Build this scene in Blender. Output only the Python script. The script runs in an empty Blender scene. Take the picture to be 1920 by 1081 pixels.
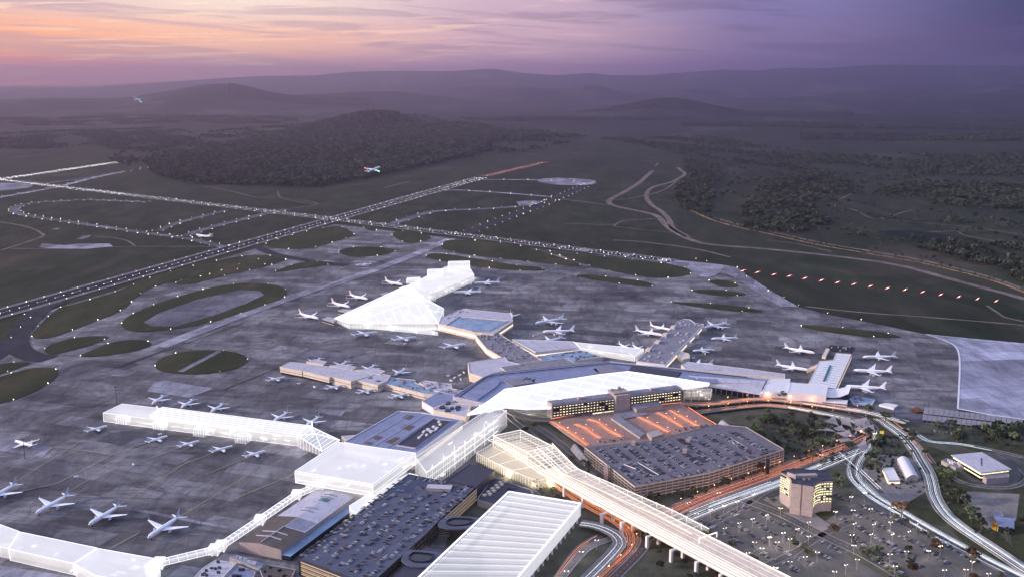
import bpy, bmesh, math, random
import numpy as np
from mathutils import Vector, Matrix
rnd = random.Random(7)
S = bpy.context.scene
COL = S.collection
R = math.radians
# ------------------------------------------------------------------ camera
F, CX, CY, H, PITCH = 1900.0, 960.0, 540.5, 530.0, R(11.6)
cd = bpy.data.cameras.new('camera'); cam = bpy.data.objects.new('camera', cd); COL.objects.link(cam)
cam.location = (0, 0, H); cam.rotation_euler = (R(90) - PITCH, 0, 0)
cd.sensor_width = 36; cd.lens = 36 * F / 1920; cd.clip_start = 5; cd.clip_end = 200000
S.camera = cam
# ------------------------------------------------------------------ view
S.view_settings.view_transform = 'Standard'; S.view_settings.look = 'None'
S.view_settings.exposure = 0.8; S.view_settings.gamma = 1; S.view_settings.use_curve_mapping = False
cy = S.cycles
cy.use_denoising = True; cy.max_bounces = 10; cy.diffuse_bounces = 2; cy.glossy_bounces = 2
cy.transparent_max_bounces = 24; cy.transmission_bounces = 2; cy.volume_bounces = 0
cy.sample_clamp_indirect = 3.0; cy.caustics_reflective = False; cy.caustics_refractive = False
SUN_EL, SUN_AZ = R(15), R(-98)          # sun low on the left, azimuth from the view direction

def srgb(r, g, b):
    f = lambda c: (c / 255 / 12.92) if c <= 10 else ((c / 255 + .055) / 1.055) ** 2.4
    return (f(r), f(g), f(b), 1)

# ------------------------------------------------------------------ sky
SKYS = 1.02
W = bpy.data.worlds.new('World'); S.world = W; W.use_nodes = True
nt = W.node_tree; N, L = nt.nodes, nt.links; N.clear()
def node(t, **kw):
    n = N.new(t)
    for k, v in kw.items(): setattr(n, k, v)
    return n
def M(op, a, b=None, c=None):
    n = node('ShaderNodeMath', operation=op)
    for i, v in enumerate((a, b, c)):
        if v is None: continue
        if isinstance(v, (int, float)): n.inputs[i].default_value = v
        else: L.new(v, n.inputs[i])
    return n.outputs[0]
def ramp(fac, stops, interp='EASE'):
    n = node('ShaderNodeValToRGB'); cr = n.color_ramp; cr.interpolation = interp
    while len(cr.elements) < len(stops): cr.elements.new(0.5)
    for e, (p, c) in zip(cr.elements, stops): e.position = p; e.color = c
    L.new(fac, n.inputs[0]); return n.outputs[0]
def mix(fac, a, b, mode='MIX'):
    n = node('ShaderNodeMix', data_type='RGBA', blend_type=mode)
    for i, v in ((0, fac), (6, a), (7, b)):
        if isinstance(v, (int, float)): n.inputs[i].default_value = v
        elif isinstance(v, tuple): n.inputs[i].default_value = v
        else: L.new(v, n.inputs[i])
    return n.outputs[2]
tc = node('ShaderNodeTexCoord'); sx = node('ShaderNodeSeparateXYZ'); L.new(tc.outputs['Generated'], sx.inputs[0])
X, Y, Z = sx.outputs
az = M('ARCTAN2', X, Y)                                   # 0 ahead, negative left
azp = M('MULTIPLY_ADD', az, 1 / (2 * math.pi), 0.5)
el = M('ARCSINE', Z)                                      # radians
A = lambda deg: 0.5 + deg / 360
# slow waviness of the bands
nz = node('ShaderNodeTexNoise'); nz.inputs['Scale'].default_value = 1.0; nz.inputs['Detail'].default_value = 6
nz.inputs['Roughness'].default_value = .62; nz.inputs['Distortion'].default_value = .7
cv = node('ShaderNodeCombineXYZ'); L.new(M('MULTIPLY', az, 4.2), cv.inputs[0]); L.new(M('MULTIPLY', M('ADD', el, M('MULTIPLY', az, .05)), 75), cv.inputs[1])
L.new(cv.outputs[0], nz.inputs['Vector'])
nz2 = node('ShaderNodeTexNoise'); nz2.inputs['Scale'].default_value = 1.0; nz2.inputs['Detail'].default_value = 5; nz2.inputs['Distortion'].default_value = 1.2
cv2 = node('ShaderNodeCombineXYZ'); L.new(M('MULTIPLY', az, 9), cv2.inputs[0]); L.new(M('MULTIPLY', M('ADD', el, M('MULTIPLY', az, -.03)), 260), cv2.inputs[1]); cv2.inputs[2].default_value = 5.3
L.new(cv2.outputs[0], nz2.inputs['Vector'])
elw = M('ADD', el, M('MULTIPLY', M('SUBTRACT', nz.outputs[0], .5), .022))
low = ramp(azp, [(0, srgb(60, 60, 92)), (A(-60), srgb(150, 95, 100)), (A(-27), srgb(222, 112, 98)), (A(-14), srgb(204, 134, 140)), (A(0), srgb(180, 130, 156)), (A(14), srgb(98, 74, 122)), (A(28), srgb(34, 30, 68)), (1, srgb(60, 60, 92))])
mid = ramp(azp, [(0, srgb(66, 66, 98)), (A(-60), srgb(214, 150, 110)), (A(-27), srgb(246, 166, 98)), (A(-14), srgb(234, 178, 140)), (A(0), srgb(190, 156, 164)), (A(14), srgb(108, 94, 132)), (A(28), srgb(38, 40, 78)), (1, srgb(66, 66, 98))])
top = ramp(azp, [(0, srgb(84, 86, 122)), (A(-60), srgb(176, 150, 150)), (A(-27), srgb(196, 166, 158)), (A(-14), srgb(216, 196, 178)), (A(0), srgb(176, 150, 162)), (A(14), srgb(104, 98, 140)), (A(28), srgb(36, 44, 82)), (1, srgb(84, 86, 122))])
def mr(v, a, b):
    n = node('ShaderNodeMapRange', interpolation_type='SMOOTHSTEP'); L.new(v, n.inputs[0]); n.inputs[1].default_value = a; n.inputs[2].default_value = b
    return n.outputs[0]
c = mix(mr(elw, R(.35), R(1.75)), low, mid)
c = mix(mr(elw, R(2.1), R(4.0)), c, top)
zen = mix(mr(azp, A(-40), A(60)), srgb(170, 182, 212), srgb(140, 158, 206))
c = mix(mr(el, R(6), R(38)), c, zen)
# thin grey-violet cloud sheets, thinning out to the right and with height
cl = M('MULTIPLY', mr(nz.outputs[0], .48, .60), M('SUBTRACT', 1.0, mr(el, R(20), R(60))))
c = mix(M('MULTIPLY', cl, .50), c, mix(mr(azp, A(-20), A(20)), srgb(160, 132, 142), srgb(72, 58, 96)))
# bright fine streaks low on the sunset side
st = M('MULTIPLY', mr(nz2.outputs[0], .57, .66), M('SUBTRACT', 1.0, mr(azp, A(-16), A(14))))
st = M('MULTIPLY', st, M('SUBTRACT', 1.0, mr(el, R(5), R(14))))
c = mix(M('MULTIPLY', st, .5), c, srgb(255, 214, 168))
sky = node('ShaderNodeTexSky', sky_type='NISHITA', sun_disc=False, sun_elevation=R(4), sun_rotation=SUN_AZ)
b1 = node('ShaderNodeBackground'); L.new(c, b1.inputs[0]); b1.inputs[1].default_value = SKYS
b2 = node('ShaderNodeBackground'); L.new(sky.outputs[0], b2.inputs[0]); b2.inputs[1].default_value = .004
ad = node('ShaderNodeAddShader'); L.new(b1.outputs[0], ad.inputs[0]); L.new(b2.outputs[0], ad.inputs[1])
wo = node('ShaderNodeOutputWorld'); L.new(ad.outputs[0], wo.inputs[0])
W.cycles.sampling_method = 'MANUAL'; W.cycles.sample_map_resolution = 512
# ------------------------------------------------------------------ sun
ld = bpy.data.lights.new('sun', 'SUN'); ld.energy = 2.7; ld.angle = R(5); ld.color = (1.0, .84, .76)
sun = bpy.data.objects.new('sun', ld); COL.objects.link(sun)
sd = Vector((math.sin(SUN_AZ) * math.cos(SUN_EL), math.cos(SUN_AZ) * math.cos(SUN_EL), math.sin(SUN_EL)))
sun.rotation_euler = sd.to_track_quat('Z', 'Y').to_euler()

# ------------------------------------------------------------------ helpers
SP, CP = math.sin(PITCH), math.cos(PITCH)
def G(x, y, h=0.0):
    """the point of the plane z = h seen at photograph pixel (x, y)"""
    u, v = (x - CX) / F, (y - CY) / F
    dy, dz = CP - v * SP, -SP - v * CP
    t = (h - H) / dz
    return Vector((u * t, dy * t, h))
def at(pts, h=0.0): return [G(x, y, h) for x, y in pts]
def wsc(x, y): return G(x, y).length / F          # metres per pixel there (roughly)

class MB:
    """collects faces of one mesh"""
    def __init__(s): s.v = []; s.f = []; s.m = []
    def add(s, vs, fs, m=0):
        o = len(s.v); s.v += [tuple(p) for p in vs]; s.f += [tuple(i + o for i in f) for f in fs]; s.m += [m] * len(fs)
    def poly(s, pts, z=None, m=0):
        s.add([(p[0], p[1], p[2] if z is None else z) for p in pts], [tuple(range(len(pts)))], m)
    def box(s, c, d, rz=0.0, m=0, bottom=True):
        hx, hy, hz = d[0] / 2, d[1] / 2, d[2] / 2; ca, sa = math.cos(rz), math.sin(rz)
        vs = []
        for z in (-hz, hz):
            for x, y in ((-hx, -hy), (hx, -hy), (hx, hy), (-hx, hy)):
                vs.append((c[0] + x * ca - y * sa, c[1] + x * sa + y * ca, c[2] + z))
        fs = [(4, 5, 6, 7), (0, 1, 5, 4), (1, 2, 6, 5), (2, 3, 7, 6), (3, 0, 4, 7)]
        if bottom: fs.append((3, 2, 1, 0))
        s.add(vs, fs, m)
    def prism(s, pts, z0, z1, m=0, mt=None, bottom=False, top=True):
        pts = ccw(pts); n = len(pts)
        vs = [(p[0], p[1], z0) for p in pts] + [(p[0], p[1], z1) for p in pts]
        s.add(vs, [(i, (i + 1) % n, n + (i + 1) % n, n + i) for i in range(n)], m)
        if top: s.add([vs[n + i] for i in range(n)], [tuple(range(n))], m if mt is None else mt)
        if bottom: s.add([vs[i] for i in range(n)][::-1], [tuple(range(n))], m)
    def bar(s, a, b, w=.5, h=None, m=0):
        """square bar from a to b"""
        a, b = Vector(a), Vector(b); d = b - a
        if d.length < 1e-4: return
        d.normalize(); up = Vector((0, 0, 1)) if abs(d.z) < .95 else Vector((1, 0, 0))
        r = d.cross(up).normalized() * w / 2; u = r.cross(d).normalized() * (h or w) / 2
        vs = [a - r - u, a + r - u, a + r + u, a - r + u, b - r - u, b + r - u, b + r + u, b - r + u]
        s.add(vs, [(0, 1, 2, 3), (7, 6, 5, 4), (0, 4, 5, 1), (1, 5, 6, 2), (2, 6, 7, 3), (3, 7, 4, 0)], m)
    def tube(s, pts, rad, n=6, m=0, cap=True):
        pts = [Vector(p) for p in pts]; rings = []
        for i, p in enumerate(pts):
            d = (pts[min(i + 1, len(pts) - 1)] - pts[max(i - 1, 0)]).normalized()
            up = Vector((0, 0, 1)) if abs(d.z) < .9 else Vector((1, 0, 0))
            r = d.cross(up).normalized(); u = r.cross(d); q = rad[i] if isinstance(rad, (list, tuple)) else rad
            rings.append([p + (r * math.cos(t) + u * math.sin(t)) * q for t in (2 * math.pi * k / n for k in range(n))])
        vs = [v for rg in rings for v in rg]; fs = []
        for i in range(len(rings) - 1):
            for k in range(n): fs.append((i * n + k, i * n + (k + 1) % n, (i + 1) * n + (k + 1) % n, (i + 1) * n + k))
        if cap: fs += [tuple(range(n))[::-1], tuple((len(rings) - 1) * n + k for k in range(n))]
        s.add(vs, fs, m)
    def strip(s, line, w, z, m=0, h=None, off=0.0):
        """ribbon of width w along a world polyline, flat at z (or a box down to z-h)"""
        line = smooth_line(line); Lf, Rt = offset(line, off + w / 2), offset(line, off - w / 2)
        for i in range(len(line) - 1):
            a, b, c_, d = Rt[i], Rt[i + 1], Lf[i + 1], Lf[i]
            z0, z1 = (z, z) if z is not None else (line[i][2], line[i + 1][2])
            q = [(a[0], a[1], z0), (b[0], b[1], z1), (c_[0], c_[1], z1), (d[0], d[1], z0)]
            s.add(q, [(0, 1, 2, 3)], m)
            if h:
                lo = [(p[0], p[1], p[2] - h) for p in q]
                s.add(q + lo, [(0, 4, 5, 1), (2, 6, 7, 3)], m)
    def build(s, name, mats, parent=None, loc=None, smooth=False, link=True):
        me = bpy.data.meshes.new(name)
        vs = s.v
        if loc is not None: vs = [(p[0] - loc[0], p[1] - loc[1], p[2] - loc[2]) for p in vs]
        me.from_pydata(vs, [], s.f)
        if not isinstance(mats, (list, tuple)): mats = [mats]
        for mm in mats: me.materials.append(mm)
        if len(mats) > 1: me.polygons.foreach_set('material_index', s.m)
        if smooth: me.polygons.foreach_set('use_smooth', [True] * len(me.polygons))
        me.update()
        o = bpy.data.objects.new(name, me)
        if link: COL.objects.link(o)
        if loc is not None: o.location = loc
        if parent is not None:
            o.parent = parent
            if loc is None: o.matrix_parent_inverse = Matrix.Translation(-parent.location) if not parent.get('_local') else Matrix()
        return o
def ccw(pts):
    a = sum(pts[i][0] * pts[(i + 1) % len(pts)][1] - pts[(i + 1) % len(pts)][0] * pts[i][1] for i in range(len(pts)))
    return list(pts) if a > 0 else list(pts)[::-1]
def smooth_line(line): return [Vector((p[0], p[1], p[2] if len(p) > 2 else 0)) for p in line]
def offset(line, d):
    out = []
    for i, p in enumerate(line):
        a = line[max(i - 1, 0)]; b = line[min(i + 1, len(line) - 1)]
        t = Vector((b[0] - a[0], b[1] - a[1])); t.normalize()
        out.append((p[0] - t.y * d, p[1] + t.x * d, p[2]))
    return out
def curve(pts, n=6):
    """Catmull-Rom through the points"""
    P = [Vector(p) for p in pts]; P = [P[0] * 2 - P[1]] + P + [P[-1] * 2 - P[-2]]; out = []
    for i in range(1, len(P) - 2):
        for k in range(n):
            t = k / n; a, b, c_, d = P[i - 1:i + 3]
            out.append(.5 * ((2 * b) + (c_ - a) * t + (2 * a - 5 * b + 4 * c_ - d) * t * t + (3 * b - a - 3 * c_ + d) * t ** 3))
    return out + [P[-2]]
def closed_curve(pts, n=5):
    P = [Vector(p) for p in pts]; m = len(P); out = []
    for i in range(m):
        a, b, c_, d = P[i - 1], P[i], P[(i + 1) % m], P[(i + 2) % m]
        for k in range(n):
            t = k / n
            out.append(.5 * ((2 * b) + (c_ - a) * t + (2 * a - 5 * b + 4 * c_ - d) * t * t + (3 * b - a - 3 * c_ + d) * t ** 3))
    return out
def inset(pts, d):
    """polygon moved inwards by d"""
    pts = ccw(pts); n = len(pts); out = []
    for i in range(n):
        p0, p1, p2 = (Vector(pts[j][:2]) for j in ((i - 1) % n, i, (i + 1) % n))
        e1, e2 = (p1 - p0).normalized(), (p2 - p1).normalized()
        n1, n2 = Vector((-e1.y, e1.x)), Vector((-e2.y, e2.x)); k = 1 + n1.dot(n2)
        q = p1 + (n1 + n2) * (d / max(k, .3)); out.append(Vector((q.x, q.y, pts[i][2] if len(pts[i]) > 2 else 0)))
    return out
def resample(line, step):
    P = [Vector(p) for p in line]; out = [P[0].copy()]; need = step
    for a, b in zip(P, P[1:]):
        d = (b - a).length; t = need
        while t <= d: out.append(a + (b - a) * (t / d)); t += step
        need = t - d
    return out
def lerp(a, b, t): return Vector(a) * (1 - t) + Vector(b) * t
def tag(o, label=None, cat=None, group=None, kind=None):
    if label: o['label'] = label
    if cat: o['category'] = cat
    if group: o['group'] = group
    if kind: o['kind'] = kind
    return o
def empty(name, loc, rz=0.0, local=True):
    o = bpy.data.objects.new(name, None); COL.objects.link(o); o.location = loc; o.rotation_euler = (0, 0, rz)
    o.empty_display_size = 5
    if local: LOCAL.add(o.name)
    return o
LOCAL = set()
def child(o, parent):
    o.parent = parent; return o
def copy_tree(o, loc=None, rz=None, scale=None):
    c = o.copy(); COL.objects.link(c)
    for ch in o.children:
        d = ch.copy(); COL.objects.link(d); d.parent = c
        for g in ch.children:
            e = g.copy(); COL.objects.link(e); e.parent = d
    if loc is not None: c.location = loc
    if rz is not None: c.rotation_euler = (c.rotation_euler[0], c.rotation_euler[1], rz)
    if scale is not None: c.scale = scale if isinstance(scale, tuple) else (scale,) * 3
    return c

# ------------------------------------------------------------------ materials
def new_mat(name):
    m = bpy.data.materials.new(name); m.use_nodes = True
    t = m.node_tree; b = t.nodes['Principled BSDF']
    return m, t, b
def noise_node(t, scale, detail=5, rough=.6, vec=None, dist=0.0):
    n = t.nodes.new('ShaderNodeTexNoise'); n.inputs['Scale'].default_value = scale; n.inputs['Detail'].default_value = detail
    n.inputs['Roughness'].default_value = rough; n.inputs['Distortion'].default_value = dist
    if vec is not None: t.links.new(vec, n.inputs['Vector'])
    return n.outputs[0]
def coords(t, scale=(1, 1, 1), rot=0.0, world=True):
    g = t.nodes.new('ShaderNodeNewGeometry') if world else t.nodes.new('ShaderNodeTexCoord')
    mp = t.nodes.new('ShaderNodeMapping'); mp.inputs['Scale'].default_value = scale; mp.inputs['Rotation'].default_value = (0, 0, rot)
    t.links.new(g.outputs['Position' if world else 'Object'], mp.inputs[0]); return mp.outputs[0]
def tramp(t, fac, stops, interp='LINEAR'):
    n = t.nodes.new('ShaderNodeValToRGB'); cr = n.color_ramp; cr.interpolation = interp
    while len(cr.elements) < len(stops): cr.elements.new(.5)
    for e, (p, c_) in zip(cr.elements, stops): e.position = p; e.color = (*c_[:3], 1) if isinstance(c_, tuple) else (c_, c_, c_, 1)
    t.links.new(fac, n.inputs[0]); return n.outputs[0]
def tmix(t, fac, a, b, mode='MIX'):
    n = t.nodes.new('ShaderNodeMix'); n.data_type = 'RGBA'; n.blend_type = mode
    for i, v in ((0, fac), (6, a), (7, b)):
        if isinstance(v, (int, float)): n.inputs[i].default_value = v
        elif isinstance(v, tuple): n.inputs[i].default_value = (*v[:3], 1)
        else: t.links.new(v, n.inputs[i])
    return n.outputs[2]
def plain(name, col, rough=.7, var=.25, scale=.15, metal=0.0, emit=None, es=0.0, nosample=False, dirt=None):
    m, t, b = new_mat(name)
    n = noise_node(t, scale, 6, .65, coords(t))
    lo = tuple(c_ * (1 - var) for c_ in col[:3]); hi = tuple(min(1, c_ * (1 + var)) for c_ in col[:3])
    out = tramp(t, n, [(.3, lo), (.7, hi)])
    if dirt:
        n2 = noise_node(t, scale * 4, 8, .75, coords(t, (1, .25, 1), .5))
        out = tmix(t, tramp(t, n2, [(.5, (0, 0, 0)), (.72, (.7, .7, .7))]), out, dirt)
    t.links.new(out, b.inputs['Base Color']); b.inputs['Roughness'].default_value = rough; b.inputs['Metallic'].default_value = metal
    b.inputs['Specular IOR Level'].default_value = .3 if rough < .72 else .06
    if emit: b.inputs['Emission Color'].default_value = (*emit[:3], 1); b.inputs['Emission Strength'].default_value = es
    if nosample: m.cycles.emission_sampling = 'NONE'
    return m
def glow(name, col, s, sample=False, vary=0):
    m, t, b = new_mat(name)
    if vary:
        oi = t.nodes.new('ShaderNodeObjectInfo'); mq = t.nodes.new('ShaderNodeMapRange'); t.links.new(oi.outputs['Random'], mq.inputs[0]); mq.inputs[3].default_value = s * (1 - vary); mq.inputs[4].default_value = s * (1 + vary); t.links.new(mq.outputs[0], b.inputs['Emission Strength'])
    n = noise_node(t, .3, 2, .5, coords(t))
    t.links.new(tramp(t, n, [(.3, tuple(c_ * .8 for c_ in col[:3])), (.7, col)]), b.inputs['Emission Color'])
    b.inputs['Base Color'].default_value = (*col[:3], 1); b.inputs['Emission Strength'].default_value = s
    if not sample: m.cycles.emission_sampling = 'NONE'
    return m
# ================================================================== TERRAIN
def smoothstep(a, b, x): t = np.clip((x - a) / (b - a), 0, 1); return t * t * (3 - 2 * t)
PROF = np.array([(-900, 168), (200, 168), (330, 156), (440, 147), (520, 143), (600, 143), (660, 137), (740, 134), (850, 135), (925, 130), (985, 139), (1040, 142), (1105, 138),
                 (1130, 142), (1200, 142), (1340, 132), (1400, 134), (1450, 129), (1530, 129), (1600, 124), (1660, 123), (1920, 125), (2800, 128)], float)
def height(x, y):
    y = np.maximum(y, 1.0); px = CX + F * CP * x / np.maximum(y, 500)
    z = np.zeros_like(x)
    # wooded hill in the middle distance
    g = lambda cx, cy_, sx_, sy_, a: a * np.exp(-((x - cx) / sx_) ** 2 - ((y - cy_) / sy_) ** 2)
    z += g(-1560, 11200, 540, 1100, 126) + g(-900, 11400, 900, 1100, 75) + g(-1500, 8800, 1100, 1500, 34) + g(-2700, 10500, 900, 1200, 14)
    # cone hill and its long spur
    z += g(-5600, 19500, 1050, 1500, 285) + g(-5200, 20000, 2600, 1800, 160) + g(-2600, 21500, 1900, 1200, 270) + g(-9500, 19000, 3000, 1500, 180)
    # low humps
    z += g(2500, 16500, 900, 900, 230) + g(300, 26000, 1400, 1500, 330) + g(2100, 26500, 900, 1200, 300) + g(-500, 29000, 2600, 1500, 380) + g(4600, 27500, 1600, 1200, 280)
    z += g(9000, 24000, 3500, 2500, 260) + g(13500, 26000, 3000, 2500, 380)
    zr = np.maximum(H + 20 * (150.5 - np.interp(px, PROF[:, 0], PROF[:, 1])), 60)
    s = smoothstep(31000, 38000, y) * (1 - .0 * y)
    z = np.maximum(z, zr * s * (1 + .05 * np.sin(x / 900.) * (1 - s)))
    w = smoothstep(5500, 12000, y)
    z += w * (10 * np.sin(x / 830. + 1) * np.sin(y / 1100.) + 5 * np.sin(x / 311. + y / 460.) + 3 * np.sin(x / 150. - y / 210.)) + w * 8
    # gentle knoll on the right beyond the creek
    z += 12 * np.exp(-((x - 3300) / 900) ** 2 - ((y - 5600) / 900) ** 2)
    return z
def terrain():
    ys = np.concatenate([np.array([-60000, -20000, -6000, -1500]), np.linspace(0, 5000, 12), np.geomspace(5200, 60000, 190)])
    ts = np.linspace(-1, 1, 361)
    V = []
    for y in ys:
        hw = 9000 + .9 * max(y, 0) + (50000 if y < -5000 else 0)
        x = ts * hw; V.append(np.stack([x, np.full_like(x, y), height(x, np.full_like(x, y))], 1))
    V = np.concatenate(V); n, m = len(ys), len(ts)
    i, j = np.meshgrid(np.arange(n - 1), np.arange(m - 1), indexing='ij'); a = (i * m + j).ravel()
    Fc = np.stack([a, a + 1, a + m + 1, a + m], 1)
    me = bpy.data.meshes.new('ground'); me.from_pydata(V.tolist(), [], Fc.tolist()); me.polygons.foreach_set('use_smooth', [True] * len(Fc))
    m_, t, b = new_mat('grassland')
    co = coords(t)
    n1 = noise_node(t, .0011, 6, .62, co, .6); n2 = noise_node(t, .012, 8, .7, coords(t, (1, .35, 1), .3)); n3 = noise_node(t, .12, 4, .7, co)
    base = tramp(t, n1, [(.32, (.011, .018, .008)), (.46, (.022, .028, .014)), (.56, (.016, .028, .011)), (.70, (.064, .050, .034))])
    base = tmix(t, tramp(t, n2, [(.40, (0, 0, 0)), (.75, (.75, .75, .75))]), base, (.062, .053, .044))
    n4 = noise_node(t, .0045, 8, .75, coords(t, (1, .3, 1), -.2), 1.2)
    base = tmix(t, .8, base, tramp(t, n4, [(.30, (.22, .24, .22)), (.5, (.5, .5, .5)), (.68, (.80, .76, .72))]), 'OVERLAY')
    base = tmix(t, .5, base, tramp(t, n3, [(.3, (.35, .35, .35)), (.7, (.75, .75, .75))]), 'OVERLAY')
    # farmland patchwork takes over in the distance
    vo = t.nodes.new('ShaderNodeTexVoronoi'); vo.inputs['Scale'].default_value = .0011; t.links.new(coords(t, (1, .55, 1), .25), vo.inputs['Vector'])
    sp = t.nodes.new('ShaderNodeSeparateColor'); t.links.new(vo.outputs['Color'], sp.inputs[0])
    fields = tramp(t, sp.outputs[0], [(.0, (.020, .022, .018)), (.35, (.040, .038, .032)), (.6, (.075, .062, .055)), (.8, (.026, .03, .022)), (1, (.11, .095, .085))], 'CONSTANT')
    sy = t.nodes.new('ShaderNodeSeparateXYZ'); t.links.new(co, sy.inputs[0])
    mp = t.nodes.new('ShaderNodeMapRange'); t.links.new(sy.outputs[1], mp.inputs[0]); mp.inputs[1].default_value = 8000; mp.inputs[2].default_value = 14000
    wood = noise_node(t, .0016, 5, .6, coords(t, (1, 1.6, 1)))
    far = tmix(t, tramp(t, wood, [(.5, (0, 0, 0)), (.53, (1, 1, 1))]), fields, (.014, .017, .012))
    t.links.new(tmix(t, mp.outputs[0], base, far), b.inputs['Base Color']); b.inputs['Roughness'].default_value = .95
    b.inputs['Specular IOR Level'].default_value = .1
    me.materials.append(m_); o = bpy.data.objects.new('ground', me); COL.objects.link(o); tag(o, kind='structure')
terrain()
# ---- air
def haze():
    m = bpy.data.materials.new('haze_air'); m.use_nodes = True; t = m.node_tree; t.nodes.clear()
    pv = t.nodes.new('ShaderNodeVolumePrincipled'); pv.inputs['Density'].default_value = HAZE; pv.inputs['Color'].default_value = (.76, .68, 1.0, 1); pv.inputs["Anisotropy"].default_value = .82
    o_ = t.nodes.new('ShaderNodeOutputMaterial'); t.links.new(pv.outputs[0], o_.inputs['Volume'])
    b = MB(); b.box((0, 0, 629), (156000, 130000, 1262)); o = b.build('haze', m); tag(o, kind='stuff')
HAZE = 3.9e-5
haze()
# ================================================================== AIRFIELD SURFACES
AXIS = math.atan2(*(lambda d: (d.y, d.x))(G(902, 333) - G(2, 587)))      # direction of the long runway
PIER = math.atan2(*(lambda d: (d.y, d.x))(G(582, 800) - G(229, 756)))
def concrete(name, dark, lite, slab=22.0, rot=0.0, stain=.6, bright=1.0):
    m, t, b = new_mat(name)
    co = coords(t); cr = coords(t, (1, 1, 1), -rot)
    br = t.nodes.new('ShaderNodeTexBrick'); t.links.new(cr, br.inputs['Vector']); br.offset = 0.37; br.squash = 1
    br.inputs['Scale'].default_value = 1; br.inputs['Brick Width'].default_value = slab * 4.1; br.inputs['Row Height'].default_value = slab * 2.3
    br.inputs['Mortar Size'].default_value = .35; br.inputs['Color1'].default_value = (.25, .25, .25, 1); br.inputs['Color2'].default_value = (.8, .8, .8, 1); br.inputs['Mortar'].default_value = (.05, .05, .05, 1)
    br2 = t.nodes.new('ShaderNodeTexBrick'); t.links.new(cr, br2.inputs['Vector']); br2.offset = 0; br2.inputs['Scale'].default_value = 1
    br2.inputs['Brick Width'].default_value = slab; br2.inputs['Row Height'].default_value = slab; br2.inputs['Mortar Size'].default_value = .18
    br2.inputs['Color1'].default_value = (.42, .42, .42, 1); br2.inputs['Color2'].default_value = (.6, .6, .6, 1); br2.inputs['Mortar'].default_value = (.2, .2, .2, 1)
    n1 = noise_node(t, .006, 8, .72, co, .9); n2 = noise_node(t, .05, 8, .75, coords(t, (1, .22, 1), -rot), .6); n3 = noise_node(t, .011, 7, .7, coords(t, (.35, 2.2, 1), -rot + 1.2), 1.5)
    base = tramp(t, n1, [(.38, dark), (.51, tuple((a + c_) / 2 for a, c_ in zip(dark, lite))), (.62, lite)])
    base = tmix(t, .7, base, br.outputs[0], 'OVERLAY'); base = tmix(t, .40, base, br2.outputs[0], 'OVERLAY')
    base = tmix(t, .75, base, tramp(t, n2, [(.32, (.22, .22, .24)), (.50, (.5, .5, .5)), (.70, (.72, .71, .70))]), 'OVERLAY')
    base = tmix(t, tramp(t, n3, [(.52, (0, 0, 0)), (.60, (stain, stain, stain)), (.63, (0, 0, 0))]), base, tuple(c_ * .45 for c_ in dark))
    # tyre scuffs and old sealing lines
    for k, (sc, rr) in enumerate(((.0075, .3), (.013, 2.1))):
        vo = t.nodes.new('ShaderNodeTexVoronoi'); vo.feature = 'DISTANCE_TO_EDGE'; vo.inputs['Scale'].default_value = sc
        nn = t.nodes.new('ShaderNodeTexNoise'); nn.inputs['Scale'].default_value = .006; t.links.new(co, nn.inputs['Vector'])
        vm = t.nodes.new('ShaderNodeVectorMath'); vm.operation = 'MULTIPLY_ADD'; t.links.new(nn.outputs['Color'], vm.inputs[0]); vm.inputs[1].default_value = (90, 90, 0); t.links.new(coords(t, (1, 1, 1), rr), vm.inputs[2])
        t.links.new(vm.outputs[0], vo.inputs['Vector'])
        base = tmix(t, tramp(t, vo.outputs[0], [(.0, (.5, .5, .5)), (.006 + .004 * k, (0, 0, 0))]), base, tuple(c_ * .4 for c_ in dark))
    t.links.new(base, b.inputs['Base Color']); b.inputs['Roughness'].default_value = .8; b.inputs['Specular IOR Level'].default_value = .10
    return m
M_APRON = concrete('apron_concrete', (.085, .081, .090), (.235, .224, .226), 18, PIER)
M_TAXI = concrete('taxiway_asphalt', (.085, .084, .100), (.18, .172, .195), 30, AXIS, .4)
M_TAXIL = concrete('pale_concrete', (.18, .175, .20), (.34, .33, .37), 22, AXIS, .3)
M_RUN = plain('runway_asphalt', (.022, .022, .030), .75, .35, .02, dirt=(.035, .035, .04))
M_SHO = plain('runway_shoulder', (.19, .165, .16), .85, .3, .02, dirt=(.05, .045, .045))
M_DARK = plain('dark_asphalt', (.038, .038, .046), .8, .35, .02, dirt=(.06, .058, .06))
M_DIRT = plain('bare_dirt', (.19, .145, .13), .95, .45, .02, dirt=(.05, .045, .035))
M_GOLD = plain('orange_lit_dirt_road', (.33, .205, .10), .95, .35, .02, dirt=(.12, .09, .06))  # dirt road with the orange light on it put into its colour
M_NEW = concrete('new_apron_concrete', (.25, .25, .32), (.40, .40, .49), 24, 0.12, .12)
M_MARK = plain('white_paint', (.72, .72, .72), .6, .1, .3)
M_YEL = plain('faded_yellow_paint', (.40, .33, .18), .7, .2, .3)
def island_mat():
    m, t, b = new_mat('mown_grass'); co = coords(t)
    n1 = noise_node(t, .009, 7, .7, coords(t, (1, .35, 1), -AXIS)); n2 = noise_node(t, .1, 6, .7, co)
    c0 = tramp(t, n1, [(.3, (.019, .025, .011)), (.5, (.035, .040, .018)), (.7, (.080, .060, .034))])
    c0 = tmix(t, .6, c0, tramp(t, n2, [(.3, (.3, .3, .3)), (.7, (.75, .75, .75))]), 'OVERLAY')
    t.links.new(c0, b.inputs['Base Color']); b.inputs['Roughness'].default_value = .95; b.inputs['Specular IOR Level'].default_value = .1; return m
M_GRASS = island_mat()
ZC = [0]
def zq(z): ZC[0] += 1; return z + .004 * (ZC[0] % 11)
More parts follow.
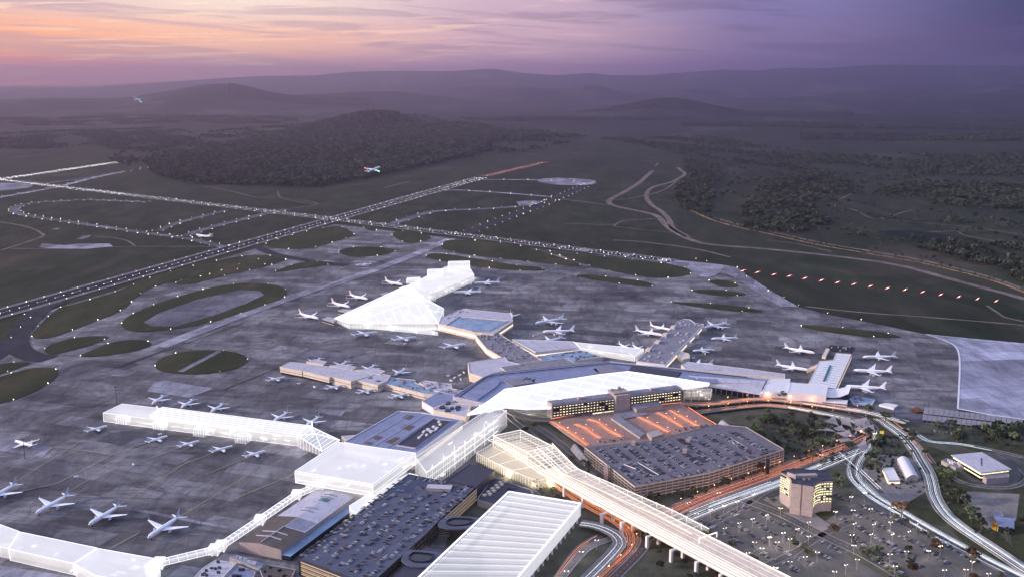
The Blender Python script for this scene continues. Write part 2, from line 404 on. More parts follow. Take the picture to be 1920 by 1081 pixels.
def sheet(name, px, z, mat, smooth=True, n=4, kind='structure'):
    z = zq(z)
    pts = at(px, z)
    if smooth: pts = closed_curve(pts, n)
    b = MB(); b.poly(ccw(pts), z); o = b.build(name, mat); return tag(o, kind=kind)
def ribbon(name, px, w, z, mat, n=6, kind='structure'):
    z = zq(z)
    b = MB(); b.strip(curve(at(px, z), n) if len(px) > 2 else at(px, z), w, z); return tag(b.build(name, mat), kind=kind)
APRON = [(-900, 1700), (-900, 900), (-250, 735), (-60, 668), (0, 650), (30, 630), (62, 590), (200, 549), (400, 490), (628, 420), (850, 447), (1000, 466), (1265, 494), (1382, 502), (1400, 519),
         (1440, 546), (1497, 575), (1552, 589), (1615, 601), (1665, 611), (1715, 622), (1735, 626), (1765, 636), (1787, 646), (1797, 660), (1800, 690), (1796, 790), (1700, 830), (1500, 1000), (1400, 1300), (1400, 1700)]
sheet('apron', APRON, .2, M_APRON, False)
sheet('new_apron', [(1735, 626), (1765, 636), (1787, 646), (1797, 660), (1800, 690), (1796, 766), (1860, 778), (1920, 786), (2300, 850), (2300, 690), (1920, 643)], .3, M_NEW, False)
b = MB(); b.strip(curve(at([(1735, 626), (1765, 636), (1787, 646), (1797, 660), (1799.5, 690), (1796, 766)], .5)), 3, .5); b.strip(at([(1735, 626), (2300, 690)], .5), 2.5, .5); b.strip(at([(1796, 766), (1860, 778), (1920, 786), (2300, 850)], .5), 5, .5)
tag(b.build('apron_edge_line', M_MARK), kind='structure')
# taxiways across the grass
for nm, px, w, mat in (
    ('taxiway', [(735, 420), (790, 402), (830, 395), (960, 388), (1040, 374)], 42, M_TAXI),
    ('taxiway', [(868, 440), (960, 404), (1020, 382), (1112, 342)], 46, M_DARK),
    ('taxiway', [(836, 357), (870, 357), (960, 363), (1032, 369)], 28, M_TAXIL),
    ('taxiway', [(900, 337), (960, 337), (1040, 338), (1100, 341)], 36, M_TAXIL),
    ('taxiway', [(275, 379), (175, 375), (112, 377), (57, 381), (30, 389), (28, 396), (50, 404), (150, 419), (275, 437), (345, 446), (420, 463)], 34, M_TAXI),
    ('taxiway', [(345, 443), (400, 425), (480, 405), (540, 392)], 38, M_TAXI),
    ('taxiway', [(296, 433), (340, 416), (425, 394)], 32, M_TAXI),
    ('taxiway', [(-60, 385), (0, 370), (100, 352), (190, 330), (255, 318), (325, 304), (352, 305)], 34, M_TAXIL),
    ('taxiway', [(-40, 347), (40, 347), (100, 342), (190, 330)], 34, M_TAXI),
    ('taxiway', [(0, 300), (60, 292), (160, 298), (230, 296)], 30, M_TAXI)):
    ribbon(nm, px, w, .3, mat)
sheet('turning_pad', [(1020, 335), (1060, 334), (1105, 337), (1118, 341), (1100, 347), (1050, 347), (1010, 341)], .34, M_TAXIL)
sheet('turning_pad', [(970, 378), (1000, 376), (1014, 379), (1000, 383), (975, 383)], .34, M_TAXIL)
sheet('turning_pad', [(-60, 345), (0, 343), (60, 346), (40, 354), (-60, 362)], .33, M_TAXIL)
# dirt tracks
TR = [([(0, 416), (50, 425), (77, 437), (75, 445), (0, 470)], 10), ([(20, 466), (90, 466), (208, 463), (250, 462), (400, 462)], 7), ([(175, 443), (215, 446), (240, 452), (253, 461)], 8),
      ([(1237, 303), (1230, 313), (1200, 341), (1170, 360), (1143, 375), (1150, 385), (1190, 394), (1230, 404), (1250, 423), (1270, 437), (1300, 451), (1340, 459), (1440, 467), (1590, 483), (1690, 498), (1765, 518), (1840, 538), (1890, 551), (1990, 580)], 26),
      ([(1237, 303), (1262, 307), (1275, 318), (1284, 326), (1262, 340), (1222, 352), (1212, 368), (1222, 384), (1240, 396), (1255, 412), (1262, 428), (1290, 444)], 22),
      ([(1100, 294), (1150, 295), (1200, 301), (1237, 303)], 22), ([(1130, 376), (1180, 372), (1240, 358), (1275, 335)], 9), ([(1050, 373), (1100, 379), (1145, 385)], 12), ([(1150, 424), (1170, 414), (1230, 410)], 8),
      ([(1150, 424), (1200, 430), (1260, 436)], 6), ([(1150, 450), (1200, 453), (1300, 466), (1370, 482)], 12), ([(1060, 419), (1130, 421), (1160, 420)], 8),
      ([(1510, 574), (1615, 585), (1740, 594), (1919, 609), (2100, 628)], 9), ([(1850, 572), (1870, 585), (1885, 594), (1919, 602)], 8),
      ([(480, 370), (560, 374), (595, 383), (550, 390)], 8), ([(520, 358), (530, 372), (590, 383)], 7), ([(290, 340), (400, 352), (480, 370)], 8), ([(640, 350), (700, 343), (765, 343)], 7), ([(720, 352), (820, 328), (900, 312)], 10), ([(700, 330), (780, 315), (850, 308), (910, 311)], 14),
      ([(1440, 560 - 110), (1500, 458), (1560, 472)], 7)]
b = MB()
for px, w in TR: b.strip(curve(at(px, .1), 6), w, .1)
tag(b.build('dirt_track', M_DIRT), kind='structure')
CREEK = [(1262, 376), (1300, 396), (1335, 412), (1385, 426), (1440, 438), (1540, 460), (1640, 477), (1715, 490), (1790, 507), (1865, 527), (1925, 549), (2020, 585)]
ribbon('creek_road', CREEK, 13, .15, M_GOLD)
ribbon('creek_track', [(x, y - 5) for x, y in CREEK[2:]], 16, .12, M_DIRT)
M_POND = plain('dark_water', (.012, .018, .014), .8, .2, .05)
sheet('pond', [(1655, 434), (1700, 432), (1750, 437), (1790, 443), (1830, 449), (1800, 452), (1730, 450), (1680, 445)], .2, M_POND)
for px in ([(1554, 384), (1580, 371), (1600, 362)], [(1554, 384), (1600, 393), (1642, 410), (1700, 396), (1712, 393)], [(1642, 410), (1700, 415), (1800, 424), (1890, 436), (1990, 450)], [(1735, 436), (1790, 433), (1810, 441), (1870, 453)], [(1400, 300 + 14), (1500, 312), (1600, 322)]):
    ribbon('field_path', px, 8, .12, M_DIRT)
for px in ([(72, 464), (80, 457), (120, 460), (150, 457), (205, 457), (212, 462), (160, 467), (90, 466)], [(144, 448), (155, 443), (172, 441), (165, 446), (152, 449)], [(95, 430), (112, 427), (108, 431)]):
    sheet('concrete_patch', px, .25, M_TAXIL, False)
# grass islands on the apron
ISL = [[(60, 631), (77, 606), (112, 577), (140, 570), (220, 546), (295, 516), (400, 490), (480, 478), (533, 485), (520, 492), (450, 504), (380, 517), (300, 534), (262, 552), (230, 580), (170, 605), (100, 631)],
       [(-400, 745), (-60, 600), (0, 603), (65, 584), (46, 605), (22, 632), (0, 648), (-100, 690)],
       [(84, 654), (100, 644), (135, 634), (175, 630), (203, 631), (190, 639), (162, 649), (130, 657), (100, 664), (86, 660)],
       [(151, 667), (170, 657), (200, 645), (230, 638), (265, 637), (284, 644), (275, 651), (250, 658), (212, 664), (175, 668)],
       [(291, 686), (300, 673), (335, 661), (390, 656), (440, 660), (464, 672), (450, 687), (410, 697), (370, 701), (325, 699), (300, 694)],
       [(228, 606), (246, 590), (300, 567), (380, 543), (440, 532), (500, 532), (534, 542), (532, 558), (490, 574), (430, 594), (350, 613), (265, 621), (236, 616)],
       [(-80, 775), (0, 756), (30, 748), (70, 731), (100, 711), (109, 697), (95, 689), (60, 690), (0, 706), (-100, 740)], [(-60, 700), (-10, 684), (30, 679), (56, 680), (30, 691), (0, 701), (-40, 715)],
       [(499, 457), (560, 438), (615, 426), (642, 426), (664, 440), (642, 449), (580, 465), (520, 466)], [(682, 427), (706, 430), (699, 434)],
       [(735, 440), (747, 434), (780, 436), (809, 445), (792, 452), (770, 456), (750, 451)], [(635, 472), (660, 464), (705, 463), (742, 470), (710, 479), (660, 481)],
       [(330, 530), (400, 512), (480, 487), (533, 485), (517, 494), (480, 504), (420, 517), (360, 532)], [(517, 508), (567, 492), (625, 492), (612, 497), (567, 503), (530, 509)],
       [(829, 459), (850, 450), (960, 458), (1060, 486), (1082, 499), (960, 487), (880, 478), (835, 468)], [(799, 480), (830, 476), (960, 496), (1005, 501), (1020, 507), (960, 506), (880, 498), (815, 487)],
       [(1031, 471), (1185, 487), (1268, 497), (1293, 507), (1290, 515), (1242, 521), (1185, 515), (1115, 501), (1057, 481)], [(1080, 517), (1100, 515), (1147, 520), (1205, 527), (1227, 535), (1205, 537), (1150, 530), (1100, 522)],
       [(1330, 526), (1365, 526), (1385, 537), (1350, 537)], [(1297, 545), (1337, 543), (1393, 549), (1389, 554), (1337, 553)], [(1258, 566), (1316, 568), (1389, 575), (1431, 584), (1379, 583), (1306, 575)],
       [(1502, 611), (1527, 610), (1640, 621), (1690, 632), (1615, 630), (1540, 620)]]
for k, px in enumerate(ISL): sheet('grass_island', px, .45, M_GRASS, True, 4)
sheet('stand_in_grass', [(270, 604), (300, 586), (370, 562), (450, 544), (488, 546), (495, 553), (460, 570), (400, 592), (330, 612), (285, 612)], .6, M_TAXI, False)
ribbon('island_path', [(338, 697), (412, 658)], 12, .6, M_TAXI)
ribbon('island_path', [(88, 462 + 190), (200, 640)], 5, .3, M_TAXI)
# darker taxiway from the long runway towards the apron, pale strip beside it
ribbon('link_taxiway', [(110, 565), (80, 578), (52, 603), (32, 632), (36, 655), (62, 668), (92, 672)], 48, .5, M_DARK)
ribbon('link_taxiway', [(-80, 700), (-20, 672), (10, 650), (32, 632)], 44, .5, M_DARK)
ribbon('link_taxiway', [(480, 462), (520, 478), (600, 492), (650, 497)], 36, .42, M_DARK)
ribbon('parallel_taxiway', [(845, 448), (760, 484), (640, 528), (566, 551), (420, 603), (300, 650)], 36, .42, M_TAXIL)
sheet('runway_end_pad', [(1235, 487), (1300, 491), (1378, 501), (1400, 519), (1380, 520), (1352, 512), (1330, 520), (1305, 516), (1290, 504), (1255, 495)], .5, M_TAXIL, True)
ribbon('link_taxiway', [(1368, 505), (1395, 522), (1430, 545), (1480, 575)], 44, .42, M_TAXIL)
# pale and dark patches of newer slabs
for px, mt in (([(290, 716), (310, 713), (400, 728), (355, 745), (275, 733)], M_TAXIL), ([(205, 812), (290, 800), (330, 815), (250, 838), (180, 826)], M_TAXI), ([(0, 820), (100, 838), (80, 856), (0, 845)], M_TAXIL),
               ([(600, 765), (648, 770), (640, 780), (590, 772)], M_TAXIL), ([(610, 690), (668, 665), (590, 655), (530, 668)], M_TAXI), ([(230, 953 + 0), (440, 995), (444, 990), (236, 948)], M_TAXIL),
               ([(115, 919), (133, 915), (128, 921)], M_TAXIL), ([(0, 1060), (200, 1090), (300, 1120), (0, 1140)], M_TAXIL), ([(1700, 590 + 180), (1796, 786), (1790, 795), (1640, 775)], M_TAXI)):
    sheet('slab_patch', px, .3, mt, False)
# drains and faded stand lines
b = MB()
for px in ([(230, 684), (310, 655)], [(660, 497 + 30), (720, 512)], [(583, 551), (640, 528)], [(205, 694), (460, 640 - 36)], [(420, 730), (520, 690)]): b.strip(at(px, .5), 2.2, .52)
tag(b.build('drain', plain('drain_grating', (.02, .02, .025), .8)), kind='structure')
b = MB()
for px in ([(110, 905), (190, 863), (203, 856), (197, 850), (100, 838)], [(0, 930), (110, 905)], [(440, 935), (560, 885)], [(195, 1035), (262, 998)]): b.strip(curve(at(px, .5), 6), 1.1, .54)
for y0, x0 in ((1007, 277), (982, 166), (961, 67), (940, -30)): b.strip([G(x0, y0, 0), G(x0 + 190, y0 - 118, 0)], .8, .54)
for x0, y0, x1, y1 in ((314, 816, 200, 857), (374, 825, 262, 867), (436, 835, 324, 879), (499, 844, 385, 890), (1616, 667, 1720, 669), (1599, 692, 1720, 698), (1584, 721, 1720, 728), (1528, 661, 1420, 642), (1516, 691, 1405, 676), (1004, 605, 1110, 590), (1017, 620, 1130, 616), (710, 619, 600, 640), (782, 629, 690, 650)):
    b.strip([G(x0, y0, 0), G(x1, y1, 0)], .8, .54)
tag(b.build('stand_line', M_YEL), kind='structure')
b = MB()
for k in range(26):                                   # service road round the apron: white dashes
    p = lerp(G(560, 735), G(1120, 560), k / 26); 
for px in ([(520, 640), (900, 520 + 30)],): pass
# runways
RA = [(-260, 661), (902, 333)]; RB = [(-60, 330), (628, 411), (1262, 490)]; RC = [(-60, 345), (262, 298.5)]
def runway(px, w, label):
    ln = at(px, .6)
    b = MB(); b.strip(ln, w + 26, .55); sh = tag(b.build('runway_shoulder', M_SHO), kind='structure')
    b = MB(); b.strip(ln, w, .62); tag(b.build('runway', M_RUN), kind='structure')
    b = MB(); L_ = (ln[-1] - ln[0]).length
    for q in resample([ln[0], ln[-1]] if len(ln) == 2 else ln, 60):
        pass
    P = resample(ln, 60)
    for a_, c_ in zip(P, P[1:]): b.strip([a_, lerp(a_, c_, .5)], 1.1, .68)
    for s in (-1, 1):
        o_ = offset(smooth_line(ln), s * (w / 2 - 2)); b.strip(o_, 1.0, .68)
    e = ln[-1]; d = (ln[-1] - ln[-2]).normalized(); nrm = Vector((-d.y, d.x, 0))
    for k in range(12):
        if k in (5, 6) and False: continue
        c0 = e - d * 15 + nrm * ((k - 5.5) * w / 13); b.strip([c0, c0 - d * 30], 1.9, .68)
    for dd in (150, 300, 400):
        for s in (-1, 1): c0 = e - d * dd + nrm * s * w * .22; b.strip([c0, c0 - d * (45 if dd == 300 else 22)], 6 if dd == 300 else 3, .68)
    tag(b.build('runway_markings', M_MARK), kind='structure')
# the long dark runway lies over the crossing one
ln = at(RB, .6); runway(RB, 46, ''); 
for o in list(COL.objects):
    if o.name.startswith('runway') and o.type == 'MESH' and not o.name.startswith('runway_end'): o.location.z -= .04
runway(RA, 60, ''); runway(RC, 56, '')

# ---- lights
for o in list(COL.objects):
    if o.get('kind') == 'structure' and o.name.split('.')[0] not in ('ground', 'apron'): o.scale.z = 3; o.location.z = o.location.z * 3 - .2
M_WL = glow('lamp_white', (1.0, .97, .88), 11, vary=.7); M_WC = glow('lamp_cool', (.95, .98, 1.0), 12, vary=.5); M_YL = glow('lamp_yellow', (1.0, .90, .62), 9, vary=.75); M_RL = glow('lamp_red', (1.0, .07, .04), 3); M_WB = glow('approach_white', (1, .97, .92), 4); M_PL = glow('lamp_pale', (1, .86, .8), 12)
M_POST = plain('lamp_post_metal', (.3, .3, .32), .5)
def lamp_mesh(name, r, hgt, mat):
    me = bpy.data.meshes.new(name); bm = bmesh.new(); bmesh.ops.create_icosphere(bm, subdivisions=1, radius=r)
    for v in bm.verts: v.co.z = v.co.z * .8 + hgt + r * .6
    for f in bm.faces: f.material_index = 0
    q = bmesh.ops.create_cone(bm, segments=6, radius1=r * .6, radius2=r * .3, depth=hgt + r * .2, cap_ends=True)
    for v in q['verts']: v.co.z += (hgt + r * .2) / 2
    for v in q['verts']:
        for f in v.link_faces: f.material_index = 1
    bm.to_mesh(me); bm.free(); me.materials.append(mat); me.materials.append(M_POST); return me
LM = {}
SPEC = {'c': ('runway_centre_light', 'small white light set in the runway centreline', 'runway light', 'runway centreline lights', M_WC, .42, .2),
        'e': ('runway_edge_light', 'small warm white light on the runway edge', 'runway light', 'runway edge lights', M_WL, .50, .5),
        't': ('taxiway_light', 'small warm light on the kerb of a taxiway or grass island', 'taxiway light', 'taxiway edge lights', M_YL, .60, .5)}
LP = {'c': [], 'e': [], 't': []}
def lights_on(px, kind, step, off=0.0, n=6, closed=False, cut=None):
    ln = curve(at(px, .7), n) if len(px) > 2 else at(px, .7)
    ln = smooth_line(ln)
    if off: ln = [Vector(p) for p in offset(ln, off)]
    for p in resample(ln, step): LP[kind].append((p[0], p[1], .7))
for px, w, st in ((RA, 60, 30), (RB, 46, 15), (RC, 56, 30)):
    lights_on(px, 'c', st, 0); lights_on(px, 'e', 60 if st == 30 else 62, w / 2 + 4); lights_on(px, 'e', 60 if st == 30 else 62, -w / 2 - 4)
lights_on(RC, 'e', 34, 14); lights_on(RC, 'e', 34, -14)
for px, st, w in (([(735, 420), (790, 402), (830, 395), (960, 388), (1040, 374)], 105, 26), ([(868, 440), (960, 404), (1020, 382), (1112, 342)], 85, 30), ([(836, 357), (870, 357), (960, 363), (1032, 369)], 120, 20),
                  ([(900, 337), (960, 337), (1040, 338), (1100, 341)], 130, 22), ([(275, 379), (175, 375), (112, 377), (57, 381), (30, 389), (28, 396), (50, 404), (150, 419), (275, 437), (345, 446), (420, 463)], 62, 21),
                  ([(345, 443), (400, 425), (480, 405), (540, 392)], 90, 24), ([(296, 433), (340, 416), (425, 394)], 90, 20), ([(-60, 385), (0, 370), (100, 352), (190, 330), (255, 318), (325, 304), (352, 305)], 120, 22)):
    lights_on(px, 't', st, w); lights_on(px, 't', st, -w)
for px in ISL[:8] + ISL[8:]:
    c_ = closed_curve(at(px, .7), 6); P = resample(c_ + [c_[0]], 96)
    for p in P[:-1]:
        if p.y > 600: LP['t'].append((p.x, p.y, .7))
for x, y in ((1382, 502), (1400, 519), (1440, 546), (1470, 558), (1497, 573), (1552, 588), (1615, 600), (1305, 486), (1325, 490)): p = G(x, y); LP['t'].append((p.x, p.y, .7))
for k, (nm, lab, cat, grp, mt, r_, hg) in SPEC.items():
    me = lamp_mesh(nm, r_, hg, mt)
    P = sorted({(round(x), round(y)) for x, y, z in LP[k] if y > 500 and abs(x) < .56 * y + 60}, key=lambda p: p[0] ** 2 + p[1] ** 2)
    base = None
    for x, y in P[:300]:
        o = bpy.data.objects.new(nm, me); COL.objects.link(o); o.location = (x, y, 1.5)
        s_ = max(1.0, math.hypot(x, y) / 2600) ** .5; o.scale = (s_,) * 3
        tag(o, lab, cat, grp)
    if len(P) > 300:
        b = MB(); vs = [tuple(v.co) for v in me.vertices]; fs = [(tuple(p.vertices), p.material_index) for p in me.polygons]
        for x, y in P[300:]:
            s_ = max(1.0, math.hypot(x, y) / 2600) ** .5; o_ = len(b.v)
            b.v += [(vx * s_ + x, vy * s_ + y, vz * s_ + 1.5) for vx, vy, vz in vs]; b.f += [tuple(i + o_ for i in f) for f, _ in fs]; b.m += [mi for _, mi in fs]
        tag(b.build('distant_' + nm + 's', [mt, M_POST]), kind='stuff')
# approach lights: red and white bars east of the crossing runway
BARS = [(1393, 508), (1420, 511), (1451, 515), (1480, 518), (1509, 522), (1540, 526), (1570, 530), (1601, 533), (1632, 537), (1664, 541), (1697, 544), (1730, 548), (1764, 553), (1798, 557), (1833, 561), (1868, 565)]
d_run = (G(*RB[2]) - G(*RB[1])).normalized(); nrm = Vector((-d_run.y, d_run.x, 0)); rz_bar = math.atan2(nrm.y, nrm.x)
me_ends = {}
def approach_bar(i, p, n_red, n_white, sp, r_, label, grp, name='approach_light_bar'):
    e = empty(name, p, rz_bar); tag(e, label, 'approach lights', grp)
    w = MB(); w.box((0, 0, 1.2), (sp * (n_white + 2 * n_red - 1) + 1, .5, .3))
    for k in (-1, 0, 1): w.box((k * sp * (n_white + 2 * n_red - 1) / 2, 0, .55), (.4, .4, 1.1))
    child(w.build('bar', M_POST), e)
    tot = n_white + 2 * n_red
    for nm, mt, sel in (('white_lamps', M_WB, lambda k: n_red <= k < n_red + n_white), ('red_lamps', M_RL, lambda k: not (n_red <= k < n_red + n_white))):
        w = MB()
        for k in range(tot):
            if sel(k):
                x = (k - (tot - 1) / 2) * sp
                w.tube([(x, 0, 1.35), (x, 0, 1.35 + r_ * 1.6)], [r_, r_ * .7], 6)
        child(w.build(nm, mt), e)
ORD = ['first', 'second', 'third', 'fourth', 'fifth', 'sixth', 'seventh', 'eighth', 'ninth', 'tenth', 'eleventh', 'twelfth', 'thirteenth', 'fourteenth', 'fifteenth', 'sixteenth', 'seventeenth', 'eighteenth', 'nineteenth', 'twentieth']
for i, (x, y) in enumerate(BARS):
    approach_bar(i, G(x, y), 4, 5, 2.9, .5, ORD[i] + ' red and white approach light bar counted from the end of the crossing runway', 'approach light bars on the eastern grass')
dA = (G(902, 333) - G(628, 411)).normalized(); nA = Vector((-dA.y, dA.x, 0)); rz_bar = math.atan2(nA.y, nA.x)
P0, P1 = G(912, 330), G(1020, 304.5)
for i in range(20):
    approach_bar(i, lerp(P0, P1, i / 19), 3, 3, 9, .6, ORD[i] + ' row of red and white lights beyond the north end of the long runway', 'approach light rows beyond the long runway')
# ================================================================== BUILDING MATERIALS
M_RL = plain('pale_roof_membrane', (.50, .48, .53), .7, .12, .06, dirt=(.22, .21, .26))
M_RB = plain('blue_grey_roof', (.21, .24, .36), .55, .2, .05, dirt=(.12, .13, .20))
M_RC = plain('court_roof_blue', (.20, .30, .42), .5, .3, .04, dirt=(.45, .5, .58))
M_RG = plain('grey_roof', (.24, .23, .26), .75, .2, .06, dirt=(.10, .10, .12))
M_RD = plain('dark_roof', (.040, .043, .065), .6, .25, .08, dirt=(.02, .02, .03))
M_RBR = plain('brown_metal_roof', (.11, .085, .072), .6, .3, .05, dirt=(.05, .04, .035))
M_CR = plain('cream_wall', (.74, .63, .50), .7, .12, .1, dirt=(.4, .34, .28))
M_WH = plain('white_wall', (.76, .74, .74), .6, .06, .1)
M_CON = plain('grey_concrete_wall', (.40, .365, .35), .8, .15, .1, dirt=(.2, .18, .17))
M_CONP = plain('pink_grey_panel', (.42, .345, .32), .8, .1, .12, dirt=(.25, .2, .19))
M_STEEL = plain('steel', (.35, .36, .38), .4, .1, .3)
M_GD = plain('dark_glass', (.02, .025, .035), .12, .2, .3)
M_LITW = glow('lit_window_warm', (1.0, .88, .55), .85, vary=.6); M_LITY = glow('lit_window_yellow', (1.0, .90, .50), .85, vary=.6); M_LITC = glow('facade_wash_glow', (1.0, .82, .58), .75, True)  # facade bands: lit windows whose glow also stands for floodlight wash
M_CEIL = glow('ceiling_light', (1.0, .82, .58), 2.2, True)
M_GREEN = plain('green_skylight', (.01, .14, .12), .3, .2, .2)
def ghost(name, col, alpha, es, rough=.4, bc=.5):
    """translucent white skin, its inner light given as emission"""
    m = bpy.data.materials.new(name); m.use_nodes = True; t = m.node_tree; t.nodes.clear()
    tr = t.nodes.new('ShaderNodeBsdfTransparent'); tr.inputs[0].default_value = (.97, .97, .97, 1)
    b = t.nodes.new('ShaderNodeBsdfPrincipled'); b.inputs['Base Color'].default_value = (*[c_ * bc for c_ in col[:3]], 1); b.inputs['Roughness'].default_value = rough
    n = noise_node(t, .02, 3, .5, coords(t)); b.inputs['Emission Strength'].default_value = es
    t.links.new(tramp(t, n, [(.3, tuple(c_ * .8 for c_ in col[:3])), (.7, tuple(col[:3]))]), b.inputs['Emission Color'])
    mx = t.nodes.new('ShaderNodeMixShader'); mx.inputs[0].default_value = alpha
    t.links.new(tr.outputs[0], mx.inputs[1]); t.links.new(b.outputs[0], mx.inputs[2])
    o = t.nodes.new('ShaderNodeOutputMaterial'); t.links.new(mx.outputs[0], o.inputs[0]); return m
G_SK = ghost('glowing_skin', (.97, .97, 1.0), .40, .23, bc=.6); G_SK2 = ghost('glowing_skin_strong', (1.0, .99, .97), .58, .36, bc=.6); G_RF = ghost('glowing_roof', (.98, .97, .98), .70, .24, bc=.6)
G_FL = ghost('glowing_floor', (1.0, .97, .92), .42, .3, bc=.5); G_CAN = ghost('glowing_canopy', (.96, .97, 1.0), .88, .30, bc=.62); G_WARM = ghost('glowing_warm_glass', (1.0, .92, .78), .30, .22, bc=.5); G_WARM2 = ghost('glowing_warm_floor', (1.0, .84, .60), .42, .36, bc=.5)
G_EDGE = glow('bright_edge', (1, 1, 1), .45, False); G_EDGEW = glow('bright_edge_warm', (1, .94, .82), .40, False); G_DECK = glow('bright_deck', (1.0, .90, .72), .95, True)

G_IN = glow('interior_glow', (1, .97, .90), .6, False)
def frame_prism(b, pts, z0, z1, w, verticals=None, m=0):
    w *= .5
    pts = ccw(pts); n = len(pts)
    for z in (z0, z1):
        for i in range(n): b.bar((*pts[i][:2], z), (*pts[(i + 1) % n][:2], z), w, m=m)
    for p in pts: b.bar((*p[:2], z0), (*p[:2], z1), w, m=m)
def mullions(b, pts, z0, z1, step, w, m=0, edges=None):
    w *= .7
    pts = ccw(pts); n = len(pts)
    for i in range(n):
        a, c_ = Vector((*pts[i][:2], 0)), Vector((*pts[(i + 1) % n][:2], 0)); k = max(1, int((c_ - a).length / step))
        for j in range(1, k): p = lerp(a, c_, j / k); b.bar((p.x, p.y, z0), (p.x, p.y, z1), w, m=m)
def scenter(pts): return Vector((sum(p[0] for p in pts) / len(pts), sum(p[1] for p in pts) / len(pts), 0))
def thing(name, label, cat, pts, group=None):
    c_ = scenter(pts); e = empty(name, (c_.x, c_.y, 0)); tag(e, label, cat, group); return e
def part(b, name, mat, e, kind=None, smooth=False, label=None):
    o = b.build(name, mat, None, smooth=smooth, loc=tuple(e.matrix_world.translation) if False else tuple(e.location)); o.location = (0, 0, 0); o.parent = e
    if kind or name in STUFFY: tag(o, kind='stuff')
    if label: tag(o, label)
    return o
def sub(b, name, mat, p):
    loc = tuple(p.parent.location); o = b.build(name, mat, None, loc=loc); o.location = (0, 0, 0); o.parent = p
    if name in STUFFY: tag(o, kind='stuff')
    return o
STUFFY = {'rooftop_plant', 'mullions', 'seams', 'plant_box'}
def ghost_block(name, label, cat, px, h0, h1, floors=(), skin=None, roof=None, edge=None, w=.7, mull=9, hatch=None, warm=False, pts=None):
    pts = ccw(pts or at(px, h1)); pts = [Vector((p[0], p[1], 0)) for p in pts]; e = thing(name, label, cat, pts)
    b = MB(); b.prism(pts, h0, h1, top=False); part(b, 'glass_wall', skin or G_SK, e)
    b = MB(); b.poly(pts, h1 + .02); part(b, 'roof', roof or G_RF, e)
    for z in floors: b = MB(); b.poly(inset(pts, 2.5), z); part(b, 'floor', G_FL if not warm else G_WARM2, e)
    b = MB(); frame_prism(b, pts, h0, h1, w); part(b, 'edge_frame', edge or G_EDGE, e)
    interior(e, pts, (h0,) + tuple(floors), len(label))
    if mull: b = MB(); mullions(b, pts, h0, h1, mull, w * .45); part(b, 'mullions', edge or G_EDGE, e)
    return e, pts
def point_light(par, loc, power, col=(1, .96, .90), size=1.0):  # bare point light without a fitting of its own
    l = bpy.data.lights.new('lamp', 'POINT'); l.energy = power; l.color = col; l.shadow_soft_size = size; o = bpy.data.objects.new('lamp', l); COL.objects.link(o); o.location = (loc[0] - par.location.x, loc[1] - par.location.y, loc[2]) if par else loc; o.parent = par; return o
def interior(e, pts, zs, seed, warm=False, dens=900):
    r = random.Random(seed); xs = [p[0] for p in pts]; ys = [p[1] for p in pts]; ar = abs(sum(pts[i][0] * pts[i - 1][1] - pts[i - 1][0] * pts[i][1] for i in range(len(pts)))) / 2; n = int(min(70, max(6, ar / dens))); q = inset(pts, 4); a = math.atan2(pts[1][1] - pts[0][1], pts[1][0] - pts[0][0]); b = MB(); k = 0; tr = 0
    while k < n and tr < 4000:
        tr += 1; x, y = r.uniform(min(xs), max(xs)), r.uniform(min(ys), max(ys))
        if inside(x, y, q): b.box((x, y, r.choice(zs) + r.uniform(.5, 2.5)), (r.uniform(3, 14), r.uniform(1.5, 5), r.uniform(.4, 2.2)), a); k += 1
    tag(part(b, 'interior_glow_boxes', G_IN, e), kind='stuff')  # random glowing boxes added to show bright patches through the skin
def units(b, pts, z, n, seed, smin=3, smax=9, m=0, hh=(1.5, 3)):
    """rooftop plant scattered on a roof polygon"""
    r = random.Random(seed); xs = [p[0] for p in pts]; ys = [p[1] for p in pts]; k = 0; tries = 0
    a = math.atan2(pts[1][1] - pts[0][1], pts[1][0] - pts[0][0])
    while k < n and tries < n * 40:
        tries += 1; x, y = r.uniform(min(xs), max(xs)), r.uniform(min(ys), max(ys))
        if not inside(x, y, pts): continue
        h_ = r.uniform(*hh); b.box((x, y, z + h_ / 2), (r.uniform(smin, smax), r.uniform(smin, smax) * .6, h_), a, m, bottom=False); k += 1
def inside(x, y, pts):
    c_ = False; n = len(pts)
    for i in range(n):
        x1, y1, x2, y2 = pts[i][0], pts[i][1], pts[i - 1][0], pts[i - 1][1]
        if (y1 > y) != (y2 > y) and x < (x2 - x1) * (y - y1) / (y2 - y1) + x1: c_ = not c_
    return c_
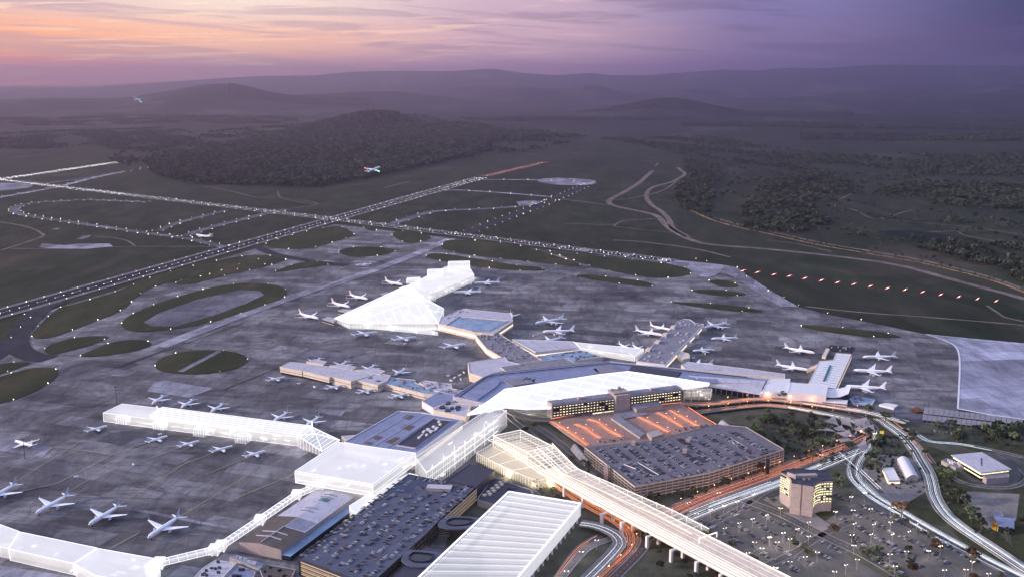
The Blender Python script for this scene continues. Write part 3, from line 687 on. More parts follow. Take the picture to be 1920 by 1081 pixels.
def building(name, label, cat, px, h, wall=None, roof=None, par=1.2, band=None, plant=0, z0=0.0, seed=1, seams=0, group=None, bands=None, psz=(3, 9), pmat=None):
    pts = [Vector((p[0], p[1], 0)) for p in ccw(at(px, h))]; e = thing(name, label, cat, pts, group); e_i = inset(pts, 1.0)
    b = MB(); b.prism(pts, z0, h, top=False); part(b, 'wall', wall or M_CR, e)
    b = MB(); b.poly(e_i, h - par); r_ = part(b, 'roof', roof or M_RL, e)
    b = MB(); n = len(pts)
    for i in range(n):
        j = (i + 1) % n; b.add([(*pts[i][:2], h), (*pts[j][:2], h), (*e_i[j][:2], h), (*e_i[i][:2], h), (*e_i[j][:2], h - par), (*e_i[i][:2], h - par)], [(0, 1, 2, 3), (3, 2, 4, 5)])
    part(b, 'parapet', wall or M_CR, e)
    for bn in bands or ():
        zb0, zb1, mt = bn; o_ = inset(pts, -.18); b = MB(); b.prism(o_, zb0, zb1, top=True); part(b, 'window_or_wash_band', mt, e)
        b = MB()
        for i in range(n):
            a, c_ = o_[i], o_[(i + 1) % n]; k = max(1, int((c_ - a).length / 7))
            for q in range(k + 1): p = lerp(a, c_, q / k); b.box((p.x, p.y, (zb0 + zb1) / 2), (.45, .45, zb1 - zb0 + .1), 0)
        part(b, 'mullions', M_CON, e)
    if plant:
        b = MB(); units(b, inset(pts, 4), h - par, plant, seed, *psz); sub(b, 'rooftop_plant', pmat or M_RG, r_)
    if seams:
        b = MB(); d = (pts[1] - pts[0]).normalized(); L_ = (pts[1] - pts[0]).length; d2 = (pts[-1] - pts[0])
        for k in range(1, int(L_ / seams)):
            p = lerp(pts[0], pts[1], k * seams / L_); q = lerp(pts[-1], pts[2 if n > 3 else 1], k * seams / L_); p = lerp(p, q, .03); q = lerp(p, q, .96); b.bar((p.x, p.y, h - par + .15), (q.x, q.y, h - par + .15), .35)
        sub(b, 'seams', M_RG, r_)
    return e, pts
def winrow(e, a, b_, z, n, w, hgt, lit=.8, seed=0, mats=(None, None), name='window', out=.12):
    """n window panes between a and b_ on a wall whose outside is to the right of a->b_"""
    a, b_ = Vector((a[0], a[1], 0)), Vector((b_[0], b_[1], 0)); d = (b_ - a).normalized(); nr = Vector((d.y, -d.x, 0)); rz = math.atan2(d.y, d.x); r = random.Random(seed)
    for k in range(n):
        p = lerp(a, b_, (k + .5) / n) + nr * out; mt = 0 if r.random() < lit else 1
        key = (round(w, 2), round(hgt, 2), mats[mt].name)
        if key not in WM: q = MB(); q.box((0, 0, 0), (w, .3, hgt)); WM[key] = q.build(name, mats[mt], link=False).data
        o = bpy.data.objects.new(name, WM[key]); COL.objects.link(o); o.parent = e; o.location = (p.x - e.location.x, p.y - e.location.y, z); o.rotation_euler = (0, 0, rz)
WM = {}

# ================================================================== TERMINALS
# --- glowing international concourse: wedge hall and long pier
def conc_hall():
    hb = 16
    fl, fr, rb, rc, ap = G(655, 606, 12), G(822, 606, hb), G(832, 578, hb), G(787, 553, hb), G(757, 538, hb)
    lf = G(627, 596, 9)
    pts = [Vector((p.x, p.y, 0)) for p in (lf, fl, fr, rb, rc, ap)]
    e = thing('concourse_hall', 'glowing white glass wedge hall where the long white pier starts', 'terminal', pts)
    top = G(773, 536, 34); z = lambda p: p.z
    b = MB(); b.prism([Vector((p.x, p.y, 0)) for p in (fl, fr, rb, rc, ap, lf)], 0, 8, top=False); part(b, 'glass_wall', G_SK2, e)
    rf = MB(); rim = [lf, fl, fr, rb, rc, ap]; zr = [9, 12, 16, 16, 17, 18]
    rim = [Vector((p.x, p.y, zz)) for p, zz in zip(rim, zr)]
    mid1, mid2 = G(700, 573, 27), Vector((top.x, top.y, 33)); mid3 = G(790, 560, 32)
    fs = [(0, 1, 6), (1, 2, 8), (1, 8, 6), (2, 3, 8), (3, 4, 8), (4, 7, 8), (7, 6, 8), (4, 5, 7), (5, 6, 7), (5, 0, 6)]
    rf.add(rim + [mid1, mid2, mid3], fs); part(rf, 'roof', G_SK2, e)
    w = MB(); n = len(rim)
    for i in range(n): a, c_ = rim[i], rim[(i + 1) % n]; w.add([(a.x, a.y, 8), (c_.x, c_.y, 8), tuple(c_), tuple(a)], [(0, 1, 2, 3)])
    part(w, 'upper_wall', G_SK, e)
    fr_ = MB()
    for f in fs:
        for i in range(3): a, c_ = (rim + [mid1, mid2, mid3])[f[i]], (rim + [mid1, mid2, mid3])[f[(i + 1) % 3]]; fr_.bar(a, c_, .7)
    allp = rim + [mid1, mid2, mid3]
    for f in fs:
        A_, B_, C_ = (allp[i] for i in f)
        for k in range(1, 9):
            t = k / 9; fr_.bar(lerp(A_, B_, t), lerp(A_, C_, t), .3)
    for i in range(n): fr_.bar((rim[i].x, rim[i].y, 0), rim[i], .6)
    mullions(fr_, pts, 0, 9, 8, .35); part(fr_, 'edge_frame', G_EDGE, e)
    for z_ in (.8, 6, 11):
        f = MB(); f.poly(ccw(inset(pts, 5 + z_)), z_); part(f, 'floor', G_FL, e)
    interior(e, pts, (1, 6, 11), 8, dens=500)
    for x, y in ((690, 604), (735, 609), (780, 614), (812, 612)): point_light(e, G(x, y, 5), 14000)  # unseen point lamps added so the hall glows and spills light
    d = MB(); c_ = G(772, 562, 14); ring = [(c_.x + 24 * math.cos(t), c_.y + 24 * math.sin(t), 0) for t in np.linspace(0, 2 * math.pi, 24, False)]
    d.prism(ring, 3, 16); part(d, 'retail_drum', G_FL, e)
    d = MB()
    for k in range(24): d.bar((*ring[k][:2], 16.2), (*ring[(k + 1) % 24][:2], 16.2), .9); d.bar((*ring[k][:2], 9), (*ring[(k + 1) % 24][:2], 9), .5)
    part(d, 'drum_rim', G_EDGE, e)
    a = MB(); a.poly(ccw([Vector((*G(x, y).xy, 0)) for x, y in ((650, 612), (822, 629), (821, 622), (700, 600))]), .7); part(a, 'apron_glow_sheet', G_SK2, e)  # glowing sheet laid down as light spilled on the apron
conc_hall()
def conc_pier():
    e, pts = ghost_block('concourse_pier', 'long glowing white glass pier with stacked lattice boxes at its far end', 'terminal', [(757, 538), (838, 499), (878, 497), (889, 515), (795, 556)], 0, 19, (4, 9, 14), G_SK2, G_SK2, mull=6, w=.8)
    for k, (x0, x1, yt, zt) in enumerate(((762, 786, 518, 29), (801, 829, 502, 33), (840, 880, 487, 39))):
        a, c_ = G(x0, yt + 6, zt), G(x1, yt + 5, zt); d = (c_ - a); L_ = d.length; nr = Vector((0, 1, 0)) * 26
        q = [Vector((*p.xy, 0)) for p in (a, c_, c_ + nr, a + nr)]
        b = MB(); b.prism(q, 19, zt); bx = part(b, 'roof_box', G_SK2, e)
        b = MB(); frame_prism(b, q, 19, zt, 1.3); mullions(b, q, 19, zt, 5, .35); sub(b, 'lattice', G_EDGE, bx)
    b = MB(); 
    for x, y in ((752, 548), (800, 546), (845, 528), (880, 514)):
        p = G(x, y, 0)
    part_ = MB(); a, c_ = G(700, 566, 7), G(757, 537, 12); part_.bar(a, c_, 3, 2.5); part(part_, 'side_walkway', M_STEEL, e)
    for x, y in ((805, 553), (835, 540), (865, 527), (884, 517)): g = G(x, y, 6); point_light(e, g + Vector((3, -8, 0)), 12000)  # point lamps without fittings, added for the pier's glow
    q = MB(); frame_prism(q, [Vector((*G(x, y, 22).xy, 0)) for x, y in ((836, 498), (842, 492), (880, 493), (894, 503), (884, 508))], 16, 19.5, .9); part(q, 'dark_cornice', M_RD, e)
    for k, (x, y) in enumerate(((812, 556), (848, 540), (880, 526))):   # lit legs of the east side
        q = MB(); p = G(x, y, 10); bx = [Vector((p.x + dx, p.y + dy, 0)) for dx, dy in ((-6, -6), (6, -6), (6, 6), (-6, 6))]; q.prism(bx, 0, 10); j = part(q, 'gate_lobby', G_SK, e); q = MB(); frame_prism(q, bx, 0, 10, .5); sub(q, 'lattice', G_EDGE, j)
conc_pier()
for k, (px, h, lb) in enumerate((([(604, 596), (612, 592), (632, 598), (626, 603)], 9, 'dark fronted gate lodge at the left tip of the glowing hall'), ([(633, 581), (640, 578), (664, 580), (660, 586)], 9, 'grey gate lodge in front of the glowing hall roof, second from its tip'),
                                  ([(714, 550), (722, 547), (745, 551), (740, 555)], 9, 'small grey gate lodge beside the far part of the glowing hall'))):
    building('gate_lodge', lb, 'building', px, h, M_CON, M_RL, bands=[(2.2, 6, M_GD)], group='gate lodges along the concourse')
# --- courtyard building with blue roof
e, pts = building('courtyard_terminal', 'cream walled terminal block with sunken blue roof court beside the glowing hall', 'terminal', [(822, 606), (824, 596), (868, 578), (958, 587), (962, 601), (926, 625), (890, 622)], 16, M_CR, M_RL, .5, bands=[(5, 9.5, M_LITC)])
b = MB(); q = [Vector((*p.xy, 0)) for p in at([(836, 609), (862, 592), (953, 600), (918, 619), (885, 620)], 17.4)]
b.prism(q, 15.7, 17.4, top=False); b.prism(inset(q, 1.2), 15.6, 17.2, top=False); cw = part(b, 'court_wall', M_CR, e)
b = MB(); b.poly(inset(q, 1.2), 15.75); cr_ = part(b, 'court_roof', M_RC, e); b = MB(); units(b, inset(q, 6), 15.8, 14, 4, 2, 9, hh=(.6, 1.6)); u = sub(b, 'rooftop_plant', M_RL, cr_)
b = MB(); units(b, [Vector((*p.xy, 0)) for p in at([(812 + 20, 594), (866, 580), (880, 583), (846, 600)], 16)], 15.6, 9, 5, 2, 6, hh=(.5, 1.3)); part(b, 'rooftop_plant', M_RD, e)
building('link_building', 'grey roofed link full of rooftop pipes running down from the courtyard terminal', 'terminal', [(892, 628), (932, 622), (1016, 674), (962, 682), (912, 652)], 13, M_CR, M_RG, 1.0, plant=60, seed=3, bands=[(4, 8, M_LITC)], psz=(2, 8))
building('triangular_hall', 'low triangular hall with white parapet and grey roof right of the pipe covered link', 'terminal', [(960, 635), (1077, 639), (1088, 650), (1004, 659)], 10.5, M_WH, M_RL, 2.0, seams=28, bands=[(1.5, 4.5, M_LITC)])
ghost_block('white_store_box', 'plain translucent white box joined to the right of the triangular hall', 'building', [(1079, 641), (1207, 653), (1190, 667), (1088, 652)], 0, 10.5, (3,), G_SK2, G_RF, mull=0, w=.9)
building('blue_roofed_link', 'flat blue roof in the gap before the triangular hall', 'building', [(1012, 669), (1026, 664), (1092, 655), (1130, 668), (1075, 676), (1020, 679)], 7, M_CR, M_RC, .6, plant=16, seed=6)
building('blue_roofed_link', 'flat blue roof between the white box and the stepped right pier', 'building', [(1193, 673), (1206, 660), (1240, 655), (1252, 664), (1245, 682), (1215, 682)], 7, M_CR, M_RC, .6, plant=8, seed=7)
# --- right pier with rounded end
rp = [(1193, 676), (1222, 648), (1237, 634), (1252, 621), (1264, 609), (1272, 601), (1282, 597), (1294, 598), (1304, 605), (1320, 607), (1247, 683)]
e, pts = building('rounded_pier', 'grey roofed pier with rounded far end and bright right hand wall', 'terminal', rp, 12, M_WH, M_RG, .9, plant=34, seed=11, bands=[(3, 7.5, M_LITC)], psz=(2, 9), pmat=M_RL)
for k, (x, y) in enumerate(((1262, 612), (1247, 626), (1233, 640), (1216, 654))):
    q = MB(); p = G(x, y, 14); q.box((p.x, p.y, 10), (17, 9, 11), AXIS - .1); part(q, 'stair_box', M_CR, e)
for k, (x, y) in enumerate(((1318, 616), (1304, 630), (1290, 645))):
    q = MB(); p = G(x, y, 5); q.box((p.x, p.y, 5), (12, 11, 8), .4); part(q, 'gate_box', M_CR, e)
building('gate_lounge', 'pale angular gate lounge at the foot of the rounded pier', 'building', [(1268, 664), (1276, 657), (1292, 662), (1294, 670), (1280, 673)], 8, M_CR, M_CR, .3, group=None)
# --- stepped middle pier
e = thing('stepped_pier', 'low pier of stepped blocks with cream parapets and mauve roofs between two rows of jets', 'terminal', at([(525, 687), (730, 712)]))
blk = [([(525, 686), (543, 677), (575, 680), (600, 684), (566, 694)], 15), ([(560, 692), (585, 682), (655, 690), (640, 697), (617, 706)], 15), ([(612, 702), (640, 690), (690, 696), (700, 701), (658, 713)], 15), ([(656, 708), (690, 695), (732, 702), (726, 712), (708, 720)], 14),
       ([(575, 676), (590, 672), (612, 676), (606, 682)], 14.5), ([(618, 684), (640, 681), (668, 686), (660, 692)], 14.5), ([(668, 692), (700, 688), (722, 694), (712, 700)], 14.5)]
for k, (px, h) in enumerate(blk):
    pts = [Vector((*p.xy, 0)) for p in ccw(at(px, h))]
    b = MB(); b.prism(pts, 4 if k < 2 else 0, h - .8, top=False); pb = part(b, 'block_wall', M_CR, e)
    b = MB(); b.poly(inset(pts, .8), h - 1.0 + .011 * k); sub(b, 'roof', M_RL, pb)
    b = MB(); o_ = inset(pts, -.5); b.prism(o_, h - 4.4, h - .7 + .012 * k, top=False); b.prism(inset(pts, .8), h - 1.2, h - .7, top=False)
    n = len(pts)
    for i in range(n): j = (i + 1) % n; i2 = inset(pts, .8); b.add([(*o_[i][:2], h - .7 + .012 * k), (*o_[j][:2], h - .7 + .012 * k), (*i2[j][:2], h - .7 + .012 * k), (*i2[i][:2], h - .7 + .012 * k)], [(0, 1, 2, 3)])
    sub(b, 'parapet', M_CR, pb)
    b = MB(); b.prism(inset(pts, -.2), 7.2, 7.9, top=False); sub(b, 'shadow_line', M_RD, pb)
    if k < 2: b = MB(); b.prism(inset(pts, 1.2), 0, 4.4, top=False); mullions(b, inset(pts, 1.0), 0, 4.3, 4, .3); sub(b, 'undercroft', M_GD, pb)
    if k in (3,): b = MB(); units(b, inset(pts, 5), h - 1, 3, 21, 8, 12, hh=(.5, 1)); sub(b, 'rooftop_plant', M_GD, pb)
building('pier_link', 'blue and grey roofed link from the stepped pier to the main terminal', 'terminal', [(712, 716), (730, 706), (778, 711), (780, 717), (820, 728), (835, 740), (795, 737), (760, 728)], 11, M_CR, M_RC, .8, plant=18, seed=15, bands=[(3.6, 4.4, M_RD)])
building('pier_link', 'mauve roofed flat block where the pier link meets the main terminal', 'terminal', [(786, 716), (796, 712), (846, 719), (848, 727), (868, 731), (855, 741), (800, 727)], 12, M_CR, M_RL, .8, plant=22, seed=16, psz=(2, 6), pmat=M_RG)
# --- main bent terminal
ring = [(849, 742), (907, 705), (925, 698), (1040, 686), (1142, 676), (1277, 690), (1350, 698), (1400, 704), (1440, 709), (1430, 718), (1315, 716), (1270, 708), (1177, 696), (1127, 703), (1000, 722), (947, 730), (916, 757)]
e, pts = building('main_terminal', 'long bent main terminal with violet blue roof behind the glowing canopy', 'terminal', ring, 18, M_RL, M_RB, 1.6, bands=None)
for px, mt, nm in (([(868, 741), (905, 716), (940, 712), (930, 724), (895, 748)], M_RB, 'roof_panel'), ([(942, 712), (985, 706), (1000, 716), (962, 722)], M_RG, 'roof_panel'), ([(1000, 706), (1118, 690), (1124, 699), (1006, 718)], M_RB, 'roof_panel'),
                   ([(1108, 688), (1148, 683), (1166, 695), (1128, 702)], M_RG, 'roof_panel'), ([(1185, 685), (1278, 697), (1270, 706), (1178, 695)], M_RD, 'roof_panel'), ([(1280, 698), (1305, 700), (1300, 712), (1270, 708)], M_RB, 'roof_panel'), ([(1310, 701), (1345, 705), (1345, 716), (1306, 714)], M_RB, 'roof_panel')):
    q = [Vector((*p.xy, 0)) for p in ccw(at(px, 19))]; b = MB(); b.prism(q, 16.2, 18.9 if mt != M_RD else 19.6); part(b, nm, mt, e)
b = MB(); P = at([(862, 742), (912, 706), (930, 702), (1142, 680), (1277, 693), (1400, 706)], 18.3)
for a, c_ in zip(P, P[1:]): b.bar((*a.xy, 18.2), (*c_.xy, 18.2), 1.8, 1.0)
part(b, 'dark_gutter', M_RD, e)
b = MB(); units(b, at([(975, 707), (1000, 703), (1008, 712), (985, 714)], 18.5), 17.5, 10, 31, 2, 6, hh=(1.2, 2.5)); part(b, 'rooftop_plant', M_RD, e)
building('terminal_wing', 'pale roofed wing behind the left bend of the main terminal', 'terminal', [(877, 678), (947, 668), (952, 676), (985, 684), (928, 698), (905, 706), (880, 698)], 16, M_CR, M_RL, .8, seams=22)
building('terminal_wing', 'mauve flat roof strip behind the middle of the main terminal', 'terminal', [(938, 687), (1060, 670), (1078, 679), (1130, 676), (1050, 686), (950, 697)], 16.5, M_CR, M_RG, .5)
building('terminal_wing', 'long mauve roof strip behind the right half of the main terminal', 'terminal', [(1277, 683), (1288, 677), (1391, 689), (1472, 700), (1472, 707), (1350, 697), (1285, 690)], 17, M_CR, M_RL, .5, seams=26)
# --- right terminal with sloped roof
e = thing('sloped_terminal', 'right hand terminal with large pale sloping roof and dark glazed front', 'terminal', at([(1320, 724), (1425, 738)]))
A_, B_, C_, D_ = G(1290, 703, 20), G(1436, 713, 20), G(1424, 739, 11), G(1303, 720, 11)
b = MB(); b.add([A_, B_, C_, D_], [(0, 3, 2, 1)]); b.add([(*p.xy, p.z - .6) for p in (A_, B_, C_, D_)], [(0, 1, 2, 3)]); part(b, 'roof', M_RL, e)
b = MB(); b.prism([Vector((*p.xy, 0)) for p in (lerp(A_, D_, .1), lerp(B_, C_, .1), lerp(B_, C_, .9), lerp(A_, D_, .9))], 0, 11); part(b, 'wall', M_GD, e)
b = MB()
for k in range(13): p = lerp(D_, C_, k / 12); q = lerp(A_, B_, k / 12); b.bar((p.x, p.y, 0), (p.x, p.y, 10.8), .8); b.bar(lerp(p, q, .02) + Vector((0, 0, .12)), lerp(p, q, .98) + Vector((0, 0, .12)), .3)
part(b, 'ribs', M_CON, e)
b = MB(); b.prism([Vector((*p.xy, 0)) for p in (B_, B_ + Vector((14, 0, 0)), C_ + Vector((4, 0, 0)), C_)], 0, 13); part(b, 'end_wall', M_WH, e)
building('white_terminal_block', 'plain white block between the sloped roof and the last pier', 'terminal', [(1434, 722), (1440, 709), (1482, 709), (1481, 716), (1552, 722), (1549, 736), (1430, 734)], 17, M_WH, M_WH, .4, bands=None)
e, pts = building('white_terminal_block', 'white box with a dark square window over the road, right of the plain block', 'terminal', [(1476, 736), (1482, 716), (1553, 721), (1549, 741)], 19, M_WH, M_WH, .4)
q = MB(); a = G(1517, 744, 12); q.box((a.x, a.y, 11), (11, 1.5, 9), math.atan2(pts[1].y - pts[0].y, pts[1].x - pts[0].x)); part(q, 'window', M_GD, e)
# curved last piece
e = thing('curved_roof_lounge', 'white lounge with upswept curved roof and blue end glass at the terminal\'s right tip', 'terminal', at([(1549, 740), (1596, 735)]))
P = [G(1548, 727, 16), G(1560, 728, 14.5), G(1575, 727, 15.5), G(1596, 722, 19)]; Q = [G(1545, 742, 14), G(1560, 744, 13), G(1575, 743, 14), G(1591, 737, 18)]
b = MB()
for k in range(3): b.add([Q[k], Q[k + 1], P[k + 1], P[k]], [(0, 1, 2, 3)]); b.add([Q[k] - Vector((0, 0, 1)), Q[k + 1] - Vector((0, 0, 1)), Q[k + 1], Q[k]], [(0, 1, 2, 3)])
part(b, 'roof', M_WH, e); b = MB(); b.prism([Vector((*p.xy, 0)) for p in (Q[0], Q[3], P[3], P[0])], 0, 12.5); part(b, 'glass_wall', M_GD, e)
building('podium_building', 'white podium strip with a dark slit above the elevated road', 'terminal', [(1440, 741), (1446, 737), (1590, 749), (1588, 756), (1470, 744)], 9, M_WH, M_WH, .3, bands=[(6.0, 7.6, M_GD)])
# --- last pier
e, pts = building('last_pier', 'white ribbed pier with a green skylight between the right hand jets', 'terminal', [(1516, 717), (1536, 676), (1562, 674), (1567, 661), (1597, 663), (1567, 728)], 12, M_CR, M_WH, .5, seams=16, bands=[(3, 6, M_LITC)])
b = MB(); q = at([(1555, 684), (1559, 684), (1547, 713), (1543, 713)], 12.6); b.prism([Vector((*p.xy, 0)) for p in q], 11.4, 12.8); part(b, 'green_skylight', M_GREEN, e)
building('unfinished_slab', 'dark square foundation slab at the far end of the last pier', 'foundation', [(1552, 656), (1556, 646), (1602, 651), (1597, 661)], 1.0, M_DARK, M_DARK, .3, plant=10, seed=41, psz=(2, 5), pmat=M_CON)
building('jet_bridge', 'stepped cream walkway left of the last pier', 'jet bridge', [(1541, 667), (1549, 652), (1556, 653), (1548, 668)], 5, M_CR, M_CR, .2)
building('jet_bridge', 'sloping cream walkway from the last pier towards the lower left jet', 'jet bridge', [(1512, 691), (1536, 680), (1538, 684), (1514, 694)], 5, M_CR, M_CR, .2)
# --- canopy
def canopy():
    px = [(877, 776), (915, 752), (947, 729), (1000, 721), (1122, 702), (1177, 696), (1270, 709), (1315, 716), (1330, 718), (1328, 721), (1310, 724), (1285, 727), (1180, 733), (1130, 742), (1030, 764), (990, 765), (947, 762), (925, 768)]
    h = 25; P = [Vector((*p.xy, 0)) for p in at(px, h)]; e = thing('glowing_canopy', 'huge glowing white roof canopy with diagonal bright lines behind the hotel', 'canopy', P)
    b = MB(); b.poly(ccw(P), h); part(b, 'roof_skin', G_CAN, e); b = MB(); b.poly(ccw(inset(P, 3)), h - 2.2); part(b, 'soffit', G_CAN, e)
    b = MB()
    for i in range(len(P)): b.bar((*P[i].xy, h - .5), (*P[(i + 1) % len(P)].xy, h - .5), 1.2, 3)
    part(b, 'edge_beam', G_EDGE, e)
    b = MB(); xs = [p.x for p in P]; ys = [p.y for p in P]
    for ang in (AXIS, AXIS + 1.25):
        d = Vector((math.cos(ang), math.sin(ang), 0)); nr = Vector((-d.y, d.x, 0)); c0 = scenter(P)
        for k in range(-14, 15):
            o_ = c0 + nr * k * 34; seg = []; last = None
            for t in range(-500, 501, 4):
                q = o_ + d * t; ins = inside(q.x, q.y, P)
                if ins and last is None: last = q
                if not ins and last is not None: seg.append((last, q)); last = None
            for a, c_ in seg: b.bar((*a.xy, h + .35), (*c_.xy, h + .35), .9, .7)
    part(b, 'diagonal_rib', G_EDGE, e)
    for x, y in ((930, 770), (990, 770), (1040, 768), (960, 745), (1030, 735), (1110, 728)): g = G(x, y, 8); point_light(e, g, 16000)  # unseen lamps added under the canopy to brighten it
    for x, y in ((1282, 752), (1296, 754), (1310, 750), (1325, 749), (1300, 742), (1316, 740)):
        g = G(x, y, 0); b = MB(); b.tube([(g.x, g.y, 0), (g.x, g.y, h - 2)], .8, 6); part(b, 'column', M_WH, e)
canopy()
e, pts = ghost_block('glazed_stair_hall', 'open white steel frame under the right end of the canopy', 'building', [(1283, 734), (1290, 729), (1335, 728), (1332, 736)], 0, 13, (4.5, 9), G_WARM, G_WARM, mull=8, w=.5)
# --- hotel
def hotel():
    h = 31; a, b_ = G(1037, 757, h), G(1277, 727, h); d = (b_ - a).normalized(); d.z = 0; nr = Vector((-d.y, d.x, 0)); L_ = (b_ - a).length; dep = 19
    e = empty('hotel', (*((a + b_) / 2).xy, 0)); tag(e, 'long slab hotel with rows of lit windows and a blank central tower', 'hotel')
    P = lambda s, t: Vector((a.x, a.y, 0)) + d * s + nr * t
    tw0, tw1 = L_ * .465, L_ * .575
    b = MB()
    b.prism([P(0, 0), P(L_, 0), P(L_, dep), P(0, dep)], 9.5, h - 3.2, top=False); part(b, 'wall', M_GD, e)
    b = MB(); b.prism([P(-2, 0), P(-.2, 0), P(-.2, dep), P(-2, dep)], 0, h + .5); part(b, 'end_wall', M_CONP, e); b = MB(); b.prism([P(L_ + .2, 0), P(L_ + 2, 0), P(L_ + 2, dep), P(L_ + .2, dep)], 0, h + .5); part(b, 'end_wall', M_CONP, e)
    b = MB(); b.add([(*P(0, -1).xy, h - 3.2), (*P(L_, -1).xy, h - 3.2), (*P(L_, 3).xy, h), (*P(0, 3).xy, h), (*P(L_, dep).xy, h + .05), (*P(0, dep).xy, h + .05)], [(0, 1, 2, 3), (3, 2, 4, 5)]); rf = part(b, 'roof', M_RG, e)
    b = MB()
    for s in (.23, .8): c_ = P(L_ * s, 9); b.box((c_.x, c_.y, h + 1.4), (13, 6, 3), math.atan2(d.y, d.x))
    sub(b, 'plant_box', M_CONP, rf)
    b = MB()
    for k in range(5): 
        z = 9.6 + k * 4.45; 
        b.add([(*P(0, -.5).xy, z - .45), (*P(L_, -.5).xy, z - .45), (*P(L_, -.5).xy, z + .45), (*P(0, -.5).xy, z + .45), (*P(0, .2).xy, z + .45), (*P(L_, .2).xy, z + .45)], [(0, 1, 2, 3), (3, 2, 5, 4)])
    n = 44
    for k in range(n + 1):
        if tw0 < L_ * k / n < tw1: continue
        p = P(L_ * k / n, -.35); b.box((p.x, p.y, 19.0), (.5, .6, 18.5), math.atan2(d.y, d.x))
    part(b, 'facade_grid', M_RD, e)
    for r_ in range(4):
        z = 12.0 + r_ * 4.45
        winrow(e, P(0, 0), P(tw0, 0), z, 20, L_ / n * .56, 1.15, .93, r_, (M_LITW, M_GD), out=.25)
        winrow(e, P(tw1, 0), P(L_, 0), z, 19, L_ / n * .56, 1.15, .95, r_ + 9, (M_LITW, M_GD), out=.25)
    # podium with its own window rows
    b = MB(); q0 = L_ * .3; b.prism([P(0, 3), P(L_, 3), P(L_, dep - 2), P(0, dep - 2)], 0, 9.4, top=False); b.prism([P(q0, 0), P(tw0, 0), P(tw0, 3), P(q0, 3)], 0, 9.0); part(b, 'podium', M_CONP, e)
    for z in (3.4, 7.0): winrow(e, P(q0, 0), P(tw0, 0), z, 9, 3.6, 1.3, 1, 3, (M_LITY, M_GD), name='podium_window', out=.2)
    winrow(e, P(tw1, 0), P(L_ * .8, 0), 7.6, 9, 3.6, 1.3, .7, 3, (M_LITY, M_GD), name='podium_window', out=.2)
    b = MB(); b.prism([P(tw0, -7), P(tw1, -7), P(tw1, dep + 2), P(tw0, dep + 2)], 0, h + 3); tw = part(b, 'tower', M_CON, e)
    b = MB(); b.prism([P(tw0 - 1, -1), P(tw1 + 2, -1), P(tw1 + 2, dep + 3), P(tw0 - 1, dep + 3)], h + 3, h + 5.5); b.box((*P(tw0 + 4, 14).xy, h + 7), (5, 5, 4)); b.box((*P(tw1 - 8, 16).xy, h + 7.4), (5, 5, 5)); sub(b, 'penthouse', M_CONP, tw)
    return P, L_, tw0, tw1, dep, d, nr
P_, L_, tw0, tw1, dep, hd, hn = hotel()
def blockp(name, label, cat, pts, z0, z1, wall, roof, over=0):
    e = thing(name, label, cat, pts); b = MB(); b.prism(pts, z0, z1, top=False); part(b, 'wall', wall, e); b = MB(); b.prism(inset(pts, -over), z1, z1 + .5, bottom=True); part(b, 'roof', roof, e); return e
blockp('conference_annex', 'flat roofed brown annex in front of the hotel, right of its tower', 'building', [P_(tw1 + 2, -26), P_(L_ * .80, -22), P_(L_ * .80, -1), P_(tw1 + 2, -1)], 0, 14, M_CONP, M_RG, .3)
blockp('entrance_canopy', 'flat grey entrance canopy jutting out below the hotel tower', 'canopy', [P_(tw0 - 8, -44), P_(tw1 + 14, -40), P_(tw1 + 18, -14), P_(tw0 - 10, -12)], 7.4, 8.2, M_CONP, M_RG, .8)
# ================================================================== LEFT AND FRONT BUILDINGS
# --- left glowing pier
lp = [(193, 773), (229, 756), (340, 769), (470, 786), (582, 800), (558, 818), (430, 803), (300, 787)]
e, pts = ghost_block('glowing_pier', 'long glowing white pier with gabled roof on the left apron', 'terminal', lp, 1, 15, (1.2, 5.5, 10), G_SK, G_RF, mull=0, w=.8)
b = MB(); A1, A2, C1, C2 = (Vector((*p.xy, 0)) for p in (G(281, 777, 19), G(304, 762, 19), G(582, 797, 19), G(557, 814, 19)))
q = [A1, C2, C1, A2]; b.prism(q, 15.2, 19, top=True); ur = part(b, 'upper_roof', G_RF, e)
b = MB(); frame_prism(b, q, 15.3, 19.1, .7)
for k in range(1, 5): b.bar(lerp(A1, A2, k / 5) + Vector((0, 0, 19.2)), lerp(C2, C1, k / 5) + Vector((0, 0, 19.2)), .35)
sub(b, 'edge_frame', G_EDGE, ur)
PA = [Vector((*G(x, y, 15).xy, 0)) for x, y in ((193, 773), (300, 787), (430, 803), (558, 818))]
for g in resample(PA, 22)[1:]: point_light(e, Vector((g.x, g.y + 2.5, 9)), 5200, size=2.5)  # added lamps without fittings, spilling light through the pier wall
for k, t in enumerate((.12, .32, .53, .74)):
    b = MB(); p = lerp(G(193, 785), G(557, 843), t) + Vector((0, -3, 0)); rz = PIER
    c_, s_ = math.cos(rz), math.sin(rz); bx = [Vector((p.x + dx * c_ - dy * s_, p.y + dx * s_ + dy * c_, 0)) for dx, dy in ((-9, -6), (9, -6), (9, 6), (-9, 6))]
    b.prism(bx, 0, 12); lb = part(b, 'gate_lobby', G_SK, e); b = MB(); frame_prism(b, bx, 0, 12, .5); mullions(b, bx, 0, 12, 4, .3); sub(b, 'lattice', G_EDGE, lb)
for k, t in enumerate((.2, .45, .7)):
    b = MB(); p = lerp(G(229, 768), G(582, 815), t); b.bar((p.x, p.y, 6), (p.x - 10, p.y + 26, 5), 3.2, 3.2); part(b, 'air_bridge', G_SK2, e)
e = thing('funnel_roof', 'glowing white funnel shaped roof joining the left pier to the white hall', 'terminal', at([(582, 800), (635, 822), (605, 846), (558, 818)]))
a1, a2, a3, a4, a5 = G(580, 797, 19), G(557, 815, 19), G(604, 845, 8), G(637, 824, 9), G(592, 812, 13)
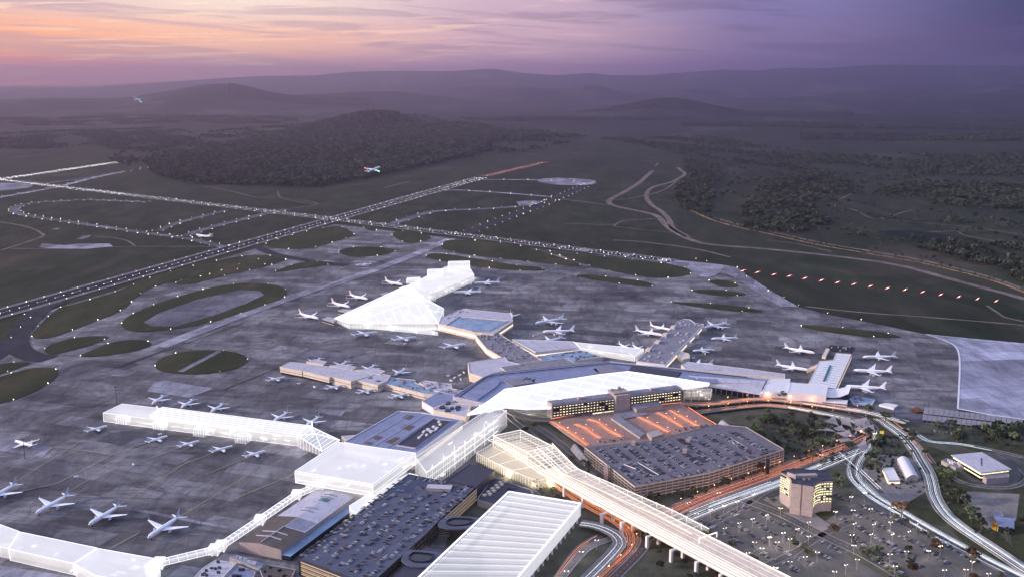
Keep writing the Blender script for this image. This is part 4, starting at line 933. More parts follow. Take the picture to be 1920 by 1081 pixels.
b = MB(); b.add([a1, a2, a3, a4, a5], [(0, 1, 4), (1, 2, 4), (2, 3, 4), (3, 0, 4)]); part(b, 'roof', G_SK2, e)
b = MB()
for p, q in ((a1, a2), (a2, a3), (a3, a4), (a4, a1), (a5, a1), (a5, a2), (a5, a3), (a5, a4)): b.bar(p, q, .8)
for k in range(1, 8): b.bar(lerp(a2, a3, k / 8), lerp(a1, a4, k / 8), .35); b.bar(lerp(a2, a3, k / 8), (*lerp(a2, a3, k / 8).xy, 0), .4)
b.bar((a1.x + 4, a1.y, 0), (a1.x + 4, a1.y, 26), 2.2); part(b, 'edge_frame', G_EDGE, e)
b = MB(); b.add([(*p.xy, 0) for p in (a2, a3)] + [a3, a2], [(0, 1, 2, 3)]); b.add([(*p.xy, 0) for p in (a3, a4)] + [a4, a3], [(0, 1, 2, 3)]); part(b, 'glass_wall', G_SK, e)
# --- big white hall (floating roof box)
e, pts = ghost_block('white_hall', 'huge plain glowing white box hall standing over the low lit wing', 'terminal', [(553, 882), (635, 828), (779, 848), (699, 907)], 17, 33, (18, 26), G_SK2, G_RF, mull=0, w=1.0)
b = MB(); frame_prism(b, inset(pts, -.3), 22, 30, .5); part(b, 'string_course', G_EDGE, e)
b = MB(); b.prism(inset(pts, 9), 0, 17, top=False); part(b, 'lower_wall', G_SK, e)
ghost_block('lit_wing', 'low bright white wing running from under the white hall along the car park', 'building', [(655, 947), (690, 925), (768, 886), (784, 890), (700, 936), (664, 962)], 0, 15, (4, 9), G_SK2, G_SK2, mull=0, w=.7)
# --- terminal four blue roof
e, pts = building('blue_court_terminal', 'large terminal with pale blue roof and sunken dark plant court', 'terminal', [(645, 827), (747, 769), (790, 772), (867, 785), (777, 852), (712, 841)], 22, M_WH, M_RB, 1.2, bands=[(6, 12, M_LITC)])
q = [Vector((*p.xy, 0)) for p in ccw(at([(742, 833), (813, 783), (849, 787), (779, 839)], 22.6))]
b = MB(); b.poly(inset(q, .8), 21.1); ct = part(b, 'plant_court', M_RD, e); b = MB(); b.prism(q, 20.9, 22.9, top=False); b.prism(inset(q, .8), 20.9, 22.9, top=False); sub(b, 'court_kerb', M_RL, ct)
b = MB(); units(b, inset(q, 6), 21.2, 14, 51, 3, 7, hh=(1.5, 3)); sub(b, 'rooftop_plant', M_WH, ct)
b = MB()
for px in ([(754, 781), (765, 775), (776, 778), (766, 785)], [(750, 801), (764, 794), (778, 797), (766, 805)], [(698, 819), (708, 814), (718, 817), (708, 823)], [(722, 826), (742, 817), (752, 820), (738, 832)], [(682, 829), (690, 826), (700, 828), (694, 832)]):
    b.prism([Vector((*p.xy, 0)) for p in at(px, 22)], 20.6, 21.25)
tag(part(b, 'roof_patch', M_RBR, e), kind='stuff')
b = MB()
for o_ in (.22, .42, .6):
    p, q2 = lerp(G(652, 824, 21), G(777, 849, 21), o_), lerp(G(747, 772, 21), G(864, 786, 21), o_); b.bar((*p.xy, 21.2), (*q2.xy, 21.2), .9, .5)
part(b, 'roof_rib', M_RL, e)
# tall glowing curtain hall
e, pts = ghost_block('curtain_hall', 'tall translucent white hall with slim bright masts beside the blue roofed terminal', 'terminal', [(779, 856), (868, 797), (917, 765), (950, 768), (930, 786), (842, 856), (800, 885)], 0, 27, (5, 11, 17, 22), ghost('curtain_glass', (.96, .97, 1.0), .30, .12), ghost('curtain_roof', (.95, .95, 1.0), .35, .08), mull=5, w=.8)
b = MB(); p0, p1 = lerp(pts[0], pts[0], 0), None
L1, L2 = G(792, 874, 20), G(925, 778, 20)
for k in range(7):
    p = lerp(G(800, 884, 22), G(934, 786, 22), (k + .4) / 7); b.box((p.x + 1.5, p.y - 2.5, 14), (.9, .9, 30 + (k % 3) * 4), 0)
part(b, 'mast', G_EDGE, e)
b = MB(); a, c_ = G(800, 884, 24), G(934, 786, 24)
for z in (7, 15, 24): b.bar((a.x, a.y - 1.5, z), (c_.x, c_.y - 1.5, z), 1.1)
part(b, 'deck_line', G_EDGE, e)
b = MB()
for k in range(10): p = lerp(G(800, 880, 14), G(920, 792, 14), (k + .5) / 10); b.box((p.x + 3, p.y + 4, 12), (5, 2, 3), .8)
part(b, 'lit_room', G_DECK, e)
building('plant_house', 'grey flat block with dark roof panels beside the bent terminal', 'building', [(812, 767), (838, 753), (883, 757), (873, 781)], 15, M_CR, M_RL, 1, plant=9, seed=61, psz=(6, 14), pmat=M_RD)
building('blue_roofed_link', 'blue sloped roof below the left end of the bent terminal', 'building', [(791, 751), (829, 729), (851, 731), (868, 745), (845, 752), (812, 764)], 12, M_WH, M_RB, .4)
building('flat_store', 'low pale flat roofed store left of the blue court terminal', 'building', [(640, 816), (668, 814), (676, 818), (650, 826)], 9, M_CR, M_RL, .5)
# --- translucent rail station and viaduct
def station():
    e = thing('rail_station', 'translucent warm white glass rail station hall full of bright frames', 'station', at([(925, 830), (1035, 830), (1045, 900), (900, 860)]))
    r = [G(925, 816, 26), G(976, 805, 28), G(1035, 835, 27), G(988, 846, 26)]; gnd = [Vector((*p.xy, 0)) for p in r]
    b = MB(); b.add(r, [(0, 3, 2, 1)]); part(b, 'roof', G_WARM, e)
    b = MB()
    for i in range(4): j = (i + 1) % 4; b.add([(*r[i].xy, 0), (*r[j].xy, 0), r[j], r[i]], [(0, 1, 2, 3)])
    part(b, 'glass_wall', G_WARM, e)
    for z in (3, 9, 15): b = MB(); b.poly(ccw(inset(gnd, 3 + z * .2)), z); part(b, 'floor', G_WARM2, e)
    b = MB()
    for i in range(4):
        j = (i + 1) % 4; b.bar(r[i], r[j], .9); b.bar((*r[i].xy, 0), r[i], .8)
        for z in (9, 18): b.bar((*r[i].xy, z), (*r[j].xy, z), .5)
    for k in range(1, 9): b.bar(lerp(r[0], r[3], k / 9), lerp(r[1], r[2], k / 9), .22)
    mullions(b, gnd, 0, 25, 6, .35); part(b, 'frame', G_EDGEW, e)
    # lower concourse spreading to the left and front
    lo = [Vector((*p.xy, 0)) for p in at([(893, 848), (930, 826), (990, 850), (1046, 888), (1010, 900), (985, 892), (940, 872)], 13)]
    b = MB(); b.prism(ccw(lo), 0, 13, top=False); cw = part(b, 'concourse_wall', G_WARM, e)
    b = MB(); b.poly(ccw(lo), 13); part(b, 'concourse_roof', ghost('warm_roof', (1.0, .95, .84), .30, .12), e)
    for z in (.9, 5, 9): b = MB(); b.poly(ccw(inset(lo, 2.5)), z); part(b, 'floor', G_WARM2, e)
    b = MB(); frame_prism(b, lo, 0, 13, .6); mullions(b, lo, 0, 13, 5, .35)
    for t in (.25, .5, .75): b.bar((*lerp(lo[0], lo[5], t).xy, 13.2), (*lerp(lo[1], lo[3], t).xy, 13.2), .45)
    sub(b, 'concourse_frame', G_EDGEW, cw)
    # bright curved tracks inside
    b = MB(); tr = curve(at([(920, 822), (950, 838), (985, 862), (1020, 885), (1060, 905)], 15), 6)
    for o_ in (-5, 0, 5): ln = offset(smooth_line(tr), o_); b.strip([(p[0], p[1], 15) for p in ln], 1.3, 15.2)
    part(b, 'track_light', G_DECK, e)
station()
for x, y in ((905, 880), (950, 890), (1000, 905), (1035, 905)): point_light(None, G(x, y, 5), 9000, (1, .82, .58))  # unseen warm lamps added round the station for glow
def viaduct():
    h = 20
    left = [(988, 846, 26), (1045, 898, 21), (1120, 943, 19), (1260, 1018, 19), (1445, 1117, 19), (1560, 1180, 19)]; right = [(1036, 835, 27), (1082, 882, 21), (1155, 914, 19), (1262, 961, 19), (1344, 1003, 19)]
    Lf = [G(*p) for p in left]; Rt = [G(*p) for p in right]
    e = thing('rail_viaduct', 'long elevated viaduct glowing gold white under a glass tube, striding over the roads', 'viaduct', [Lf[2], Lf[4], Rt[2]])
    # straight part
    d = (Lf[4] - Lf[2]); d.z = 0; d.normalize(); nr = Vector((-d.y, d.x, 0))
    def pl(line, off, z): 
        return [Vector((p.x + nr.x * off, p.y + nr.y * off, z)) for p in line]
    w = abs((Rt[2] - Lf[2]).dot(nr)); base = [Lf[1] - d * 45 + Vector((0, 0, 0))] + Lf[1:]; q_ = w / 30
    Z = 17.0
    b = MB(); b.strip(pl(base, w / 2, 0), w, Z, h=1.8); part(b, 'deck', M_CR, e)
    b = MB()
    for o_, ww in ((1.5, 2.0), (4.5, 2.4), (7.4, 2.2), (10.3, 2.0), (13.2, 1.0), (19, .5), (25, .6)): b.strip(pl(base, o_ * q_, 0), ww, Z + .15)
    part(b, 'deck_glow_band', glow('soft_deck_glow', (1.0, .88, .70), .62, True), e)  # bands emit so the deck looks cream lit
    b = MB()
    for o_ in (3, 6, 9, 12, 16, 22, 28): b.strip(pl(base, o_ * q_, 0), .5, Z + .3, h=.4)
    part(b, 'rail', M_CR, e)
    b = MB()
    for o_ in (0.2, w - .2): b.strip(pl(base, o_, 0), .5, Z + 1.3, h=1.5)
    part(b, 'parapet', G_EDGEW, e)
    # glass tube: down to the portal
    tl = [Lf[0], Lf[1], Lf[2], lerp(Lf[2], Lf[3], 1.0), lerp(Lf[3], Lf[4], .25)]; tr = Rt
    n = 26; tp = resample([Rt[0], Rt[1], Rt[2], Rt[3], Rt[4]], (sum((a - b_).length for a, b_ in zip(Rt, Rt[1:]))) / n)
    g = MB(); fr = MB(); rw = MB()
    inner = [p - nr * w * .55 for p in tp]
    for i in range(len(tp) - 1):
        a, c_ = tp[i], tp[i + 1]; a2, c2 = inner[i], inner[i + 1]; zt0, zt1 = a.z + 3.5, c_.z + 3.5
        g.add([(*a.xy, Z), (*c_.xy, Z), (*c_.xy, zt1), (*a.xy, zt0)], [(0, 1, 2, 3)]); rw.add([(*a.xy, zt0), (*c_.xy, zt1), (*c2.xy, zt1 + 1), (*a2.xy, zt0 + 1)], [(0, 1, 2, 3)])
        fr.bar((*a.xy, zt0), (*c_.xy, zt1), .7); fr.bar((*a2.xy, zt0 + 1), (*c2.xy, zt1 + 1), .5)
        if i % 2 == 0: fr.bar((*a.xy, Z), (*a.xy, zt0 + 1.2), .7)
        fr.bar((*a.xy, zt0), (*a2.xy, zt0 + 1), .22)
    part(g, 'glass_wall', G_WARM, e); part(rw, 'glass_roof', G_WARM, e); part(fr, 'frame', G_EDGEW, e)
    # slanted glass hood between the station and the deck
    b = MB(); b.add([Lf[0], Rt[0], Rt[1] + Vector((0, 0, 3)), Lf[1] + Vector((0, 0, 3))], [(0, 1, 2, 3)]); hd_ = part(b, 'glass_hood', G_WARM, e)
    b = MB()
    for k in range(11): b.bar(lerp(Lf[0], Lf[1] + Vector((0, 0, 3)), k / 10), lerp(Rt[0], Rt[1] + Vector((0, 0, 3)), k / 10), .4)
    for k in range(5): b.bar(lerp(Lf[0], Rt[0], k / 4), lerp(Lf[1] + Vector((0, 0, 3)), Rt[1] + Vector((0, 0, 3)), k / 4), .7)
    sub(b, 'hood_frame', G_EDGEW, hd_)
    # portal frame
    p, q = Rt[-1], Rt[-1] - nr * w * .55
    b = MB(); b.bar((*p.xy, Z + 6), (*q.xy, Z + 6), 1.2); b.bar((*p.xy, Z), (*p.xy, Z + 6), 1); b.bar((*q.xy, Z), (*q.xy, Z + 6), 1); part(b, 'portal', G_EDGEW, e)
    for x, y in ((1058, 930), (1093, 951), (1128, 983), (1165, 1000), (1213, 1027), (1258, 1053), (1305, 1076), (1350, 1100)):
        g = G(x, y, 0); b = MB(); b.box((g.x, g.y, 7.6), (3.2, 3.2, 15.2), .6); b.box((g.x + nr.x * 18, g.y + nr.y * 18, 7.6), (3.2, 3.2, 15.2), .6); b.bar((g.x, g.y, 14), (g.x + nr.x * 18, g.y + nr.y * 18, 14), 2.2); part(b, 'pier_column', M_WH, e)
viaduct()
# --- louvred white hall, bottom
def louvre():
    h = 24; A_, B_ = G(954, 921, h), G(1089, 943, h); a2, b2 = G(786, 1081, h), G(972, 1081, h)
    A_, B_, a2, b2 = (Vector((p.x, p.y, 0)) for p in (A_, B_, a2, b2)); dA = (a2 - A_); dB = (b2 - B_); C_, D_ = A_ + dA * 1.45, B_ + dB * 1.45 
    pts = [A_, B_, D_, C_]; e = thing('louvred_hall', 'big white hall with louvred slat roof in the bottom foreground', 'building', pts)
    b = MB(); b.prism(ccw(inset(pts, 1.2)), 7, h - 1.5, top=True); part(b, 'glass_box', G_SK2, e)
    n = 64; r = random.Random(5)
    for k in range(n):
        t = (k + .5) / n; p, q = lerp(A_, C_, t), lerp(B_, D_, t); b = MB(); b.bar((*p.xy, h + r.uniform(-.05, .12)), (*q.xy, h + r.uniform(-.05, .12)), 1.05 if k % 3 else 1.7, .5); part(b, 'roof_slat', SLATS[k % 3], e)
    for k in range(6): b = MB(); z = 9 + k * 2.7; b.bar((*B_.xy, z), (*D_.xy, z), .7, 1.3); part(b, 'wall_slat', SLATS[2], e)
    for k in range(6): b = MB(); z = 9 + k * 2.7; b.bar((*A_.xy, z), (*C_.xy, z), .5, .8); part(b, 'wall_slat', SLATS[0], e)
    b = MB()
    for p, q in ((A_, B_), (B_, D_), (A_, C_)): b.bar((*p.xy, h + .5), (*q.xy, h + .5), 1.6, 1.2)
    part(b, 'roof_edge', G_EDGE, e)
    for k in range(20):
        t = (k + .5) / 20; p = lerp(B_, D_, t); p = lerp(p, lerp(A_, C_, t), .02); b = MB(); b.box((p.x, p.y, 4.2), (1.8, 1.8, 8.4), .5); part(b, 'column', M_WH, e)
    b = MB(); b.prism(ccw(inset(pts, 9)), 0, 8); part(b, 'ground_floor', M_CR, e)
SLATS = [plain('slat_white_glow', (.50, .50, .51), .5, .08, .1, emit=(1, 1, 1), es=.12), plain('slat_pale_glow', (.40, .395, .42), .5, .08, .1, emit=(1, 1, 1), es=.07), plain('slat_bright_glow', (.62, .62, .62), .5, .05, .1, emit=(1, 1, 1), es=.24)]  # slats given faint emission so they look whiter
louvre()
# --- bottom left glowing pier and glass walkway
ghost_block('glowing_lounge', 'glowing white lounge box at the left frame edge, first of the bottom row', 'building', [(-220, 975), (-60, 968), (0, 982), (36, 995), (16, 1027), (-60, 1012), (-260, 1000)], 0, 13, (4, 8), G_SK2, G_RF, mull=12, w=.7)
ghost_block('glowing_lounge', 'wide glowing white lounge box in the bottom left corner, middle of its row', 'building', [(17, 1028), (37, 996), (182, 1026), (137, 1055)], 0, 14, (4, 9), G_SK2, G_RF, mull=0, w=.9)
ghost_block('glowing_lounge', 'glowing white lounge box next to the glass walkway, last of the bottom row', 'building', [(139, 1056), (184, 1027), (297, 1047), (290, 1095), (180, 1078)], 0, 14, (4, 9), G_SK2, G_RF, mull=0, w=.9)
ghost_block('glowing_porch', 'small bright glass porch where the walkway meets the last lounge', 'building', [(272, 1058), (288, 1047), (299, 1049), (299, 1070), (286, 1080)], 0, 16, (6,), G_SK2, G_SK2, mull=4, w=.8)
def walkway():
    P = [G(298, 1053, 9), G(402, 1028, 9), G(414, 1021, 9), G(487, 972, 9), G(556, 925, 9), G(600, 906, 9), G(632, 890, 9)]
    e = thing('glass_walkway', 'long raised glass walkway with lit box nodes along the apron edge', 'walkway', [P[0], P[6]])
    b = MB(); fr = MB()
    for a, c_ in zip(P, P[1:]):
        b.bar((*a.xy, 8), (*c_.xy, 8), 7, 5)
        d = (c_ - a); d.z = 0; d.normalize(); n_ = Vector((-d.y, d.x, 0)) * 3.6; k = max(1, int((c_ - a).length / 9))
        for s_ in (-1, 1):
            for z in (5.5, 10.5): fr.bar((*(a + n_ * s_).xy, z), (*(c_ + n_ * s_).xy, z), .6)
        for i in range(k + 1): p = lerp(a, c_, i / k); fr.bar((*(p + n_).xy, 10.6), (*(p - n_).xy, 10.6), .35); fr.bar((*(p - n_).xy, 5.5), (*(p - n_).xy, 10.6), .35)
    part(b, 'glass_tube', G_SK, e); part(fr, 'frame', G_EDGE, e)
    b = MB()
    for a, c_ in zip(P, P[1:]): b.strip([(*a.xy, 0), (*c_.xy, 0)], 5, 6.4)
    part(b, 'floor', G_FL, e)
    for i in (0, 1, 2, 3, 4, 5):
        p = P[i]; b = MB(); bx = [Vector((p.x + dx, p.y + dy, 0)) for dx, dy in ((-5.5, -5.5), (5.5, -5.5), (5.5, 5.5), (-5.5, 5.5))]; rz = .6
        b.prism(bx, 4, 13); nb = part(b, 'node_box', G_SK2, e); b = MB(); frame_prism(b, bx, 4, 13, .6); b.bar((p.x - 3, p.y, 0), (p.x - 3, p.y, 4), 1); b.bar((p.x + 3, p.y, 0), (p.x + 3, p.y, 4), 1); sub(b, 'node_frame', G_EDGE, nb)
walkway()
# --- hangar with shallow gabled roof
def hangar():
    a, b_, c_, d_ = G(448, 1015, 12), G(590, 919, 12), G(665, 930, 12), G(527, 1030, 12)
    m1, m2 = (a + d_) / 2 + Vector((0, 0, 3.2)), (b_ + c_) / 2 + Vector((0, 0, 3.2))
    e = thing('hangar', 'long grey hangar with shallow gabled roof, brown at the near end', 'hangar', [a, b_, c_, d_]); nearm = .42
    P = lambda s, t: lerp(lerp(a, b_, t), lerp(m1, m2, t), s) if s <= 1 else lerp(lerp(m1, m2, t), lerp(d_, c_, t), s - 1)
    for t0, t1, mt, nm in ((0, .30, M_RBR, 'brown_roof'), (.30, .48, None, 'x'), (.48, 1, M_RL, 'pale_roof')):
        if mt is None:
            b = MB(); b.add([P(0, t0), P(1, t0), P(1, t1), P(0, t1)], [(0, 1, 2, 3)]); part(b, 'brown_roof', M_RBR, e); b = MB(); b.add([P(1, t0), P(2, t0), P(2, t1), P(1, t1)], [(0, 1, 2, 3)]); part(b, 'seamed_roof', M_RL, e); continue
        b = MB(); b.add([P(0, t0), P(1, t0), P(2, t0), P(2, t1), P(1, t1), P(0, t1)], [(0, 1, 4, 5), (1, 2, 3, 4)]); part(b, nm, mt, e)
    b = MB()
    for s0, s1 in ((0, 1), (1, 2)): pass
    b.add([(*a.xy, 0), (*d_.xy, 0), d_, m1, a], [(0, 1, 2, 3, 4)]); b.add([(*d_.xy, 0), (*c_.xy, 0), c_, d_], [(0, 1, 2, 3)]); b.add([(*b_.xy, 0), (*a.xy, 0), a, b_], [(0, 1, 2, 3)]); b.add([(*c_.xy, 0), (*b_.xy, 0), b_, m2, c_], [(0, 1, 2, 3, 4)]); part(b, 'wall', M_CONP, e)
    up = Vector((0, 0, .35)); b = MB(); b.bar(P(1, .02) + up, P(1, .30) + up, .9); part(b, 'ridge_skylight', M_RL, e)
    for t in (.12, .2): b = MB(); b.bar(P(.35, t) + up, P(1, t) + up, 1.2); b.bar(P(1, t) + up, P(1.55, t) + up, 1.2); part(b, 'cross_skylight', M_RL, e)
    b = MB()
    for k in range(14): s_ = 1.05 + k * .065; b.bar(P(s_, .31) + up * .4, P(s_, .47) + up * .4, .3)
    part(b, 'seams', M_RG, e)
    for t in (.60, .66, .88, .93): b = MB(); b.bar(P(.7, t) + up, P(1, t) + up, .9, .6); b.bar(P(1, t) + up, P(1.35, t) + up, .9, .6); part(b, 'roof_ridge_vent', M_RG, e)
    b = MB(); b.add([P(.85, .80) + up, P(1, .80) + up, P(1, .86) + up, P(.85, .86) + up], [(0, 1, 2, 3)]); b.add([P(1.03, .80) + up, P(1.3, .80) + up, P(1.3, .86) + up, P(1.03, .86) + up], [(0, 1, 2, 3)]); part(b, 'green_skylight', M_GREEN, e)
    # lean-to on the right
    n_ = (d_ - a); n_.z = 0; n_.normalize(); q = [(*d_.xy, 0), (*c_.xy, 0), (*(c_ + n_ * 12).xy, 0), (*(d_ + n_ * 12).xy, 0)]
    b = MB(); b.prism([Vector(p) for p in q], 0, 6, top=False); lt = part(b, 'lean_to', M_GD, e); b = MB(); b.poly(ccw([Vector(p) for p in q]), 6.1); sub(b, 'lean_to_roof', M_RC, lt)
hangar()
building('service_shed', 'flat mauve roofed shed with small roof boxes in the bottom left foreground', 'building', [(380, 1063), (404, 1048), (444, 1054), (410, 1090), (360, 1085)], 7, M_CR, M_RL, .4, plant=10, seed=71, psz=(2, 4), pmat=M_RD)
building('solar_roof_shed', 'long low shed covered by blue white solar panels', 'building', [(430, 1043), (445, 1040), (495, 1056), (485, 1066)], 6, M_CON, M_RC, .3, seams=3, plant=26, seed=72, psz=(1.6, 3), pmat=M_RL)
building('service_shed', 'blue roofed shed with one dark tank between the mauve shed and the solar roof', 'building', [(418, 1084), (446, 1058), (480, 1070), (468, 1100), (430, 1100)], 6, M_CON, M_RB, .5, plant=4, seed=73, pmat=M_RD)
building('service_shed', 'low brown roofed shed near the slatted car park corner', 'building', [(486, 1066), (500, 1056), (555, 1066), (540, 1095), (500, 1100)], 5, M_CON, M_RBR, .5, plant=9, seed=74, psz=(2, 4), pmat=M_RD)
building('dark_block', 'dark flat roofed block with pale fins behind the near car park', 'building', [(880, 869), (928, 880), (893, 911), (838, 899)], 21, M_RD, M_RD, .6)
e, pts = building('plant_terrace', 'low grey block with twin rows of air handling units', 'building', [(920, 900), (925, 893), (996, 917), (1000, 925), (946, 950), (895, 936), (897, 930)], 9, M_CON, M_RD, .6)
b = MB()
for k in range(5):
    for t in (0, 1): p = lerp(G(908, 927, 10), G(938, 903, 10), k / 4.0); b.box((p.x + t * 7, p.y + t * 3, 9.8), (5, 3.6, 2.4), .7)
part(b, 'air_handlers', M_CR, e, kind='stuff')
# ================================================================== CAR PARKS
M_PARK = plain('car_park_deck', (.17, .155, .175), .8, .2, .05, dirt=(.05, .048, .055)); M_PARKB = plain('car_park_deck_blue', (.10, .11, .155), .8, .25, .05, dirt=(.12, .095, .085)); M_SPAN = plain('spandrel_concrete', (.50, .44, .37), .8, .15, .15, dirt=(.25, .2, .17)); M_SPD = plain('dark_slat', (.05, .04, .035), .6, .3, .2)
def car_park(name, label, px, h, levels, spand, deck, core=True, base=0):
    pts = [Vector((*p.xy, 0)) for p in ccw(at(px, h))]; e = thing(name, label, 'car park', pts); fh = (h - base) / levels
    b = MB(); b.poly(inset(pts, .4), h); part(b, 'roof_deck', deck, e)
    for k in range(levels):
        z = base + (k + 1) * fh
        b = MB(); b.prism(pts, z - 1.15, z + (1.0 if k == levels - 1 else .2), top=False); b.prism(inset(pts, .45), z - 1.15, z + (1.0 if k == levels - 1 else .2), top=False)
        n = len(pts); i2 = inset(pts, .45); zt = z + (1.0 if k == levels - 1 else .2)
        for zz in (z - 1.15, zt): 
            for i in range(n): j = (i + 1) % n; b.add([(*pts[i].xy, zz), (*pts[j].xy, zz), (*i2[j].xy, zz), (*i2[i].xy, zz)], [(0, 1, 2, 3)])
        part(b, 'spandrel', spand, e)
        if k < levels - 1: b = MB(); b.poly(inset(pts, .5), z - .4); part(b, 'deck', deck, e)
    b = MB(); b.prism(inset(pts, 13), 0, h - 1, top=False); part(b, 'core_wall', M_SPAN, e)
    b = MB()
    for k in range(levels):
        z = base + (k + 1) * fh - 1.3; q = inset(pts, 6)
        for i in range(len(q)):
            a, c_ = q[i], q[(i + 1) % len(q)]; b.bar((*a.xy, z), (*c_.xy, z), .7, .15)
    part(b, 'ceiling_lights', M_CEIL, e, kind='stuff')
    b = MB()
    for i in range(len(pts)):
        a, c_ = pts[i], pts[(i + 1) % len(pts)]; k = max(1, int((c_ - a).length / 9))
        for j in range(k): p = lerp(a, c_, j / k); b.box((p.x, p.y, (h - 1) / 2), (.7, .7, h - 1), 0)
    part(b, 'column_row', spand, e, kind='stuff')
    return e, pts
CP1 = [(1096, 838), (1190, 912), (1330, 886), (1470, 842), (1399, 800), (1345, 795), (1220, 826)]
cp1, CP1w = car_park('multistorey_car_park', 'large open sided car park with cars packed on its roof, in front of the hotel', CP1, 20, 5, M_SPAN, M_PARK)
for k, (px, rot) in enumerate((([(1170, 870), (1196, 867), (1235, 890), (1225, 892), (1190, 878)], 0), ([(1290, 858), (1320, 852), (1340, 866), (1310, 870)], 0), ([(1362, 822), (1368, 820), (1402, 840), (1398, 843)], 0))):
    q = [Vector((*p.xy, 0)) for p in ccw(at(px, 20))]; b = MB(); b.poly(q, 20.12); w_ = part(b, 'ramp_well', M_RD, cp1); b = MB(); b.prism(inset(q, -.3), 20, 21.1, top=False); b.prism(q, 20, 21.1, top=False); sub(b, 'well_parapet', M_WH, w_)
for x, y in ((1137, 878), (1290, 828), (1284, 847), (1188, 832)): p = G(x, y, 20); b = MB(); b.box((p.x, p.y, 12.5), (7, 6, 24), AXIS); part(b, 'stair_tower', M_CONP, cp1)
p = G(1440, 862, 20); b = MB(); b.box((p.x, p.y, 11), (5, 5, 24), AXIS); part(b, 'stair_tower', M_GD, cp1)
CP2 = [(766, 889), (891, 914), (826, 973), (800, 1000), (690, 1100), (640, 1078), (560, 1048)]
cp2, CP2w = car_park('dark_car_park', 'dark slatted car park with scattered cars on its blue roof, bottom centre', CP2, 19, 7, M_SPD, M_PARKB)
b = MB(); p = G(824, 913, 22); b.box((p.x, p.y, 20.8), (30, 11, 4), -.12); part(b, 'roof_shed', M_CONP, cp2)
b = MB(); b.box((p.x, p.y, 23.1), (32, 13, .5), -.12); part(b, 'shed_roof', M_RL, cp2)
# second block of the dark car park: ramps and slatted courts
cp3, _ = car_park('ramp_block', 'dark slatted ramp block between the car park and the louvred hall', [(795, 1023), (905, 1035), (900, 1100), (700, 1110)], 18, 7, M_SPD, M_RD)
for k, (px, lb) in enumerate((([(828, 972), (852, 966), (905, 970), (896, 985), (850, 990), (822, 984)], 'upper dark ramp deck with rounded opening beside the slatted car park'), ([(762, 1032), (776, 1029), (832, 1036), (822, 1058), (775, 1060), (752, 1048)], 'lower dark ramp deck with rounded opening beside the slatted car park'))):
    q = [Vector((*p_.xy, 0)) for p_ in ccw(closed_curve(at(px, 20.5), 3))]; e = thing('ramp_deck', lb, 'ramp', q); b = MB(); b.prism(q, 18.6, 20.2, bottom=True); part(b, 'deck', M_PARKB, e)
    c_ = scenter(q); o_ = [c_ + (p_ - c_) * .52 for p_ in q]; b = MB(); b.poly(o_, 20.35); b.prism(o_, 20.2, 21.4, top=False); b.prism([c_ + (p_ - c_) * .6 for p_ in q], 20.2, 21.4, top=False); part(b, 'ramp_opening', M_GD, e)
    b = MB(); b.prism([c_ + (p_ - c_) * .4 for p_ in q], 0, 18.6); part(b, 'support', M_SPD, e)
# court facades: warm slats
for k, (p0, p1, zz) in enumerate(((G(893, 914, 19), G(828, 972, 19), 19), (G(820, 976, 19), G(755, 1040, 19), 19), (G(820, 976, 19), G(892, 984, 19), 19), (G(565, 1050, 19), G(650, 1082, 19), 19))):
    e = thing('slat_screen', ['warm lit slatted screen below the right roof edge of the dark car park, upper court', 'warm lit slatted screen below the right roof edge of the dark car park, lower court', 'slatted screen closing the back of the lower court', 'brown slatted screen on the near left corner of the dark car park'][k], 'screen', [p0, p1]); d = (p1 - p0).normalized(); n_ = Vector((d.y, -d.x, 0)) * (.9 if k != 1 or True else -.9)
    if n_.y > 0: n_ = -n_
    for r_ in range(8): b = MB(); z = zz - 1 - r_ * 2.3; b.bar((*(p0 + n_).xy, z), (*(p1 + n_).xy, z), .4, .75); part(b, 'slat', M_SPAN if r_ % 2 == 0 or k == 2 else M_RBR, e)
    b = MB(); b.bar((*(p0 + n_ * .3).xy, zz - 8), (*(p1 + n_ * .3).xy, zz - 8), .1, 15); part(b, 'backing', M_SPD, e)
    if k in (0, 1, 3): b = MB(); [b.bar((*(p0 + n_ * .55).xy, zz - 2.1 - r_ * 2.3), (*(p1 + n_ * .55).xy, zz - 2.1 - r_ * 2.3), .1, .22) for r_ in range(7)]; part(b, 'strip_light', glow('slat_light', (1.0, .74, .42), .5), e)
# ================================================================== LANDSIDE GROUND AND ROADS
M_LAND = plain('landside_soil', (.075, .078, .055), .95, .5, .03, dirt=(.13, .11, .09)); M_VERGE = plain('verge_grass', (.045, .052, .026), .95, .5, .05, dirt=(.11, .09, .055)); M_LOT = plain('parking_asphalt', (.10, .097, .095), .85, .3, .04, dirt=(.17, .155, .14))
M_ROAD = plain('road_asphalt', (.085, .080, .080), .75, .25, .05, dirt=(.15, .14, .13)); M_KERB = plain('kerb_concrete', (.32, .30, .28), .8, .15, .1); M_PAVE = plain('paving', (.22, .20, .19), .85, .25, .06, dirt=(.10, .09, .085))
M_ORG = glow('orange_trail', (1.0, .30, .11), 1.6, True); M_ORG2 = glow('amber_trail', (1.0, .44, .20), 1.4, True); M_ORGE = glow('faint_orange_trail', (1.0, .34, .18), .36, True); M_ORGD = glow('dim_orange_trail', (1.0, .28, .12), .6, True); M_WHD = glow('dim_white_trail', (.9, .92, 1.0), .6, True); M_WST = glow('white_trail', (.90, .95, 1.0), 1.8, True); M_BST = glow('cool_trail', (.70, .86, 1.0), 1.5, True)  # emission colours of the added light trail bars
sheet('landside_ground', [(1060, 770), (1320, 726), (1430, 742), (1590, 758), (1640, 762), (1796, 790), (2300, 900), (2600, 1700), (700, 1700), (840, 1000), (900, 860), (960, 780)], .35, M_LAND, False)
